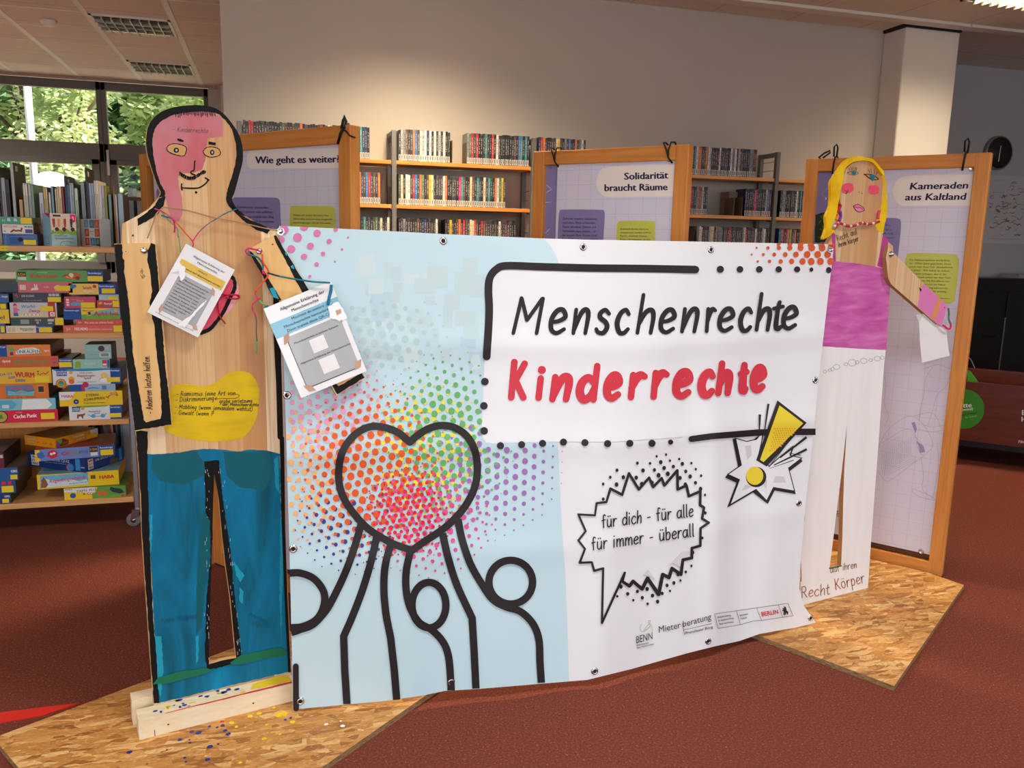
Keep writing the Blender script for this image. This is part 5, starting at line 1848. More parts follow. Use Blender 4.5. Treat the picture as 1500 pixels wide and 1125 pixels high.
def eyelet(PS, x, y, parent):
    p = PS.pt(x, y, .0015)
    m_ = MB()
    m_.lathe(p, PS.n, [(.012, 0), (.0115, .002), (.009, .003), (.007, .001)], CHROME, 16)
    m_.build('eyelet', parent)


def tie(pts, parent, r_=.0035):
    m_ = MB()
    m_.tube(pts, r_, plain('cable_tie', (24, 22, 22), .5), 7)
    m_.build('cable_tie', parent)


def lines(mb, PS, rows, m, h, layer=3, b=.0):
    for s_, a, e in rows:
        text(mb, PS, s_, a, e, h, m, layer, b, upv=(0, -1))


SMALL = plain('poster_ink', (52, 46, 84), .5)
# --- question board
KA, KB, KC = Crop(330, 160, 6.25), Crop(660, 160, 4.1667), Crop(1180, 190, 3.63)
KA2, KB2 = Crop(330, 280, 8.333), Crop(780, 290, 6.818)


def drawA(r, PS, PM, Wd, zt, rw):
    m_ = poster(r, PM, .075, Wd - .035, .1, zt - .04)
    poly(m_, PS, cr(KA.l([(1040, 357), (700, 360), (300, 373), (250, 376), (212, 395), (195, 450), (198, 500), (215, 530), (250, 546), (300, 546), (700, 543), (1040, 540)]), 3)[0:], CREAM, 1)
    text(m_, PS, 'Wie geht es weiter?', KA((278, 497)), KA((1046, 486)), 68 / 6.25, NAVY, 2, .012, upv=(0, -1), heavy=.055)
    poly(m_, PS, cr(KA2.l([(60, 450), (70, 140), (100, 90), (150, 76), (560, 78), (640, 88), (668, 130), (676, 300), (684, 460)]), 4), VIO, 1)
    poly(m_, PS, cr(KA2.l([(786, 460), (792, 260), (802, 205), (840, 180), (1260, 180), (1320, 196), (1344, 250), (1350, 460)]), 4), LIME, 1)
    lines(m_, PS, [('Dabeibleiben, dazustoßen,', KA2((140, 208)), KA2((540, 214))), ('Weiter machen oder aufhören –', KA2((140, 262)), KA2((610, 270))), ('soll es nur möglich sein. Eine', KA2((180, 322)), KA2((592, 330))), ('Haltung sich dazu beziehen,', KA2((250, 376)), KA2((600, 386)))], SMALL, 30 / 8.33)
    lines(m_, PS, [('Machen wir weiter? Bei jedem Neu-', KA2((834, 302)), KA2((1270, 306))), ('jahrstreffen stelle ich diese Frage und', KA2((834, 348)), KA2((1304, 354))), ('einstimmig sagen alle: Ja! Wir haben', KA2((834, 394)), KA2((1290, 400)))], SMALL, 22 / 8.33)
    m_.build('poster', r)


rA = board((-.273, 3.697), (.278, 2.985), 1.82, 'framed lilac board with the question heading beside the moustached figure\'s head', drawA, rw=.062)
tie([rA[1] @ Vector(v) for v in ((.842, -.004, 1.758), (.858, -.006, 1.79), (.868, -.006, 1.803), (.87, .02, 1.825), (.868, .05, 1.8))], rA[0], .005)
tie([rA[1] @ Vector(v) for v in ((.868, -.005, 1.803), (.885, -.006, 1.798), (.902, -.004, 1.782), (.903, .02, 1.778))], rA[0], .003)
tie([rA[1] @ Vector(v) for v in ((.862, -.004, 1.806), (.868, -.002, 1.835), (.866, .004, 1.85), (.872, .008, 1.832), (.874, .0, 1.806))], rA[0], .005)


def drawB(r, PS, PM, Wd, zt, rw):
    b_ = MB()
    b_.prism(Surf(PM.o - PM.n * .006, PM.ex, PM.ey), [(.05, .1), (.4, .1), (.4, zt - .06), (.05, zt - .06)], .0015, VIO, VIO)
    SB = PxSurf(PM.o - PM.n * .006, PM.n)
    for a, e in (((378, 505), (425, 545)), ((375, 575), (425, 548)), ((370, 665), (420, 662)), ((372, 945), (408, 908))):
        ribbon(b_, SB, Crop(740, 190, 6.25).l([a, e]), .5, WHITE, 1)
    disc(b_, SB, *Crop(740, 190, 6.25)((417, 347)), 1.8, CHROME, 1)
    b_.build('rear_poster', r)
    m_ = poster(r, PM, .118, Wd - .05, .1, zt - .05)
    poly(m_, PS, cr(KB.l([(1376, 337), (1100, 345), (960, 354), (915, 375), (892, 430), (895, 480), (915, 515), (960, 536), (1100, 536), (1366, 532)]), 4), CREAM, 1)
    text(m_, PS, 'Solidarität', KB((1062, 430)), KB((1328, 422)), 44 / 4.1667, NAVY, 2, .012, upv=(0, -1), heavy=.055)
    text(m_, PS, 'braucht Räume', KB((942, 500)), KB((1324, 494)), 44 / 4.1667, NAVY, 2, .012, upv=(0, -1), heavy=.055)
    poly(m_, PS, cr(KB2.l([(250, 460), (262, 180), (275, 135), (305, 116), (680, 118), (715, 135), (722, 180), (706, 460)]), 4), VIO, 1)
    poly(m_, PS, cr(KB2.l([(834, 470), (844, 280), (860, 240), (900, 228), (1190, 230), (1220, 245), (1228, 290), (1224, 470)]), 4), LIME, 1)
    lines(m_, PS, [('Zuhören, trauern, diskutieren,', KB2((304, 216)), KB2((654, 220))), ('ausruhen, Pläne schmieden,', KB2((303, 256)), KB2((634, 260))), ('Texte schreiben, Demos und', KB2((302, 299)), KB2((634, 302))), ('Veranstaltungen planen – all', KB2((300, 341)), KB2((632, 344))), ('das braucht Platz. Räume schaf-', KB2((298, 383)), KB2((652, 386))), ('fen, Geld und wenn möglich', KB2((296, 420)), KB2((650, 423)))], SMALL, 24 / 6.818)
    lines(m_, PS, [('Es braucht Räume. Nicht nur', KB2((880, 317)), KB2((1164, 320))), ('metaphorisch, sondern örtliche', KB2((878, 352)), KB2((1186, 355))), ('Räume – Gebäude, Zimmer,', KB2((877, 387)), KB2((1150, 390))), ('Büros – für Initiativen, die sich', KB2((876, 421)), KB2((1178, 424)))], SMALL, 19 / 6.818)
    m_.build('poster', r)
    eyelet(PS, *KB((652, 334)), r)
    eyelet(PS, *KB((1338, 304)), r)


rB = board((1.111, 3.543), (1.563, 2.981), 1.82, 'framed lilac board about solidarity showing above the middle of the banner', drawB)
for x in (.115, .638):
    for k in (-1, 1):
        tie([rB[1] @ Vector(v) for v in ((x + .012, .008, 1.752), (x, -.005, 1.772), (x - .004 + .004 * k, -.007, 1.80), (x - .008 + .016 * k, -.004, 1.83), (x - .006 + .02 * k, .02, 1.832), (x + .01 * k, .05, 1.81))], rB[0], .0034)


def drawC(r, PS, PM, Wd, zt, rw):
    b_ = MB()
    b_.prism(Surf(PM.o - PM.n * .006, PM.ex, PM.ey), [(.05, .1), (.42, .1), (.42, zt - .06), (.05, zt - .06)], .0015, VIO, VIO)
    SB = PxSurf(PM.o - PM.n * .006, PM.n)
    poly(b_, SB, jag(G2.l([(100, 1020), (100, 740), (160, 718), (215, 712), (230, 760), (225, 1020)]), .8, 4, 4), plain('photo_dark', (36, 48, 26), .4), 1)
    for k in range(14):
        x, y = rnd.uniform(140, 215), rnd.uniform(740, 1000)
        poly(b_, SB, G2.l(ell(x, y, 22, 7, 6, rnd.uniform(0, 3))), plain('photo_leaf', (76, 112, 40), .4), 1.5)
    ribbon(b_, SB, G2.l([(240, 460), (185, 490), (165, 520), (205, 570), (180, 600)]), .4, paint((170, 166, 206)), 1)
    ribbon(b_, SB, G2.l([(205, 555), (215, 575), (204, 580), (216, 558)]), .7, WHITE, 1.5)
    b_.build('rear_poster', r)
    m_ = poster(r, PM, .118, Wd - .058, .092, zt - .053)
    m_.prism(Surf(PM.o - PM.n * .0018, PM.ex, PM.ey), [(.12, .07), (Wd - .055, .07), (Wd - .055, zt - .06), (.12, zt - .06)], .001, DARKIN, DARKIN)
    poly(m_, PS, cr(KC.l([(918, 238), (700, 240), (540, 246), (490, 266), (464, 320), (474, 370), (505, 400), (550, 405), (700, 404), (898, 404)]), 4), CREAM, 1)
    text(m_, PS, 'Kameraden', KC((556, 318)), KC((864, 312)), 38 / 3.63, NAVY, 2, .012, .15, upv=(0, -1), heavy=.055)
    text(m_, PS, 'aus Kaltland', KC((530, 376)), KC((856, 372)), 38 / 3.63, NAVY, 2, .012, .15, upv=(0, -1), heavy=.055)
    poly(m_, PS, cr(KC.l([(380, 680), (390, 520), (400, 480), (430, 470), (490, 472), (508, 495), (500, 600), (490, 680)]), 4), VIO, 1)
    lines(m_, PS, [('Wer', KC((424, 512)), KC((456, 512))), ('Spra-', KC((424, 535)), KC((462, 536))), ('hilft, hilft', KC((404, 556)), KC((468, 558))), ('platziert', KC((412, 578)), KC((472, 580)))], SMALL, 3)
    poly(m_, PS, cr(KC.l([(516, 900), (528, 720), (536, 676), (570, 656), (780, 662), (808, 676), (816, 720), (796, 890), (778, 920), (740, 926), (560, 912), (530, 908)]), 4), LIME, 1)
    rows = ('Die Opferperspektive wurde Ende', 'der 1990er Jahre gegründet, heute', 'nennt man diese Zeit „Baseballschlä-', 'ger-Jahre“. Wir haben es einfach', 'nicht mehr ertragen, dass in der', 'Öffentlichkeit einfach nur über Täter', 'geredet wurde. Die Betroffenen wur-', 'den vergessen und sie haben', 'keine Unterstützung bekommen.', 'Das war für alle sehr wichtig.')
    for i, s_ in enumerate(rows):
        t = i / 9
        x1 = (768, 774, 786, 766, 750, 774, 770, 744, 758, 752)[i]
        text(m_, PS, s_, KC((552 - 6 * t, 696 + i * 18.2)), KC((x1, 700 + i * 18.4)), 2.7, SMALL, 2, 0, upv=(0, -1))
    ribbon(m_, PS, KC.l([(690, 896), (768, 900)]), .5, SMALL, 2)
    # line drawing of walking legs and a bag
    PENC = plain('drawing_line', (172, 172, 196), .5)
    for pts in ([(432, 200), (436, 260), (430, 330), (448, 380), (440, 410)], [(640, 170), (610, 220), (600, 300), (585, 360), (582, 420)], [(718, 190), (700, 250), (660, 290), (640, 360), (620, 420)], [(600, 180), (660, 160), (720, 180)], [(590, 420), (640, 430), (700, 420)], [(580, 440), (640, 452), (700, 440)],
                [(404, 520), (440, 450), (500, 400), (550, 384), (600, 420), (640, 500), (620, 540), (540, 600), (460, 660), (430, 660), (404, 620)], [(550, 384), (640, 370), (680, 440)], [(420, 500), (520, 440), (560, 460), (590, 540)], [(590, 560), (600, 640), (596, 700), (640, 740)], [(660, 500), (665, 600), (640, 740)], [(552, 700), (560, 720), (600, 738), (642, 746), (640, 735), (590, 712), (556, 698)], [(700, 120), (660, 140), (600, 160)], [(560, 470), (590, 500), (605, 540), (590, 550), (570, 500)]):
        ribbon(m_, PS, cr(G3.l(pts), 4), .55, PENC, 2)
    for i in range(16):
        ribbon(m_, PS, G3.l([(412 + i * 9, 560 - i * 6), (424 + i * 8, 640 - i * 6)]), .4, PENC, 2)
        ribbon(m_, PS, G3.l([(408 + i * 2, 520 + i * 8), (500 + i * 5, 470 + i * 7)]), .35, PENC, 2)
    for pts in ([(548, 412), (562, 408), (572, 440), (564, 458), (556, 434)], [(566, 488), (600, 512), (608, 538), (584, 544), (580, 512)]):
        poly(m_, PS, G3.l(pts), paint((150, 150, 196)), 2)
    # same sheet where it shows through the slit of the cutout
    text(m_, PS, 'FEZ', Crop(1150, 700, 5)((378, 285)), Crop(1150, 700, 5)((405, 282)), 9, SMALL, 2, .0, upv=(0, -1))
    m_.build('poster', r)
    eyelet(PS, *KC((884, 208)), r)
    eyelet(PS, *Crop(1080, 740, 4.0167)((1083, 272)), r)


rC = board((_c0.x, _c0.y), (_c1.x, _c1.y), 1.836, 'framed lilac board with the comrades heading behind the blonde figure', drawC)
for x in (.128, .652):
    tie([rC[1] @ Vector(v) for v in ((x - .006, .008, 1.768), (x - .002, -.006, 1.79), (x, -.007, 1.815), (x + .003, -.004, 1.84), (x + .004, .018, 1.845), (x + .004, .05, 1.83))], rC[0], .0042)
    tie([rC[1] @ Vector(v) for v in ((x - .004, .0, 1.842), (x - .006, -.002, 1.885), (x + .004, -.002, 1.895), (x + .010, .0, 1.88), (x + .008, .0, 1.842))], rC[0], .004)
tie([rC[1] @ Vector(v) for v in ((.06, .02, 1.838), (.05, .02, 1.842), (.075, .022, 1.862), (.098, .024, 1.872), (.1, .02, 1.862), (.07, .018, 1.84))], rC[0], .004)


# --- plain board standing behind, seen at the edge of the head
def drawD(r, PS, PM, Wd, zt, rw):
    m_ = poster(r, PM, .1, Wd - .06, .1, zt - .06)
    poly(m_, PM, rrect(.12, .3, Wd - .1, 1.66, .03), VIO, 1)
    m_.build('poster', r)


board((-.615, 4.64), (-.17, 4.07), 1.82, 'framed board behind the moustached figure, its post showing beside his cheek', drawD, deep=.09)

# ------------------------------------------------------------------ film shelves along the wall
YS = 5.337
shelf = empty('film_shelf', (2.1, 5.45, 0), 'long grey-framed wall shelving with beech boards full of film cases', 'shelf')
UPR = [-.148 + .9125 * k for k in range(6)]
TIERS = [1.911, 1.6405, 1.37, 1.10, .83, .56, .29, .09]
for i, x in enumerate(UPR):
    mb = MB()
    for y in (YS - .012, 5.535):
        mb.box((x - .014, y, 0), (x + .014, y + .034, 2.092), GREYM)
    mb.box((x - .013, YS + .02, 2.06), (x + .013, 5.536, 2.09), GREYM)
    mb.box((x - .013, YS + .02, .02), (x + .013, 5.536, .05), GREYM)
    for t in TIERS[:4]:
        for dz in (.055, .115):
            mb.box((x - .002, YS + .02, t + dz), (x + .002, 5.536, t + dz + .003), GREYM)
        mb.box((x - .02, YS + .0, t - .034), (x + .02, YS + .06, t - .024), GREYM)
    mb.build('upright', shelf, bevel=.002)
for i in range(5):
    for t in TIERS:
        mb = MB()
        mb.box((UPR[i] + .015, YS, t - .024), (UPR[i + 1] - .015, 5.57, t), SHELFW if i > 2 else WOOD_X)
        mb.build('shelf_board', shelf, bevel=.002)

# film cases: palette of spine colours, each with a white shelf mark
PAL = dict(black=(34, 34, 38), charcoal=(56, 56, 62), navy=(34, 46, 84), grey=(128, 130, 136), white=(214, 210, 204), cream=(216, 202, 170), red=(168, 42, 44), orange=(206, 112, 52), brown=(92, 66, 54), teal=(58, 128, 136), blue=(54, 104, 164), pink=(206, 46, 120), yellow=(216, 182, 52), maroon=(96, 34, 48), green=(70, 104, 74), silver=(164, 168, 174))
LBL = plain('shelf_mark', (206, 204, 200), .5)
LBLK = plain('shelf_mark_ink', (60, 60, 62), .5)
DVDM = {}


def spine_mat(nm, c):
    q = NT('spine_' + nm, .3, .4)
    v = q.coord()
    rr = q.n('ObjectInfo').outputs['Random']
    off = q.n('CombineXYZ', i_0=q.math('MULTIPLY', rr, 50.0), i_1=0.0, i_2=q.math('MULTIPLY', rr, 90.0)).outputs[0]
    vv = q.n('VectorMath', operation='ADD', i_0=v, i_1=off).outputs[0]
    f = q.noise(q.mapping(vv, (40, 1, 26)), 1.0, 2).outputs[0]
    g = q.noise(q.mapping(vv, (160, 1, 130)), 1.0, 2).outputs[0]
    lum = sum(c) / 3
    alt = tuple(int(min(255, k * .55 + 95)) for k in c) if lum < 120 else tuple(int(k * .6) for k in c)
    tx = (170, 168, 164) if lum < 130 else (52, 46, 50)
    a = q.mix(q.ramp(f, [(.52, (0, 0, 0)), (.6, (150, 150, 150))]), c, alt)
    # strip of lettering along the middle of the spine
    sx = q.n('SeparateXYZ', i_0=v)
    mid = q.math('COMPARE', sx.outputs[0], 0.0, .0032)
    zz = q.math('COMPARE', sx.outputs[2], .115, .05)
    tt = q.math('MULTIPLY', q.math('MULTIPLY', mid, zz), q.math('GREATER_THAN', g, .5))
    a = q.mix(q.math('MULTIPLY', tt, .7), a, tx)
    q.col(a)
    return q.mat


for nm, c in PAL.items():
    mb = MB()
    w, h, dp = .0143, .19, .134
    mb.box((-w / 2, 0, 0), (w / 2, dp, h), plain('case_' + nm, tuple(int(k * .8) for k in c), .3, .4))
    SS = Surf((0, 0, 0), (1, 0, 0), (0, 0, 1))
    rect(mb, SS, -w / 2 + .0006, .001, w / 2 - .0006, h - .001, spine_mat(nm, c), .6)
    rect(mb, SS, -w / 2 + .0018, .003, w / 2 - .0018, .038, LBL, 1.4)
    rect(mb, SS, -.0022, .009, .0022, .034, LBLK, 2.2)
    o = mb.build('dvd_case', at=(0, 0, 0))
    DVDM[nm] = o.data
    bpy.data.objects.remove(o)
ORDN = 'first second third fourth fifth sixth seventh eighth ninth tenth eleventh twelfth thirteenth fourteenth fifteenth sixteenth seventeenth eighteenth nineteenth'.split()
TENS = {20: ('twentieth', 'twenty'), 30: ('thirtieth', 'thirty'), 40: ('fortieth', 'forty')}


def nth(k):
    if k <= 19:
        return ORDN[k - 1]
    t = k // 10 * 10
    return TENS[t][0] if k == t else TENS[t][1] + '-' + ORDN[k - t - 1]


DARKMIX = ['black'] * 26 + ['charcoal'] * 14 + ['navy'] * 3 + ['white'] * 3 + ['grey'] * 2 + ['cream', 'red', 'orange', 'brown', 'teal', 'blue', 'silver', 'maroon']
MIX = ['black'] * 24 + ['charcoal'] * 12 + ['cream'] * 2 + ['white'] * 3 + ['red', 'orange', 'navy', 'blue', 'brown', 'brown', 'teal', 'maroon', 'yellow', 'green', 'grey']
COOL = ['charcoal'] * 12 + ['black'] * 5 + ['silver'] * 4 + ['grey'] * 4 + ['white'] * 3 + ['navy', 'black', 'black', 'maroon', 'teal', 'blue', 'red', 'orange']


def dvd_row(px0, px1, tier, phrase, group, mixl, fixed=None, step=.0149, seed=1):
    z = TIERS[tier]
    py = 235 if tier == 0 else (302 if tier == 1 else 340)
    x0, x1 = onY(px0, py, YS).x, onY(px1, py, YS).x
    k = max([j for j in range(6) if UPR[j] < (x0 + x1) / 2])
    x0 = max(x0, UPR[k] + .017)
    x1 = min(x1, UPR[k + 1] - .017)
    R = random.Random(seed)
    n = max(1, int((x1 - x0) / step))
    last = None
    for i in range(n):
        c = R.choice(mixl)
        if fixed and i in fixed:
            c = fixed[i]
        last = c
        o = bpy.data.objects.new('dvd_case', DVDM[c])
        COL.objects.link(o)
        o.location = (x0 + (i + .5) * step, YS + .004 + R.uniform(0, .008), z + .0006)
        o.scale = (1, 1, R.choice((1, 1, 1, 1, .985, .97)))
        tag(o, '%s DVD, %s along in the %s' % (c, nth(i + 1), phrase), 'DVD case', group)


dvd_row(357.5, 488, 0, 'top row above the question board', 'film cases above the question board', MIX, {0: 'charcoal', 1: 'black', 2: 'red', 3: 'red'}, seed=2)
dvd_row(488, 543.5, 0, 'top row ending beyond the question board', 'film cases beyond the question board', DARKMIX, {7: 'charcoal', 9: 'navy', 12: 'navy', 13: 'navy'}, seed=3)
dvd_row(584, 660, 0, 'top row starting beside the exposed grey upright', 'film cases beside the grey upright, top shelf', DARKMIX, {0: 'black', 1: 'silver', 2: 'grey', 3: 'brown', 5: 'charcoal', 6: 'orange', 9: 'white', 11: 'white', 13: 'white', 15: 'white', 19: 'white'}, seed=4)
dvd_row(684, 781, 0, 'top row ending at the solidarity board', 'film cases ending at the solidarity board, top shelf', MIX, {0: 'grey', 6: 'black', 8: 'teal', 11: 'red', 13: 'white', 20: 'black', 24: 'teal'}, seed=5)
dvd_row(789, 858, 0, 'top row peeking over the solidarity board', 'film cases peeking over the solidarity board', MIX, {0: 'navy', 1: 'red', 2: 'orange', 9: 'yellow', 17: 'orange'}, seed=6)
dvd_row(1009, 1111, 0, 'top row between solidarity board and open grey frame', 'film cases before the open grey frame', COOL, {5: 'orange', 6: 'orange', 14: 'maroon', 22: 'white'}, seed=7)
dvd_row(515, 560.5, 1, 'middle row touching the question board', 'film cases touching the question board, middle shelf', MIX, {0: 'white', 3: 'orange', 6: 'blue', 7: 'red', 11: 'orange'}, seed=8)
dvd_row(584, 741, 1, 'middle row starting beside the exposed grey upright', 'film cases beside the grey upright, middle shelf', MIX, {1: 'cream', 6: 'red', 7: 'blue', 9: 'orange', 14: 'cream', 20: 'orange', 26: 'pink', 27: 'teal', 42: 'orange'}, seed=9)
dvd_row(1005.5, 1036.5, 1, 'short middle row touching the solidarity board', 'film cases touching the solidarity board, middle shelf', COOL, {2: 'pink', 6: 'red', 7: 'brown'}, seed=10)
dvd_row(1092, 1134, 1, 'middle row after the brown bookends', 'film cases after the brown bookends', COOL, {5: 'pink'}, seed=11)
dvd_row(1143, 1182, 1, 'middle row touching the comrades board', 'film cases touching the comrades board, middle shelf', COOL + ['teal'] * 3, seed=12)
dvd_row(515, 574, 2, 'lower row between question board and grey upright', 'film cases between the question board and upright, lower shelf', MIX, seed=13)
dvd_row(584, 642, 2, 'lower row starting beside the exposed grey upright', 'film cases beside the grey upright, lower shelf', DARKMIX, seed=14)
dvd_row(652, 758, 2, 'lower row before the gap at the solidarity board', 'film cases before the gap, lower shelf', MIX, {2: 'yellow', 6: 'orange', 8: 'red', 16: 'red', 24: 'white'}, seed=15)
dvd_row(1022, 1133, 2, 'lower row between the dark box and grey frame', 'film cases after the dark box, lower shelf', COOL + ['red', 'brown', 'cream'], {13: 'blue', 17: 'red', 26: 'red'}, seed=16)
dvd_row(1142, 1180, 2, 'lower row touching the comrades board', 'film cases touching the comrades board, lower shelf', COOL, {4: 'red', 6: 'yellow', 8: 'blue'}, seed=17)


def shelf_item(name, px0, px1, tier, h, dp, mat, label, cat, group=None, y=YS + .01):
    py = 235 if tier == 0 else (302 if tier == 1 else 340)
    x0, x1 = onY(px0, py, YS).x, onY(px1, py, YS).x
    mb = MB()
    z = TIERS[tier] + .0006
    if cat == 'bookend':
        mb.box((x1 - .004, y, z), (x1, y + dp, z + h), mat)
        mb.box((x0, y + .01, z), (x1 - .004, y + dp - .01, z + .0015), mat)
    else:
        mb.box((x0, y, z), (x1, y + dp, z + h), mat)
    return tag(mb.build(name, bevel=.001), label, cat, group)


BKE = plain('bookend_brown', (92, 76, 62), .5)
shelf_item('bookend', 660.5, 663, 0, .14, .1, BKE, 'brown bookend closing the top row beside the grey upright', 'bookend')
shelf_item('bookend', 680, 683.5, 0, .13, .1, BKE, 'brown bookend at the start of the row before the solidarity board', 'bookend')
shelf_item('bookend', 1069, 1078, 1, .125, .12, BKE, 'brown bookend, outer of the two in the middle row gap', 'bookend', y=YS + .03)
shelf_item('bookend', 1079, 1089, 1, .13, .1, BKE, 'brown bookend pressed against the middle row of films', 'bookend')
shelf_item('file_box', 1079.5, 1092, 1, .172, .12, plain('card_brown', (140, 124, 106), .7), 'brown card box leaning behind the bookends on the middle shelf', 'box', y=YS + .115)
shelf_item('file_box', 1001, 1019, 2, .17, .15, plain('box_dark', (46, 36, 30), .6), 'dark box with yellow tabs beside the solidarity board, lower shelf', 'box')

# ------------------------------------------------------------------ trolley with picture books and games
YC = 4.27
cart = empty('book_trolley', (-1.28, 4.5, 0), 'beech and steel trolley stacked with games and picture books', 'trolley')
CX0, CX1 = -1.95, -.672
for z in (1.365, .967, .548, .156):
    mb = MB()
    mb.box((CX0, YC, z - .026), (CX1, YC + .56, z), SHELFW)
    b_ = mb.build('shelf_board', cart, bevel=.003)
mb = MB()
mb.box((CX0 + .02, YC + .44, .158), (-1.02, YC + .455, .5), WOOD_Z)
mb.build('rear_panel', cart)
mb = MB()
mb.box((CX0 + .02, YC + .555, 1.367), (CX1, YC + .57, 1.41), WOOD_X)
mb.build('back_rail', cart)
STEEL = plain('trolley_steel', (150, 154, 160), .35, .5, .7)
for x in (CX1 + .012, CX0 - .012):
    for y in (YC + .02, YC + .54):
        mb = MB()
        mb.box((x - .011, y - .011, .088), (x + .011, y + .011, 1.37), STEEL)
        mb.build('post', cart, bevel=.003)
        w_ = MB()
        w_.lathe((x - .02, y - .014, .034), (0, 1, 0), [(.012, 0), (.03, .001), (.034, .005), (.034, .021), (.03, .025), (.012, .026)], plain('castor_grey', (120, 120, 124), .5), 20)
        w_.lathe((x - .02, y - .017, .034), (0, 1, 0), [(.012, 0), (.012, .032)], CHROME, 12)
        c_ = w_.build('castor', cart)
        f_ = MB()
        for yy in (y - .018, y + .015):
            f_.add([Vector((x - .036, yy, .03)), Vector((x + .002, yy, .05)), Vector((x + .012, yy, .088)), Vector((x - .022, yy, .088)),
                    Vector((x - .036, yy + .003, .03)), Vector((x + .002, yy + .003, .05)), Vector((x + .012, yy + .003, .088)), Vector((x - .022, yy + .003, .088))],
                   [(0, 1, 2, 3), (7, 6, 5, 4), (0, 4, 5, 1), (1, 5, 6, 2), (2, 6, 7, 3), (3, 7, 4, 0)], CHROME)
        f_.box((x - .024, y - .019, .084), (x + .014, y + .019, .09), CHROME)
        f_.build('fork', c_)
mb = MB()
mb.box((-1.2, YC - .0025, 1.342), (onY(11, 360, YC).x, YC - .0003, 1.364), YSTICK)
text(mb, Surf((0, YC - .0025, 0), (1, 0, 0), (0, 0, 1)), 'Spiele ab 3', (-1.19, 1.35), (onY(10, 360, YC).x, 1.35), .006, TXT, 1)
mb.build('shelf_label', cart)

# picture books on the top shelf: spine edge px, top px (both read on the magnified crop), colours
T1 = Crop(0, 200, 6.818)
YB = 4.53
BOOKS = [(-60, -25, 430, 'grey', (150, 150, 152), (90, 90, 96)), (-22, -3, 300, 'dark', (40, 38, 40), (36, 34, 36)), (5, 45, 412, 'silver-grey', (166, 166, 170), (60, 60, 66)), (50, 84, 428, 'black', (34, 32, 34), (28, 28, 30)), (95, 128, 255, 'tall dark', (176, 176, 172), (50, 46, 42)), (190, 222, 628, 'small orange', (206, 150, 96), (196, 140, 86)), (225, 246, 465, 'cream', (226, 220, 200), (160, 150, 120)), (248, 268, 467, 'ivory', (232, 228, 216), (170, 170, 160)), (276, 300, 472, 'pale grey', (190, 198, 196), (140, 150, 146)), (303, 328, 474, 'sage green', (130, 156, 140), (96, 124, 106)),
         (388, 426, 560, 'lavender white', (206, 208, 224), (196, 198, 214)), (429, 445, 500, 'yellow', (222, 190, 104), (200, 170, 80)), (448, 468, 503, 'sand yellow', (224, 204, 140), (90, 110, 110)), (482, 502, 558, 'white', (224, 222, 214), (150, 160, 160)), (506, 528, 496, 'turquoise', (116, 170, 182), (70, 60, 50)), (544, 560, 520, 'beige', (220, 204, 170), (190, 170, 130)), (563, 577, 497, 'straw', (222, 206, 150), (200, 190, 140)), (580, 608, 498, 'pale yellow', (232, 216, 170), (190, 60, 40)), (612, 631, 496, 'dark red', (150, 26, 40), (120, 24, 34)), (635, 655, 392, 'large navy', (30, 34, 60), (40, 40, 56)), (664, 689, 482, 'blue', (64, 90, 150), (60, 90, 150)), (691, 704, 462, 'dove grey', (186, 198, 200), (150, 160, 160)), (707, 730, 464, 'misty grey', (168, 186, 186), (96, 116, 116)), (740, 772, 516, 'pale green', (206, 218, 196), (140, 150, 140)),
         (802, 838, 446, 'slate grey', (142, 156, 168), (110, 124, 130)), (842, 856, 310, 'large black', (32, 34, 40), (46, 44, 42)), (862, 884, 456, 'midnight blue', (40, 48, 84), (40, 48, 84)), (887, 904, 466, 'ash grey', (178, 182, 190), (170, 170, 180)), (907, 932, 466, 'periwinkle', (150, 160, 196), (140, 150, 180)), (935, 950, 440, 'bone white', (228, 216, 196), (210, 198, 170)), (953, 980, 441, 'cream white', (232, 222, 204), (212, 200, 168)), (985, 1008, 490, 'off-white', (216, 212, 206), (190, 186, 180)), (1011, 1034, 492, 'light grey', (196, 194, 194), (180, 178, 176)), (1038, 1060, 490, 'olive', (150, 146, 56), (132, 128, 50)), (1080, 1108, 580, 'sea green', (120, 150, 150), (60, 90, 80)), (1131, 1144, 576, 'orange-topped', (206, 130, 70), (180, 170, 60)), (1147, 1164, 580, 'thin white', (206, 208, 216), (150, 160, 170)), (1172, 1226, 572, 'wide pale blue', (164, 188, 202), (110, 96, 90))]
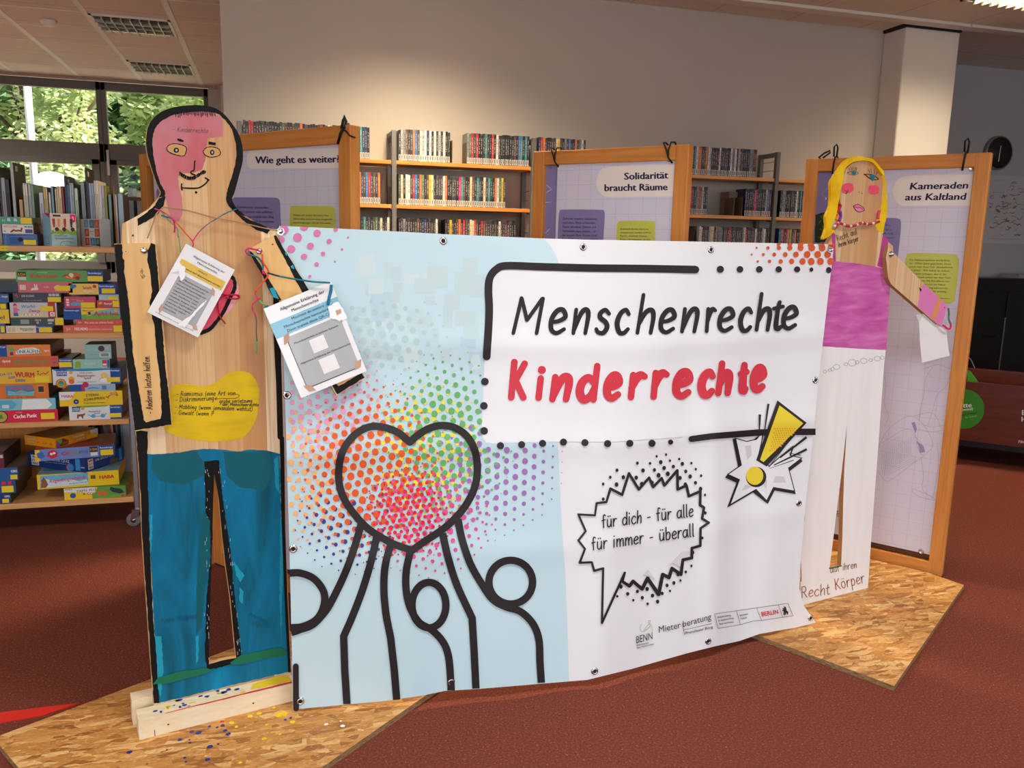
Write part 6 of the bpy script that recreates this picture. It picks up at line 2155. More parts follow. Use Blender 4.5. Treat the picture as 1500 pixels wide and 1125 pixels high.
for i, (a, b, t, nm, c1, c2) in enumerate(BOOKS):
    p0, p1 = onY(*T1((a, t)), YB), onY(*T1((b, t)), YB)
    zt = (p0.z + p1.z) / 2
    x0, x1 = p0.x, p1.x
    dp = .2 if zt - 1.365 > .27 else .16
    mb = MB()
    cv, pg = plain('cover_%d' % i, c2, .4, .4), plain('pages', (226, 222, 210), .8)
    sp = plain('bookspine_%d' % i, c1, .4, .4)
    z0 = 1.3655
    mb.box((x0, YB, z0), (x0 + .0022, YB + dp, zt), cv)
    mb.box((x1 - .0022, YB, z0), (x1, YB + dp, zt), cv)
    mb.box((x0 + .0022, YB, z0), (x1 - .0022, YB + .0022, zt), sp)
    mb.box((x0 + .0024, YB + .0024, z0 + .003), (x1 - .0024, YB + dp - .004, zt - .004), pg)
    SS = Surf((x0, YB, z0), (1, 0, 0), (0, 0, 1))
    w_ = x1 - x0
    rect(mb, SS, w_ * .08, (zt - z0) * .03, w_ * .92, (zt - z0) * .97, sp, .4)
    if rnd.random() < .6:
        rect(mb, SS, w_ * .3, (zt - z0) * .3, w_ * .7, (zt - z0) * .8, paint(tuple(int(min(255, k * .7 + 20)) for k in c1)), 1)
    if nm in ('tall dark', 'large navy', 'large black'):
        SR = Surf((x1, YB, z0), (0, 1, 0), (0, 0, 1))
        rect(mb, SR, .03, zt - z0 - .04, .07, zt - z0 - .015, paint((186, 186, 176)), 1)
        if nm == 'large black':
            poly(mb, SR, [(.07, .2), (.1, .22), (.12, .29), (.14, .22), (.17, .2)], paint((164, 130, 66)), 1)
        if nm == 'tall dark':
            rect(mb, SR, .11, .2, .13, .22, paint((150, 140, 120)), 1)
            rect(mb, SR, .12, .25, .125, .28, paint((190, 190, 180)), 1)
    tag(mb.build('picture_book'), '%s picture book in the upright row on the trolley top' % nm, 'book', 'picture books on the trolley top')
# brown magazine rack at the end of the row
mb = MB()
BRW = plain('rack_brown', (86, 70, 58), .6)
YR = 4.90
a, b = onY(*T1((1236, 600)), YR), onY(*T1((1430, 612)), YR)
z0 = onY(*T1((1300, 880)), YR).z
YB2, YB = YB, YR - .01
mb.box((a.x, YB + .16, z0), (b.x, YB + .17, a.z), BRW)
mb.box((a.x, YB + .01, z0), (a.x + .008, YB + .16, a.z), BRW)
mb.box((b.x - .008, YB + .01, z0), (b.x, YB + .16, a.z), BRW)
mb.box((a.x, YB + .01, 0), (a.x + .02, YB + .17, z0), BRW)
mb.box((b.x - .02, YB + .01, 0), (b.x, YB + .17, z0), BRW)
mb.box((a.x + .008, YB + .01, z0), (b.x - .008, YB + .16, z0 + .008), BRW)
mb.box((a.x + .008, YB + .01, a.z - .02), (b.x - .008, YB + .018, a.z), BRW)
tag(mb.build('magazine_rack'), 'brown open rack standing behind the end of the picture book row', 'rack')
for k, (c, nm) in enumerate((((150, 176, 196), 'pale blue'), ((196, 196, 200), 'silver'), ((60, 60, 64), 'dark grey'))):
    mb = MB()
    x = a.x + .02 + k * .04
    mb.box((x, YB + .03, z0 + .0085), (x + .022, YB + .15, z0 + .19 - .02 * k), plain('brochure_%d' % k, c, .5))
    tag(mb.build('brochure'), '%s brochure standing in the brown rack' % nm, 'brochure', 'brochures in the brown rack')
YB = YB2


# ------------------------------------------------------------------ boxed games
BLUEB, YEL, ORNG, REDB = (28, 84, 160), (240, 208, 40), (224, 124, 40), (206, 44, 60)


class BoxFace(Surf):
    def __init__(s, o, ex, ey, w, h):
        Surf.__init__(s, o, ex, ey)
        s.w, s.h = w, h

    def pt(s, u, v, off=0.0):
        return s.o + s.ex * (u * s.w) + s.ey * (v * s.h) + s.n * off


def gamebox(x0, x1, z, h, dp, col, label, art=(), side=None, top=None, y=None, yaw=0.0, sticker=None, art2=(), group='boxed games on the trolley'):
    """flat game carton; front from x0 to x1 standing on z, turned by yaw about its front corner nearest x0"""
    y = YC + .012 if y is None else y
    w = x1 - x0
    Mx = Matrix.Translation(Vector((x0, y, z))) @ Matrix.Rotation(yaw, 4, 'Z')
    mb = MB()
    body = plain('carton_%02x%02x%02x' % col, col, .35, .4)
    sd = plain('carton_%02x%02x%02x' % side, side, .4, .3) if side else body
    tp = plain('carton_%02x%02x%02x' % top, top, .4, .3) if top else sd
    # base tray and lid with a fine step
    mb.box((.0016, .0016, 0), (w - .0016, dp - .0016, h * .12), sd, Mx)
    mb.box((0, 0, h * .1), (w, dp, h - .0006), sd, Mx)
    R3 = Mx.to_3x3()
    TF = Surf(Mx @ Vector((0, 0, h - .0006)), R3 @ Vector((1, 0, 0)), R3 @ Vector((0, 1, 0)))
    rect(mb, TF, .001, .001, w - .001, dp - .001, tp, .5)
    FS = BoxFace(Mx @ Vector((0, 0, 0)), R3 @ Vector((1, 0, 0)), (0, 0, 1), w, h)
    FS2 = BoxFace(Mx @ Vector((w, 0, 0)), R3 @ Vector((0, 1, 0)), (0, 0, 1), dp, h)
    rect(mb, FS, 0, .0, 1, 1, body, .5)
    for S_, A in ((FS, art), (FS2, art2)):
        for k, a in enumerate(A):
            L_ = 1.2 + k * .35
            t = a[0]
            if t == 'r':
                rect(mb, S_, a[1], a[2], a[3], a[4], paint(a[5]), L_)
            elif t == 'p':
                poly(mb, S_, a[1], paint(a[2]), L_)
            elif t == 'd':
                disc(mb, S_, a[1], a[2], a[3] / S_.w, paint(a[4]), L_, a[3] / S_.h)
            elif t == 't':
                text_face(mb, S_, a[1], a[2], a[3], a[4], a[5], paint(a[6]), L_, a[7] if len(a) > 7 else .03, a[8] if len(a) > 8 else 0)
            elif t == 'l':
                ribbon_face(mb, S_, a[1], a[2], paint(a[3]), L_)
    o = mb.build('game_box', at=Mx @ Vector((w / 2, dp / 2, 0)))
    if sticker:
        m2 = MB()
        rect(m2, FS, *sticker, YSTICK, 9)
        m2.build('price_sticker', o)
    tag(o, label, 'board game', group)
    return z + h + .0004


def text_face(mb, S, s_, u0, u1, v, hh, m, layer, bold, tilt):
    V, T, ar = glyphs(s_)
    e = hh * S.h / S.w * bold * .8
    for k, (ka, kb) in enumerate(((0, 0), (-1, 0), (1, 0))):
        put(mb, S, [(u0 + (u1 - u0) * a + e * ka, v + hh * b + tilt * a) for a, b in V], T, m, layer + .05 * k)


def ribbon_face(mb, S, pts, w, m, layer):
    q = Surf(S.o, S.ex, S.ey)
    ribbon(mb, q, [(u * S.w, v * S.h) for u, v in pts], w, m, layer)


K3, K4, K5 = Crop(0, 340, 7.03), Crop(0, 480, 7.03), Crop(0, 610, 6.618)


def xs(K, a, b, v=700):
    return onY(*K((a, v)), YC + .012).x, onY(*K((b, v)), YC + .012).x


def hgt(K, a, b, u=400):
    return onY(*K((u, a)), YC + .012).z - onY(*K((u, b)), YC + .012).z


RAV = 'Ravensburger'
NAV = (36, 38, 62)
WHI = (238, 238, 236)


def rav(u0, u1=1.0, v=.72, hh=.16):
    """blue maker's panel"""
    return [('r', u0, 0, u1, 1, BLUEB), ('t', RAV, u0 + .012, u0 + (u1 - u0) * .9, v, hh, WHI, .03)]


# second shelf, middle stack
z = .9675
x0, x1 = xs(K3, 65, 548, 1020)
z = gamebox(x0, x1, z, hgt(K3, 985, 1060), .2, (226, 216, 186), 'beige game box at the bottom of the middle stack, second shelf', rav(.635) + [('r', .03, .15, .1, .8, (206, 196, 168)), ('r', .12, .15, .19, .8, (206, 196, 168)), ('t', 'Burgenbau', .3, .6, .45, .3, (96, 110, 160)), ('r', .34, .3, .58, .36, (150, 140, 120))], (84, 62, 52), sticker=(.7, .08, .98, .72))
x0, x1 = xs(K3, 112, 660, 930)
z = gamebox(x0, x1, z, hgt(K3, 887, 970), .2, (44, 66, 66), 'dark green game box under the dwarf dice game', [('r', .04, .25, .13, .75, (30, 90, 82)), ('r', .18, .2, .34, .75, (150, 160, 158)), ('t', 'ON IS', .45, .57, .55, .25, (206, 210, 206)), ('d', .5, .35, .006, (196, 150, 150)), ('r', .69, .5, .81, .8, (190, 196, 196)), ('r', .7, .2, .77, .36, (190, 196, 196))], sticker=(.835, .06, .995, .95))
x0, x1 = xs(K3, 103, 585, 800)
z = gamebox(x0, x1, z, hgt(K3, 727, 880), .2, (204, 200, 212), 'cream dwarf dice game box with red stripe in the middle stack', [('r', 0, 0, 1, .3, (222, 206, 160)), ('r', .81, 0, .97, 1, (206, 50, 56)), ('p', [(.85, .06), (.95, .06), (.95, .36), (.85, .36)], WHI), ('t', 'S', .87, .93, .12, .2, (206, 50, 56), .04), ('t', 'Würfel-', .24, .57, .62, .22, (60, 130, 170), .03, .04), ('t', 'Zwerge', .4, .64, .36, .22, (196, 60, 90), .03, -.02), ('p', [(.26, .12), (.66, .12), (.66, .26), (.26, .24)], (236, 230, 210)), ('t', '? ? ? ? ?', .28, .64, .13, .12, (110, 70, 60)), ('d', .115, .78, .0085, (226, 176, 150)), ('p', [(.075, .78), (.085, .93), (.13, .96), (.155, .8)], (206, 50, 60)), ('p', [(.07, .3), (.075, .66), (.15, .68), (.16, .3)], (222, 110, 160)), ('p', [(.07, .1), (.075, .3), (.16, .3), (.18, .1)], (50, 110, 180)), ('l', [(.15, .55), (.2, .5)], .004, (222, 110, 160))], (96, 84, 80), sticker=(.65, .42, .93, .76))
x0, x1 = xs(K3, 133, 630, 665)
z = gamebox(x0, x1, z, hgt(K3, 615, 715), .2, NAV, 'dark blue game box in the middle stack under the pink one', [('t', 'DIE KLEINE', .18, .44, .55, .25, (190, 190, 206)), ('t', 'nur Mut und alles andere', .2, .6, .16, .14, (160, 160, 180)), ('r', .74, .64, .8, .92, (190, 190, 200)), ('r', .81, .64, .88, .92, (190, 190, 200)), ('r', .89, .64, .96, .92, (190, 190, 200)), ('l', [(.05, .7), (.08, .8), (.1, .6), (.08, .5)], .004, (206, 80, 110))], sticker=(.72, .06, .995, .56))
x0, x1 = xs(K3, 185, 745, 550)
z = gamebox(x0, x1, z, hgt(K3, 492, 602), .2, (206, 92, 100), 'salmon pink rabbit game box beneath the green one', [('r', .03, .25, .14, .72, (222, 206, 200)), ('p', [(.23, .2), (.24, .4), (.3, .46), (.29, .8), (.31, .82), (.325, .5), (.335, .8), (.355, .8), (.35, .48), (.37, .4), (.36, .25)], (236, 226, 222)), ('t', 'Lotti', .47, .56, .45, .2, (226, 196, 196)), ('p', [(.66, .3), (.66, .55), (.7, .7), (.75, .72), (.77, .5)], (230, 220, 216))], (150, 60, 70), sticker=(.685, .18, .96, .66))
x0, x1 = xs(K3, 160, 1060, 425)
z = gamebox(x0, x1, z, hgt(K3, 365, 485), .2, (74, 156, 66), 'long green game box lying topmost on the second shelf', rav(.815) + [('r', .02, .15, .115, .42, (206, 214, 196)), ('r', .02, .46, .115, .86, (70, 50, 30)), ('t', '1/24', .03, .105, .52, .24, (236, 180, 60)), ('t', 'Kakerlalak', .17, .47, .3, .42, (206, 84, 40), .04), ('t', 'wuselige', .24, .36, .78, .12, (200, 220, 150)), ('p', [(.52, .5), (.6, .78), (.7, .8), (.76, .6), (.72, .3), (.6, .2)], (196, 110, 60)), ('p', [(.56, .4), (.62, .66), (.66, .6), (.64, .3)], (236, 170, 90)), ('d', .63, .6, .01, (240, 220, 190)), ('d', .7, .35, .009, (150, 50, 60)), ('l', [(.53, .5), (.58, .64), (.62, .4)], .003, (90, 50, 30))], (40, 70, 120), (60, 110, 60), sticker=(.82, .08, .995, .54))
# second shelf, outer stack
z = .9675
x0, x1 = xs(K3, 652, 1262, 1000)
z = gamebox(x0, x1, z, hgt(K3, 965, 1040), .24, (222, 94, 70), 'coral red memory box at the bottom beside the wooden arm', [('t', '5+', .05, .12, .3, .4, (244, 220, 214)), ('t', 'FREE-MEMO', .19, .41, .3, .4, (250, 236, 230), .05), ('t', 'Das Spiel für Finder, Sammler, Forscher', .43, .83, .35, .22, (244, 210, 200))], sticker=(.85, .05, .995, .95))
x0, x1 = xs(K3, 782, 1262, 930)
z = gamebox(x0, x1, z, hgt(K3, 903, 962), .24, (212, 74, 52), 'thin red quiz box second from the bottom, beside the arm', [('t', '5+', .05, .12, .3, .4, (244, 214, 200)), ('t', 'Was weiss ein schlauer Fuchs?', .18, .8, .3, .36, (248, 226, 216), .03), ('t', '5+', .86, .94, .3, .4, (230, 140, 120))])
x0, x1 = xs(K3, 655, 1235, 840)
z4 = gamebox(x0, x1, z, hgt(K3, 780, 898), .24, (120, 176, 200), 'apple game box with blue end and red lettering, second shelf', [('r', .3, 0, 1, .45, (120, 176, 70)), ('p', [(.3, .4), (.3, 1), (.9, 1), (.6, .75), (.45, .5)], (240, 212, 50)), ('r', 0, 0, .31, 1, BLUEB), ('t', RAV, .02, .28, .74, .14, WHI), ('t', 'Mein erstes', .34, .54, .72, .12, (60, 80, 40)), ('t', 'Äpfelchen', .54, .97, .36, .34, (200, 40, 44), .05), ('d', .45, .55, .012, (226, 180, 120)), ('t', '1', .435, .475, .42, .28, (60, 50, 40), .05), ('d', .93, .82, .009, (236, 180, 80))])
x0, x1 = xs(K3, 662, 985, 700)
za = gamebox(x0, x1, z4, hgt(K3, 645, 765), .2, (200, 44, 88), 'magenta game box on top of the apple game', [('r', .06, .2, .15, .36, (240, 220, 226)), ('r', .06, .42, .15, .58, (240, 220, 226)), ('r', .06, .64, .15, .8, (240, 220, 226)), ('p', [(.2, .22), (.2, .42), (.3, .52), (.52, .46), (.52, .24)], (90, 180, 206)), ('t', 'Ritter', .2, .4, .7, .12, (110, 190, 220)), ('t', 'Klack', .4, .62, .55, .22, (230, 160, 180))], sticker=(.53, .04, .97, .5))
x0, x1 = xs(K3, 998, 1230, 725)
zb = gamebox(x0, x1, z4, hgt(K3, 685, 766), .2, (200, 40, 52), 'small red game box beside the magenta one', [('t', 'Bumpf', .32, .66, .45, .28, WHI, .05), ('t', 'das schnelle Spiel', .14, .66, .12, .16, (120, 90, 150)), ('d', .12, .6, .005, YEL), ('d', .18, .68, .005, YEL)], sticker=(.7, .15, .995, .95))
x0, x1 = xs(K3, 1016, 1222, 650)
zc = gamebox(x0, x1, zb, hgt(K3, 620, 680), .2, (150, 194, 208), 'thin pale blue game box on the small red one', [('r', .02, .1, .4, .8, (176, 210, 220))], sticker=(.45, .1, .96, .7))
x0, x1 = xs(K3, 706, 1190, 560)
gamebox(x0, x1, max(za, zc), hgt(K3, 505, 618), .2, (236, 196, 70), 'yellow and blue game box topmost beside the wooden arm', rav(.63, 1, .7, .18) + [('p', [(.02, .6), (.04, .9), (.15, .92), (.17, .7), (.08, .5)], (60, 120, 180)), ('t', 'Sprach-', .3, .5, .5, .3, (206, 70, 40), .04), ('t', 'Kiste', .32, .52, .2, .26, (240, 236, 220), .04), ('d', .55, .75, .008, (206, 70, 90))], (30, 70, 140), sticker=(.7, .1, .985, .56))
# second shelf, stack at the far side
z = .9675
x0, x1 = xs(K3, -420, 58, 1000)
z = gamebox(x0, x1, z, hgt(K3, 950, 1048), .24, (36, 80, 150), 'blue game box lowest in the far stack, second shelf', sticker=(.9, .1, .985, .75))
z += .012
x0, x1 = xs(K3, -400, 88, 800)
z = gamebox(x0, x1, z - .012, hgt(K3, 757, 900), .24, (240, 200, 24), 'yellow game box between the dark and the lowest blue one, far stack', [('t', 'Spiel', .6, .9, .3, .3, (60, 60, 60))], (200, 160, 30))
x0, x1 = xs(K3, -400, 72, 720)
z = gamebox(x0, x1, z, hgt(K3, 688, 757), .24, (44, 44, 66), 'dark game box on the yellow one in the far stack', (), (40, 40, 50), sticker=(.85, .1, .98, .85))
x0, x1 = xs(K3, -400, 86, 640)
z = gamebox(x0, x1, z, hgt(K3, 600, 688), .3, BLUEB, 'blue game box with dark lid in the far stack, second shelf', [('t', 'burger', .86, .99, .6, .25, WHI)], (60, 62, 50), (52, 52, 44))
x0, x1 = xs(K3, -400, 150, 470)
gamebox(x0, x1, z, hgt(K3, 392, 500), .3, (30, 52, 62), 'dark teal game box topmost in the far stack, second shelf', (), (26, 40, 50), y=YC + .12)

# third shelf, middle stack
z = .5485
x0, x1 = xs(K4, -330, 596, 900)
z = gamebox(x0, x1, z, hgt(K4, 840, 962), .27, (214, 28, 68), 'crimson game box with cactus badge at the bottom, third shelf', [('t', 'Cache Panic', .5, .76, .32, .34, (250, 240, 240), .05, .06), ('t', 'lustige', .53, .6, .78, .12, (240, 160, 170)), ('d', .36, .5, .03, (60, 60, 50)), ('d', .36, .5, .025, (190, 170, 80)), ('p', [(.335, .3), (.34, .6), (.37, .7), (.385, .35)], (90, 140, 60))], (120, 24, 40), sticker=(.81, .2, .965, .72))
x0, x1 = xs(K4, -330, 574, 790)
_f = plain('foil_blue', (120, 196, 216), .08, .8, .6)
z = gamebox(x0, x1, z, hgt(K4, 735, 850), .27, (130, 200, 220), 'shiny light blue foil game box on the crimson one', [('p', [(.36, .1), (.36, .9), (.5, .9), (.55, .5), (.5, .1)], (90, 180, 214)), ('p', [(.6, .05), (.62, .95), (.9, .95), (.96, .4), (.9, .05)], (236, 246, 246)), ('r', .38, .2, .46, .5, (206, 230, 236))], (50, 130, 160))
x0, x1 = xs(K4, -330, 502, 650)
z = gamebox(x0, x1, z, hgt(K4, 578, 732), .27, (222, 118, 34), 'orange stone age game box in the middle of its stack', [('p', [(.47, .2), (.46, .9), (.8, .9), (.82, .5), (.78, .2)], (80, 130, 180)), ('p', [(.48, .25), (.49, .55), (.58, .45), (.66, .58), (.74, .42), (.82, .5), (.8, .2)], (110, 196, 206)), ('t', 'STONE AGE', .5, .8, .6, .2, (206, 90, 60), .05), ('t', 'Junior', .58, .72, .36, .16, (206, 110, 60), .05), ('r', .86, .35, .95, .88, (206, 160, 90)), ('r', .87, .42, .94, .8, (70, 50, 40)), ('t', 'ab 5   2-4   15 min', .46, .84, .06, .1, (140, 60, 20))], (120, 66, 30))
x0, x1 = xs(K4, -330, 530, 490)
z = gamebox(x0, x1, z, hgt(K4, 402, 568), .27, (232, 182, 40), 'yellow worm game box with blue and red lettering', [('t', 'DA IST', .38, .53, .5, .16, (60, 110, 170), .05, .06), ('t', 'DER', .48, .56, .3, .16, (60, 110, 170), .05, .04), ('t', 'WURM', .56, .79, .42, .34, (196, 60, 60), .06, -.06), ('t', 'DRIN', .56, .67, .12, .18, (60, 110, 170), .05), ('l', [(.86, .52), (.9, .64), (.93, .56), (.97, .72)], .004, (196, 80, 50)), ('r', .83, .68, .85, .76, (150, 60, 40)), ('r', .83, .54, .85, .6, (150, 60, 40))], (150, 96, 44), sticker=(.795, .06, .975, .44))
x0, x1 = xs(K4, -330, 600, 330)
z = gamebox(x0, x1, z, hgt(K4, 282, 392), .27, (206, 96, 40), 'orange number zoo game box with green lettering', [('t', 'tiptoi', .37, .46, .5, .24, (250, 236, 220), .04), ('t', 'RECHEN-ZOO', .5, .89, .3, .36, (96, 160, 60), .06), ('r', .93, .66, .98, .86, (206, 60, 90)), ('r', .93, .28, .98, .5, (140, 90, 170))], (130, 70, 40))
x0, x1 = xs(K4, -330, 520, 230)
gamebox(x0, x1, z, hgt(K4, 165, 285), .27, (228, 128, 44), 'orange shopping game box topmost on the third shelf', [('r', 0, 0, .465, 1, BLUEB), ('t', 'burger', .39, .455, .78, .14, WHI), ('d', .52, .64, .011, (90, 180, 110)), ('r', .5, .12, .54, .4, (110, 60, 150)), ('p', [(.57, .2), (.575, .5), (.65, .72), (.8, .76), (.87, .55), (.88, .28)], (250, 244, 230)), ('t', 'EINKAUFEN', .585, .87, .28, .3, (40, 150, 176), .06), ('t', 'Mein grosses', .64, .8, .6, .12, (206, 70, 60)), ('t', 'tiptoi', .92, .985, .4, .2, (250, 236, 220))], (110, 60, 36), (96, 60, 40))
# third shelf, outer stack
z = .5485
x0, x1 = xs(K4, 712, 1258, 880)
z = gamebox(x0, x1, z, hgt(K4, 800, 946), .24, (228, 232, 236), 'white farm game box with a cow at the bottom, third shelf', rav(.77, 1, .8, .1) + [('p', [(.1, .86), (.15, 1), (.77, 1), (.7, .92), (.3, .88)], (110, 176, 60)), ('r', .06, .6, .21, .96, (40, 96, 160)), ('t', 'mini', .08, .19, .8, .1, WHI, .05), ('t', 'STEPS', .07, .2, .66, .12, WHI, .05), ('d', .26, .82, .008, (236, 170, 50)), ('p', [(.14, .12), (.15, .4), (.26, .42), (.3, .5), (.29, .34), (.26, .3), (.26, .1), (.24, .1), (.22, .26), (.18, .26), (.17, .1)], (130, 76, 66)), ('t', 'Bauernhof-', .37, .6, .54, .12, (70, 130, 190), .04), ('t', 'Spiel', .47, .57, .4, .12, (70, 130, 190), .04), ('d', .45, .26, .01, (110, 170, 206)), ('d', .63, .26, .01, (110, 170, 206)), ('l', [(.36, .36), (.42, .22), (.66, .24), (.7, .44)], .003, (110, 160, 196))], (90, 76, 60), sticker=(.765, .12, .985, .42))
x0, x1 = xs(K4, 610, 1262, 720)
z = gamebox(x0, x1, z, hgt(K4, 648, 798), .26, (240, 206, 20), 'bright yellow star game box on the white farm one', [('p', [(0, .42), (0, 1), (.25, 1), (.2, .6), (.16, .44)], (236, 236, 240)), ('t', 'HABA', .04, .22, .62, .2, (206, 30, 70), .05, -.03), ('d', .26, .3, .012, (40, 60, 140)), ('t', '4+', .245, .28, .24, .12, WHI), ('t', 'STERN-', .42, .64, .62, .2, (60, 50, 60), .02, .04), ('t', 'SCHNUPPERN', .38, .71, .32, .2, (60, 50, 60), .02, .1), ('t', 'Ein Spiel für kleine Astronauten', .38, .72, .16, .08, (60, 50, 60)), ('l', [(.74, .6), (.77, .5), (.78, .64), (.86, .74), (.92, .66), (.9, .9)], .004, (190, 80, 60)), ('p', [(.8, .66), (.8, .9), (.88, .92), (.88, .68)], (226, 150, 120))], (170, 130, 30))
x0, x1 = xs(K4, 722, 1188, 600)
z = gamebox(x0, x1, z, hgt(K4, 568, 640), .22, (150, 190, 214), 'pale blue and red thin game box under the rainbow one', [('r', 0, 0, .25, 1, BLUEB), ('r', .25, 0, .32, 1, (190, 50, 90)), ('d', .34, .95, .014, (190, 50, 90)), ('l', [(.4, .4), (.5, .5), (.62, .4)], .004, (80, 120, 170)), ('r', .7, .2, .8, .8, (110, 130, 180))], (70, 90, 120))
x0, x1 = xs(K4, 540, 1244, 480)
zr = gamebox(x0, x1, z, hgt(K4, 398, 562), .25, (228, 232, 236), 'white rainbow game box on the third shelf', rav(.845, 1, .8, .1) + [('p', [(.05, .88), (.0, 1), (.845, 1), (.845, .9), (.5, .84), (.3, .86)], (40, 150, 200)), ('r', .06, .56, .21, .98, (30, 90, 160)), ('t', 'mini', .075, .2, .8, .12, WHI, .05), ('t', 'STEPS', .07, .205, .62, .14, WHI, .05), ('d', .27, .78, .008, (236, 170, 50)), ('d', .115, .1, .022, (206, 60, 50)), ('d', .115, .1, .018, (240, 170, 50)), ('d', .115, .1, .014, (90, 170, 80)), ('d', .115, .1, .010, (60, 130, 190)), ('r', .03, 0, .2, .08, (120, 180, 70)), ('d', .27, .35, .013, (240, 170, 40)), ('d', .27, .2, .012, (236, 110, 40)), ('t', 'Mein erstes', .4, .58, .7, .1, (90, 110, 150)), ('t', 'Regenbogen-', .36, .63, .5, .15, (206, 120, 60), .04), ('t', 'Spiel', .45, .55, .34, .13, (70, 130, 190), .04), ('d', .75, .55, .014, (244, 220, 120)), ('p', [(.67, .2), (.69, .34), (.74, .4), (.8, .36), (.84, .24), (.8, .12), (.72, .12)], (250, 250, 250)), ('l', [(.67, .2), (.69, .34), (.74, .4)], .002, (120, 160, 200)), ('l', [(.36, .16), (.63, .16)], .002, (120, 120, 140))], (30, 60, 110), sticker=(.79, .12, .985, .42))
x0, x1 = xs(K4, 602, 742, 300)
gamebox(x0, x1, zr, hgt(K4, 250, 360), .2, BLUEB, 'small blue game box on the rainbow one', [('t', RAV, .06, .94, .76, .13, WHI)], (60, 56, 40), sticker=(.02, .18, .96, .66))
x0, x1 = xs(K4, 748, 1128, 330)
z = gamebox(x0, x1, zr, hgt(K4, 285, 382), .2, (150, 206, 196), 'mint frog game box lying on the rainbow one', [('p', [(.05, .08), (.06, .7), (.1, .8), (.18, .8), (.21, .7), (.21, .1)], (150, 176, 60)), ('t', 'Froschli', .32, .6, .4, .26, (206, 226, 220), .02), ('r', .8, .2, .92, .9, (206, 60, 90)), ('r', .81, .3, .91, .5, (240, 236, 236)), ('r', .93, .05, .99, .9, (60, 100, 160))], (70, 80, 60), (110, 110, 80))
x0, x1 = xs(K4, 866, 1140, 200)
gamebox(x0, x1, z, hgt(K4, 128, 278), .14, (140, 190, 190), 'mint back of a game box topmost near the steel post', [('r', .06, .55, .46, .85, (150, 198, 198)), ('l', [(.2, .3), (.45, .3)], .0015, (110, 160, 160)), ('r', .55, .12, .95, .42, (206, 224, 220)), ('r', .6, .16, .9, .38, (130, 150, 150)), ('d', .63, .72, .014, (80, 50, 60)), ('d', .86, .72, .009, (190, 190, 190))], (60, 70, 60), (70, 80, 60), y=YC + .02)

# bottom shelf
z = .1565
x0, x1 = xs(K5, 624, 1222, 780)
z = gamebox(x0, x1, z, hgt(K5, 725, 836), .25, (236, 206, 40), 'cat game box with green meadow at the very bottom', [('r', .45, 0, 1, .5, (110, 170, 60)), ('p', [(.45, .0), (.5, .5), (.55, 1), (1, 1), (1, .4), (.7, .2)], (96, 160, 70)), ('p', [(0, .7), (0, 1), (.5, 1), (.5, .6), (.44, .4), (.3, .6)], (226, 228, 230)), ('t', 'HABA', .02, .14, .84, .14, (206, 30, 70), .05), ('d', .14, .35, .013, (40, 90, 160)), ('t', 'TAPSI, FLO', .2, .52, .62, .2, (130, 60, 50), .03, .08), ('t', '& CO', .3, .47, .36, .2, (196, 50, 50), .03), ('p', [(.53, .3), (.55, .6), (.58, .55), (.66, .7), (.7, .5), (.68, .2), (.62, .3), (.56, .15)], (214, 110, 50)), ('p', [(.74, .7), (.76, .95), (.84, .8), (.92, .75), (.98, .4), (.9, .3), (.78, .5)], (50, 60, 70)), ('r', .92, .05, .98, .22, (196, 50, 60))], (150, 130, 50), (90, 130, 50))
x0, x1 = xs(K5, 355, 1150, 690)
z = gamebox(x0 + .002, x1, z, hgt(K5, 600, 742), .3, (238, 204, 24), 'yellow rainbow gang game box in the lowest stack', [('p', [(.03, .08), (.04, .92), (.62, .96), (.62, .16)], (110, 180, 214)), ('p', [(.04, .5), (.1, .7), (.25, .5), (.4, .6), (.5, .4), (.6, .5), (.62, .16), (.05, .08)], (206, 226, 236)), ('t', 'Regenbogenbande', .15, .6, .4, .26, (206, 60, 110), .03, .16), ('t', 'die Bande hebt ab', .38, .6, .22, .1, (60, 110, 170), .02, .06), ('p', [(.04, .1), (.05, .6), (.08, .84), (.11, .6), (.13, .3), (.1, .1)], (150, 90, 50)), ('r', .65, .5, .71, .76, (110, 90, 40)), ('t', 'HABA', .76, .94, .46, .26, (196, 30, 40), .06)], (196, 160, 30), (130, 170, 180), yaw=.05, y=YC + .02)


def corner_box(px, z, h, ang, xl, xr, py, y, col, label, art_l=(), art_r=(), **kw):
    """carton seen across a corner: its near corner at px, faces reaching the picture columns xl and xr"""
    c = onY(px, py, y)
    dr = Vector((math.cos(ang), math.sin(ang), 0))
    dl = Vector((-math.sin(ang), math.cos(ang), 0))

    def reach(d, t):
        lo, hi = 0, .6
        for _ in range(40):
            m_ = (lo + hi) / 2
            x = topx(Vector((c.x, y, z)) + d * m_)[0]
            if (x > t) == (d.x > 0):
                hi = m_
            else:
                lo = m_
        return (lo + hi) / 2
    ll, lr = reach(dl, xl), reach(dr, xr)
    # front face of the carton = the face towards xl
    o = Vector((c.x, y, 0)) + dl * ll
    yaw = math.atan2(-dl.y, -dl.x)
    return gamebox(o.x, o.x + ll, z, h, lr, col, label, art_l, y=o.y, yaw=yaw, art2=art_r, **kw)


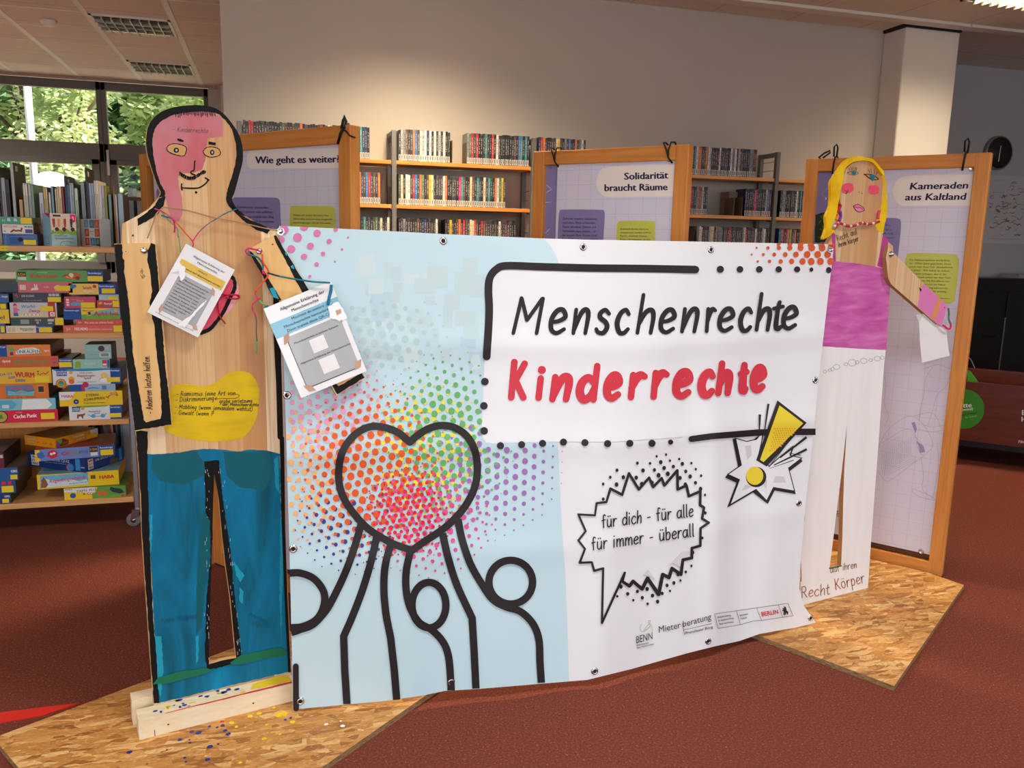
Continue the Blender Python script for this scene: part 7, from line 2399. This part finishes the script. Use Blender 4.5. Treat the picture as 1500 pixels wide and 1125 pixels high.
WWW = [('r', .07, .12, .2, .86, (230, 226, 226)), ('t', 'WAS', .085, .185, .64, .18, (50, 40, 50), .05), ('t', 'IST', .085, .185, .4, .18, (200, 40, 60), .05), ('t', 'WAS', .085, .185, .17, .18, (50, 40, 50), .05), ('t', 'DAS GROSSE QUIZ', .25, .74, .58, .2, (226, 230, 240), .03), ('t', 'Testet Euer Wissen und Können', .3, .68, .42, .1, (160, 180, 210)), ('r', .84, .1, .92, .95, (60, 150, 210)), ('d', .74, .26, .02, (190, 110, 90)), ('d', .76, .28, .018, (60, 130, 200))]
z = corner_box(*K5((832, 585)), 0, 0, 0, 0, 0, 0, (0, 0, 0), '') if False else z
c_ = K5((832, 585))
zq = corner_box(c_[0], z, hgt(K5, 448, 585), 1.0, K5((272, 0))[0], K5((1205, 0))[0], c_[1], YC - .0 + .016, (30, 62, 130), 'large dark blue quiz box turned cornerwise on the lowest shelf', WWW + [('t', 'KOSMOS', .93, .995, .3, .1, WHI)], WWW[:5] + [('r', .86, .1, .93, .95, (60, 150, 210)), ('p', [(.6, .0), (.62, .3), (.68, .5), (.74, .3), (.82, .4), (.85, .0)], (96, 84, 60))], top=(28, 50, 100))
x0, x1 = xs(K5, 345, 1108, 400)
zc_ = gamebox(x0, x1, zq, hgt(K5, 318, 428, 700), .26, (110, 136, 206), 'lilac blue colour game box across the quiz box', rav(.8, 1, .72, .16) + [('r', 0, 0, .06, 1, (236, 190, 60)), ('p', [(.03, .3), (.02, .7), (.09, .82), (.12, .4), (.08, .2)], (60, 110, 180)), ('p', [(.15, .4), (.16, .75), (.22, .95), (.28, .7), (.27, .3), (.2, .12)], (206, 40, 70)), ('d', .2, .56, .006, WHI), ('d', .235, .62, .006, WHI), ('t', 'Co', .33, .41, .36, .36, (190, 50, 80), .05, .03), ('t', 'lo', .42, .47, .4, .36, (206, 120, 50), .05), ('t', 'ra', .48, .54, .42, .36, (150, 160, 50), .05), ('t', 'ma', .55, .66, .44, .36, (60, 130, 150), .05), ('r', .68, .5, .78, .95, (50, 44, 40)), ('t', '1/24', .69, .77, .62, .2, (236, 190, 60)), ('r', .69, .15, .78, .45, (226, 228, 232))], (40, 70, 140), (150, 70, 50), yaw=.13, y=YC + .006, sticker=(.815, .12, .98, .62))
c_ = K5((540, 325))
corner_box(c_[0], zc_, hgt(K5, 232, 325), .95, K5((245, 0))[0], K5((950, 0))[0], c_[1], YC + .022, (232, 150, 30), 'orange island game box topmost in the lowest stack', [('t', 'CATAN', .08, .34, .55, .22, (206, 206, 236), .03), ('t', 'JUNIOR', .08, .3, .28, .18, (236, 206, 120), .03), ('t', '6+   2-4   30', .4, .9, .3, .2, (150, 80, 20))], [('p', [(.02, .05), (.03, .75), (.18, .85), (.3, .5), (.28, .1)], (110, 60, 50)), ('d', .1, .6, .014, (120, 170, 60)), ('d', .06, .3, .012, (120, 80, 170)), ('r', .12, .2, .3, .45, (150, 90, 40)), ('t', 'CATAN', .4, .66, .55, .26, (250, 236, 220), .05), ('t', 'JUNIOR', .48, .68, .22, .22, (250, 220, 160), .05), ('p', [(.84, .4), (.8, .98), (1, .98), (1, .3)], (220, 220, 226)), ('p', [(.7, .1), (.72, .5), (.98, .6), (.97, .08)], (240, 196, 30))], top=(150, 120, 50))
# bottom shelf, stack at the far side
z = .1565
for a, b, t, bt, col, lab, st, sd in ((-300, 108, 790, 888, (30, 62, 130), 'dark blue game box at the bottom of the far lowest stack', (.8, .1, .96, .5), (90, 88, 72)), (-300, 150, 620, 742, (40, 80, 150), 'blue game box with red tabs, second in the far lowest stack', (.7, .1, .96, .6), (96, 84, 60)), (-300, 175, 478, 602, (34, 92, 160), 'mid blue game box third in the far lowest stack', (.84, .1, .985, .45), (110, 100, 84)), (-300, 40, 375, 530, (110, 30, 44), 'dark red game box topmost in the far lowest stack', None, (70, 44, 44))):
    x0, x1 = xs(K5, a, b, (t + bt) / 2)
    z = gamebox(x0, x1, z, hgt(K5, t, bt, 100), .28, col, lab, [('r', .7, .66, .8, .95, (206, 50, 70)), ('r', .84, .66, .92, .95, (206, 50, 70))] if st and 'red tabs' in lab else [('t', 'KOSMOS', .86, .98, .62, .2, WHI)], sd, (110, 110, 106) if st is None else sd, sticker=st)

# top shelf boxes
z = 1.3655
x0, x1 = xs(T1, 30, 370, 1010)
z = gamebox(x0, x1, z, hgt(T1, 958, 1075), .15, (36, 84, 150), 'blue game box with a black dot under the snail box', [('r', .06, .12, .1, .88, (80, 130, 190)), ('r', .18, .12, .5, .88, (44, 94, 160)), ('d', .51, .52, .0105, (26, 26, 34)), ('l', [(.2, .75), (.9, .75)], .002, (110, 160, 206))], (56, 66, 80), y=YC + .012, sticker=(.6, .1, .97, .5))
x0, x1 = xs(T1, 22, 330, 910)
z = gamebox(x0, x1, z, hgt(T1, 864, 956), .15, (228, 222, 212), 'white snail game box between the blue and green ones', [('t', 'PASTELAND', .06, .5, .68, .2, (206, 110, 50), .03), ('l', [(.28, .2), (.36, .38), (.44, .3), (.52, .36), (.6, .3), (.63, .6)], .007, (150, 70, 50)), ('r', .72, .68, .8, .86, (90, 150, 160)), ('r', .83, .68, .9, .86, (90, 150, 160)), ('r', .92, .68, .98, .86, (90, 150, 160)), ('r', .74, .08, .98, .5, (80, 90, 160)), ('l', [(.06, .3), (.1, .2)], .004, (90, 150, 110))], (110, 80, 70), y=YC + .012)
x0, x1 = xs(T1, -20, 322, 820)
gamebox(x0, x1, z, hgt(T1, 788, 862), .15, (60, 150, 110), 'flat green game box topmost on the trolley top', [('t', '8 4', .12, .2, .35, .3, (210, 230, 220)), ('p', [(.26, .4), (.27, .8), (.34, .85), (.37, .4)], (196, 220, 226)), ('p', [(.45, .4), (.46, .8), (.53, .85), (.56, .4)], (196, 220, 226))], (84, 84, 62), (70, 96, 70), y=YC + .012, sticker=(.66, .1, .985, .9))
c_ = T1((520, 1080))
KID = [(.0, .0)]
corner_box(c_[0], 1.3655, hgt(T1, 750, 1080, 600), .7, T1((440, 0))[0], T1((775, 0))[0], 358, YC + .02, (150, 196, 216), 'pale blue children game box with upside-down kids standing upright',
           [('p', [(.3, 1), (.95, 1), (.9, .85)], (214, 40, 120)), ('l', [(.6, .3), (.7, .06), (.4, .08)], .002, (50, 60, 70))],
           [('r', 0, 0, 1, .45, (150, 186, 200)), ('r', 0, .42, 1, 1, (206, 196, 190)), ('p', [(.0, .42), (.05, .5), (.15, .44), (.3, .54), (.45, .45), (.6, .55), (.75, .44), (.9, .52), (1, .45), (1, .36), (.8, .34), (.6, .4), (.4, .34), (.2, .4), (0, .36)], (116, 160, 60)), ('p', [(.78, .78), (.76, .98), (.98, .98), (.98, .76), (.86, .72)], (214, 40, 120)), ('t', 'S', .84, .92, .82, .1, (250, 220, 230)), ('r', .1, .9, .4, .96, (60, 60, 64))] +
           [('p', [(u - .05, .72), (u - .05, .84), (u + .05, .84), (u + .05, .72), (u + .03, .58), (u - .03, .58)], c) for u, c in ((.12, (170, 60, 50)), (.32, (206, 150, 90)), (.55, (170, 60, 40)), (.8, (40, 70, 70)))] + [('d', u, .52, .009, (60, 44, 40)) for u in (.22, .5, .84)] +
           [('t', 'WIR UND DIE ANDEREN', .1, .6, .3, .04, (60, 90, 110)), ('t', 'Aktionsspiel für Kinder', .12, .85, .22, .05, (70, 80, 96), .03), ('l', [(.3, .02), (.35, .14), (.6, .16), (.85, .1)], .0015, (50, 60, 70))], top=(206, 196, 190))
c_ = T1((1012, 1085))
TILES = []
for i, u in enumerate((.2, .48, .74)):
    for j, v in enumerate((.03, .36, .68)):
        if (i, j) == (1, 1):
            continue
        cc = (((196, 70, 50), (190, 80, 60), (110, 150, 190)), ((80, 130, 170), 0, (60, 120, 160)), ((60, 120, 100), (190, 90, 60), (206, 100, 60)))[i][j]
        TILES += [('r', u, v, u + .23, v + .29, cc), ('p', [(u + .05, v + .05), (u + .09, v + .22), (u + .15, v + .24), (u + .18, v + .08)], tuple(int(k * .55 + 90) for k in cc))]
TILES += [('t', 'Menschen', .5, .7, .53, .04, (70, 60, 60)), ('t', 'von A bis Z', .52, .68, .44, .03, (70, 60, 60)), ('p', [(.8, .04), (.84, .1), (.98, .1), (.98, .02)], (60, 60, 60))]
corner_box(c_[0], 1.3655, hgt(T1, 808, 1088, 950), .55, T1((818, 0))[0], T1((1112, 0))[0], 359, YC + .015, (224, 222, 220), 'white picture card box with nine coloured tiles standing upright', TILES, [('r', 0, 0, 1, 1, (150, 158, 162))], top=(190, 190, 190))
# dark books standing at the back of the lowest shelf
for i, (px, w_, tilt, c, nm) in enumerate(((872, .019, .0, (30, 40, 60), 'upright navy'), (905, .018, 0, (110, 130, 150), 'upright steel blue'), (935, .023, 0, (26, 36, 50), 'upright ink blue'), (1090, .012, -.15, (140, 160, 172), 'leaning pale blue'), (1105, .013, 0, (24, 34, 46), 'upright black'), (1128, .013, 0, (90, 110, 130), 'upright dusky blue'), (1150, .015, 0, (30, 40, 54), 'upright midnight'), (1176, .014, 0, (130, 150, 166), 'slim grey-blue'), (1205, .03, 0, (160, 174, 186), 'thick light grey'))):
    x = onY(*K5((px, 300)), YC + .42).x
    mb = MB()
    yy = YC + .42
    Mx = Matrix.Translation(Vector((x, yy, .157))) @ Matrix.Rotation(tilt, 4, 'Y')
    hh = .32 - .02 * (i % 3)
    pgm = plain('pages', (226, 222, 210), .8)
    cvm = plain('rearbook_%d' % i, c, .4, .4)
    mb.box((0, 0, max(0, w_ * math.sin(tilt) if tilt > 0 else 0)), (.002, .12, hh), cvm, Mx)
    mb.box((w_ - .002, 0, max(0, w_ * math.sin(tilt) if tilt > 0 else 0)), (w_, .12, hh), cvm, Mx)
    mb.box((.002, 0, .004), (w_ - .002, .002, hh), cvm, Mx)
    mb.box((.0022, .0022, .006), (w_ - .0022, .116, hh - .004), pgm, Mx)
    tag(mb.build('book'), '%s book at the back of the lowest trolley shelf' % nm, 'book', 'books at the back of the lowest shelf')

# ------------------------------------------------------------------ far corner: clock, wall drawing, black cabinet, bin trolley
YA = 6.33
mb = MB()
cc = onY(1463, 224, YA - .03)
rr = abs(onY(1463 + 19.5, 224, YA - .03).x - cc.x)
mb.lathe((cc.x, YA - .001, cc.z), (0, -1, 0), [(rr, 0), (rr, .035), (rr * .97, .042), (rr * .9, .04)], plain('clock_rim', (150, 142, 128), .3, .5, .6), 40)
mb.lathe((cc.x, YA - .037, cc.z), (0, -1, 0), [(rr * .91, 0), (rr * .91, .0045)], plain('clock_face', (40, 38, 36), .4), 40)
clk = mb.build('wall_clock', at=(cc.x, YA - .001, cc.z))
tag(clk, 'round black-faced clock on the grey far wall', 'clock')
SC_ = Surf((cc.x, YA - .0418, cc.z), (1, 0, 0), (0, 0, 1))
for nm, pts in (('hour_hand', [(0, 0), (-.004, -rr * .5)]), ('minute_hand', [(0, 0), (.003, rr * .4)])):
    h = MB()
    ribbon(h, SC_, pts, .008 if nm == 'hour_hand' else .006, WHITE, 2)
    h.build(nm, clk)
# paper with small drawings
sa, sb = onY(1441, 255, YA), onY(1530, 360, YA)
x0, x1, z0, z1 = sa.x - .03, sb.x + .25, onY(1480, 357, YA).z, onY(1480, 258, YA).z
mb = MB()
mb.box((x0, YA - .003, z0), (x1, YA - .0005, z1), plain('drawing_paper', (188, 190, 194), .7))
SD = Surf((x0, YA - .003, z0), (1, 0, 0), (0, 0, 1))
R_ = random.Random(21)
Z14 = Crop(1360, 200, 5.114)
SDP = PxSurf((x0, YA - .003, z0), (0, -1, 0))
for i in range(70):
    x, y = R_.uniform(1448, 1500), R_.uniform(268, 346)
    if y < 285 and x < 1478:
        continue
    w = R_.uniform(3, 8)
    m_ = paint(R_.choice(((70, 70, 74), (90, 88, 90), (60, 56, 60), (140, 96, 50), (120, 60, 60))), .7)
    ribbon(mb, SDP, cr([(x, y), (x + w * .5, y + R_.uniform(-3, 3)), (x + w, y + R_.uniform(-3, 2))], 3), R_.uniform(.4, 1.1), m_, 1)
for x, y, rx, ry, a in ((520, 556, 22, 10, .6), (592, 632, 16, 9, 0), (645, 530, 16, 8, -.6), (575, 520, 20, 26, 0)):
    c = Z14((x, y))
    (ribbon if rx == 20 else poly)(mb, SDP, ell(c[0], c[1], rx / 5.1, ry / 5.1, 12, a), *((.6, paint((80, 80, 86)), 1) if rx == 20 else (paint((150, 112, 60)), 1.2)))
for s_, x, y, w in (('Wünsche', 490, 328, 60), ('Bildungswege', 484, 420, 80), ('Menschen haben ein Recht auf Spiel', 460, 768, 220)):
    text(mb, SDP, s_, Z14((x, y)), Z14((x + w, y + 3)), 1.6, paint((90, 90, 96)), 1, 0, upv=(0, -1))
tag(mb.build('wall_drawing'), 'large sheet of small coloured drawings on the far wall under the clock', 'drawing')
# black cabinet
CB = plain('cabinet_black', (16, 17, 19), .3, .5)
pa = onY(1398, 407, 6.0)
cx0, cx1, zt = 5.3, 8.2, pa.z
cab = empty('cabinet', ((cx0 + cx1) / 2, 6.15, 0), 'tall black cabinet against the far grey wall', 'cabinet')
mb = MB()
mb.box((cx0, 6.0, .02), (cx1, 6.328, zt), CB)
mb.build('body', cab, bevel=.006)
seam = onY(1467, 500, 5.99).x
for a, b, m_ in ((cx0 + .01, seam - .012, CB), (seam + .012, seam + .9, plain('cabinet_blueblack', (22, 26, 36), .25, .5)), (seam + .91, cx1 - .01, CB)):
    d = MB()
    d.box((a, 5.984, .04), (b, 5.9995, zt - .12), m_)
    dd = d.build('door', cab, bevel=.002)
    if m_ is CB and a < seam:
        h = MB()
        q = onY(1448, 493, 5.984)
        h.box((q.x - .07, 5.978, q.z - .012), (q.x + .07, 5.9835, q.z + .012), plain('slot_black', (6, 6, 7), .5))
        h.build('handle', dd)
mb = MB()
mb.box((seam - .006, 5.978, .05), (seam + .006, 5.9838, onY(1470, 465, 5.98).z), plain('strip_silver', (150, 156, 164), .3, .5, .8))
mb.build('metal_strip', cab)
mb = MB()
q = onY(1491, 412, 6.1)
mb.box((q.x - .05, 6.05, zt + .0005), (q.x + .5, 6.25, zt + .035), plain('pale_grey', (150, 152, 158), .5))
tag(mb.build('flat_box'), 'flat pale grey box lying on top of the black cabinet', 'box')
# reddish brown bin trolley
ba, bb = onZ(1370, 640, .16), onZ(1500, 656, .16)
bd = (bb - ba).normalized()
bn = Vector((bd.y, -bd.x, 0))
ba = ba - bd * .15
L_ = 1.5
cart2 = empty('browser_bin', tuple(ba + bd * (L_ / 2) - bn * .3 - Vector((0, 0, .16))), 'reddish brown display bin on castors with a round green sticker', 'display bin')
Mx = Matrix((bd, -bn, Vector((0, 0, 1)))).transposed().to_4x4()
Mx.translation = Vector((ba.x, ba.y, 0))
BINS = PxSurf(ba, bn)
zt_ = BINS.pt(1450, 562).z
RB = NT('bin_brown', .28, .45)
_f = RB.noise(RB.mapping(RB.coord(), (3, 3, 20)), 1.5, 3).outputs[0]
RB.col(RB.ramp(_f, [(.3, (84, 32, 18)), (.65, (102, 42, 24))]))
RB = RB.mat


def bpart(nm, lo, hi, m_, bev=.003):
    b = MB()
    b.box(lo, hi, m_, Mx)
    return b.build(nm, cart2, bevel=bev)


b = MB()
b.box((0, 0, .16), (L_, .02, zt_), RB, Mx)
_SB = PxSurf(ba + bn * .0005, bn)
GRN = plain('sticker_green', (58, 140, 34), .4)
disc(b, _SB, 1412, 599, 30, GRN, 1, 29, 30)
BINT = Crop(1360, 400, 3.514)
text(b, _SB, 'Lotte', BINT((140, 694)), BINT((222, 690)), 7, WHITE, 2, .05, upv=(0, -1))
text(b, _SB, '(Kommunal)', BINT((140, 714)), BINT((229, 704)), 4, WHITE, 2, .03, upv=(0, -1))
text(b, _SB, 'D  Deine Werkstatt', BINT((150, 738)), BINT((250, 722)), 3, paint((20, 40, 20)), 2, .03, upv=(0, -1))
text(b, _SB, 'für Pankow', BINT((190, 748)), BINT((250, 738)), 2.4, paint((150, 200, 140)), 2, .02, upv=(0, -1))
text(b, _SB, 'ECKE', BINT((482, 730)), BINT((560, 736)), 7.5, WHITE, 2, .04, upv=(0, -1))
text(b, _SB, 'HIER', BINT((480, 764)), BINT((556, 770)), 7.5, WHITE, 2, .04, upv=(0, -1))
text(b, _SB, 'FINDEN', BINT((464, 874)), BINT((540, 882)), 4, WHITE, 2, .02, upv=(0, -1))
b.build('front_panel', cart2, bevel=.002)
bpart('back_panel', (0, .58, .16), (L_, .6, zt_ + .02), RB)
bpart('side_panel', (0, .02, .16), (.02, .58, zt_), RB)
bpart('side_panel', (L_ - .02, .02, .16), (L_, .58, zt_), RB)
bpart('bottom_panel', (.02, .02, .18), (L_ - .02, .58, .2), RB)
BLKM = plain('bin_frame', (18, 18, 20), .4)
bpart('base_frame', (0, .01, .12), (L_, .59, .158), BLKM)
for x, y in ((.1, .06), (L_ - .1, .06), (.1, .54), (L_ - .1, .54)):
    w_ = MB()
    p = Mx @ Vector((x, y, .04))
    w_.lathe(p - bn * .012, bn, [(.015, 0), (.038, .002), (.04, .006), (.04, .02), (.038, .024), (.015, .026)], BLKM, 18)
    w_.box((x - .02, y - .018, .06), (x + .02, y + .03, .121), BLKM, Mx)
    w_.build('castor', cart2)
# green edge and cable
mb = MB()
GP = PxSurf(ba - bn * .1, bn)
mb.prism(GP, [(1417, 543), (1421, 543), (1434, 561), (1434, 592), (1417, 592)], .012, plain('lime_green', (84, 176, 40), .4), plain('lime_green', (84, 176, 40), .4))
tag(mb.build('folder'), 'bright green slanted piece sticking up from the brown bin', 'folder')
mb = MB()
P = [onY(x, y, 5.95) for x, y in cr([(1416, 521), (1422, 527), (1427, 537), (1430, 546), (1431, 560), (1431, 600)], 5)]
P += [Vector((P[-1].x, 5.93, .3)), Vector((P[-1].x + .01, 5.9, .05)), Vector((P[-1].x + .1, 5.8, .006)), Vector((P[-1].x + .4, 5.75, .006))]
mb.tube(P, .0045, plain('cable_white', (196, 196, 198), .5), 8)
tag(mb.build('cable'), 'white cable curving down in front of the black cabinet', 'cable')
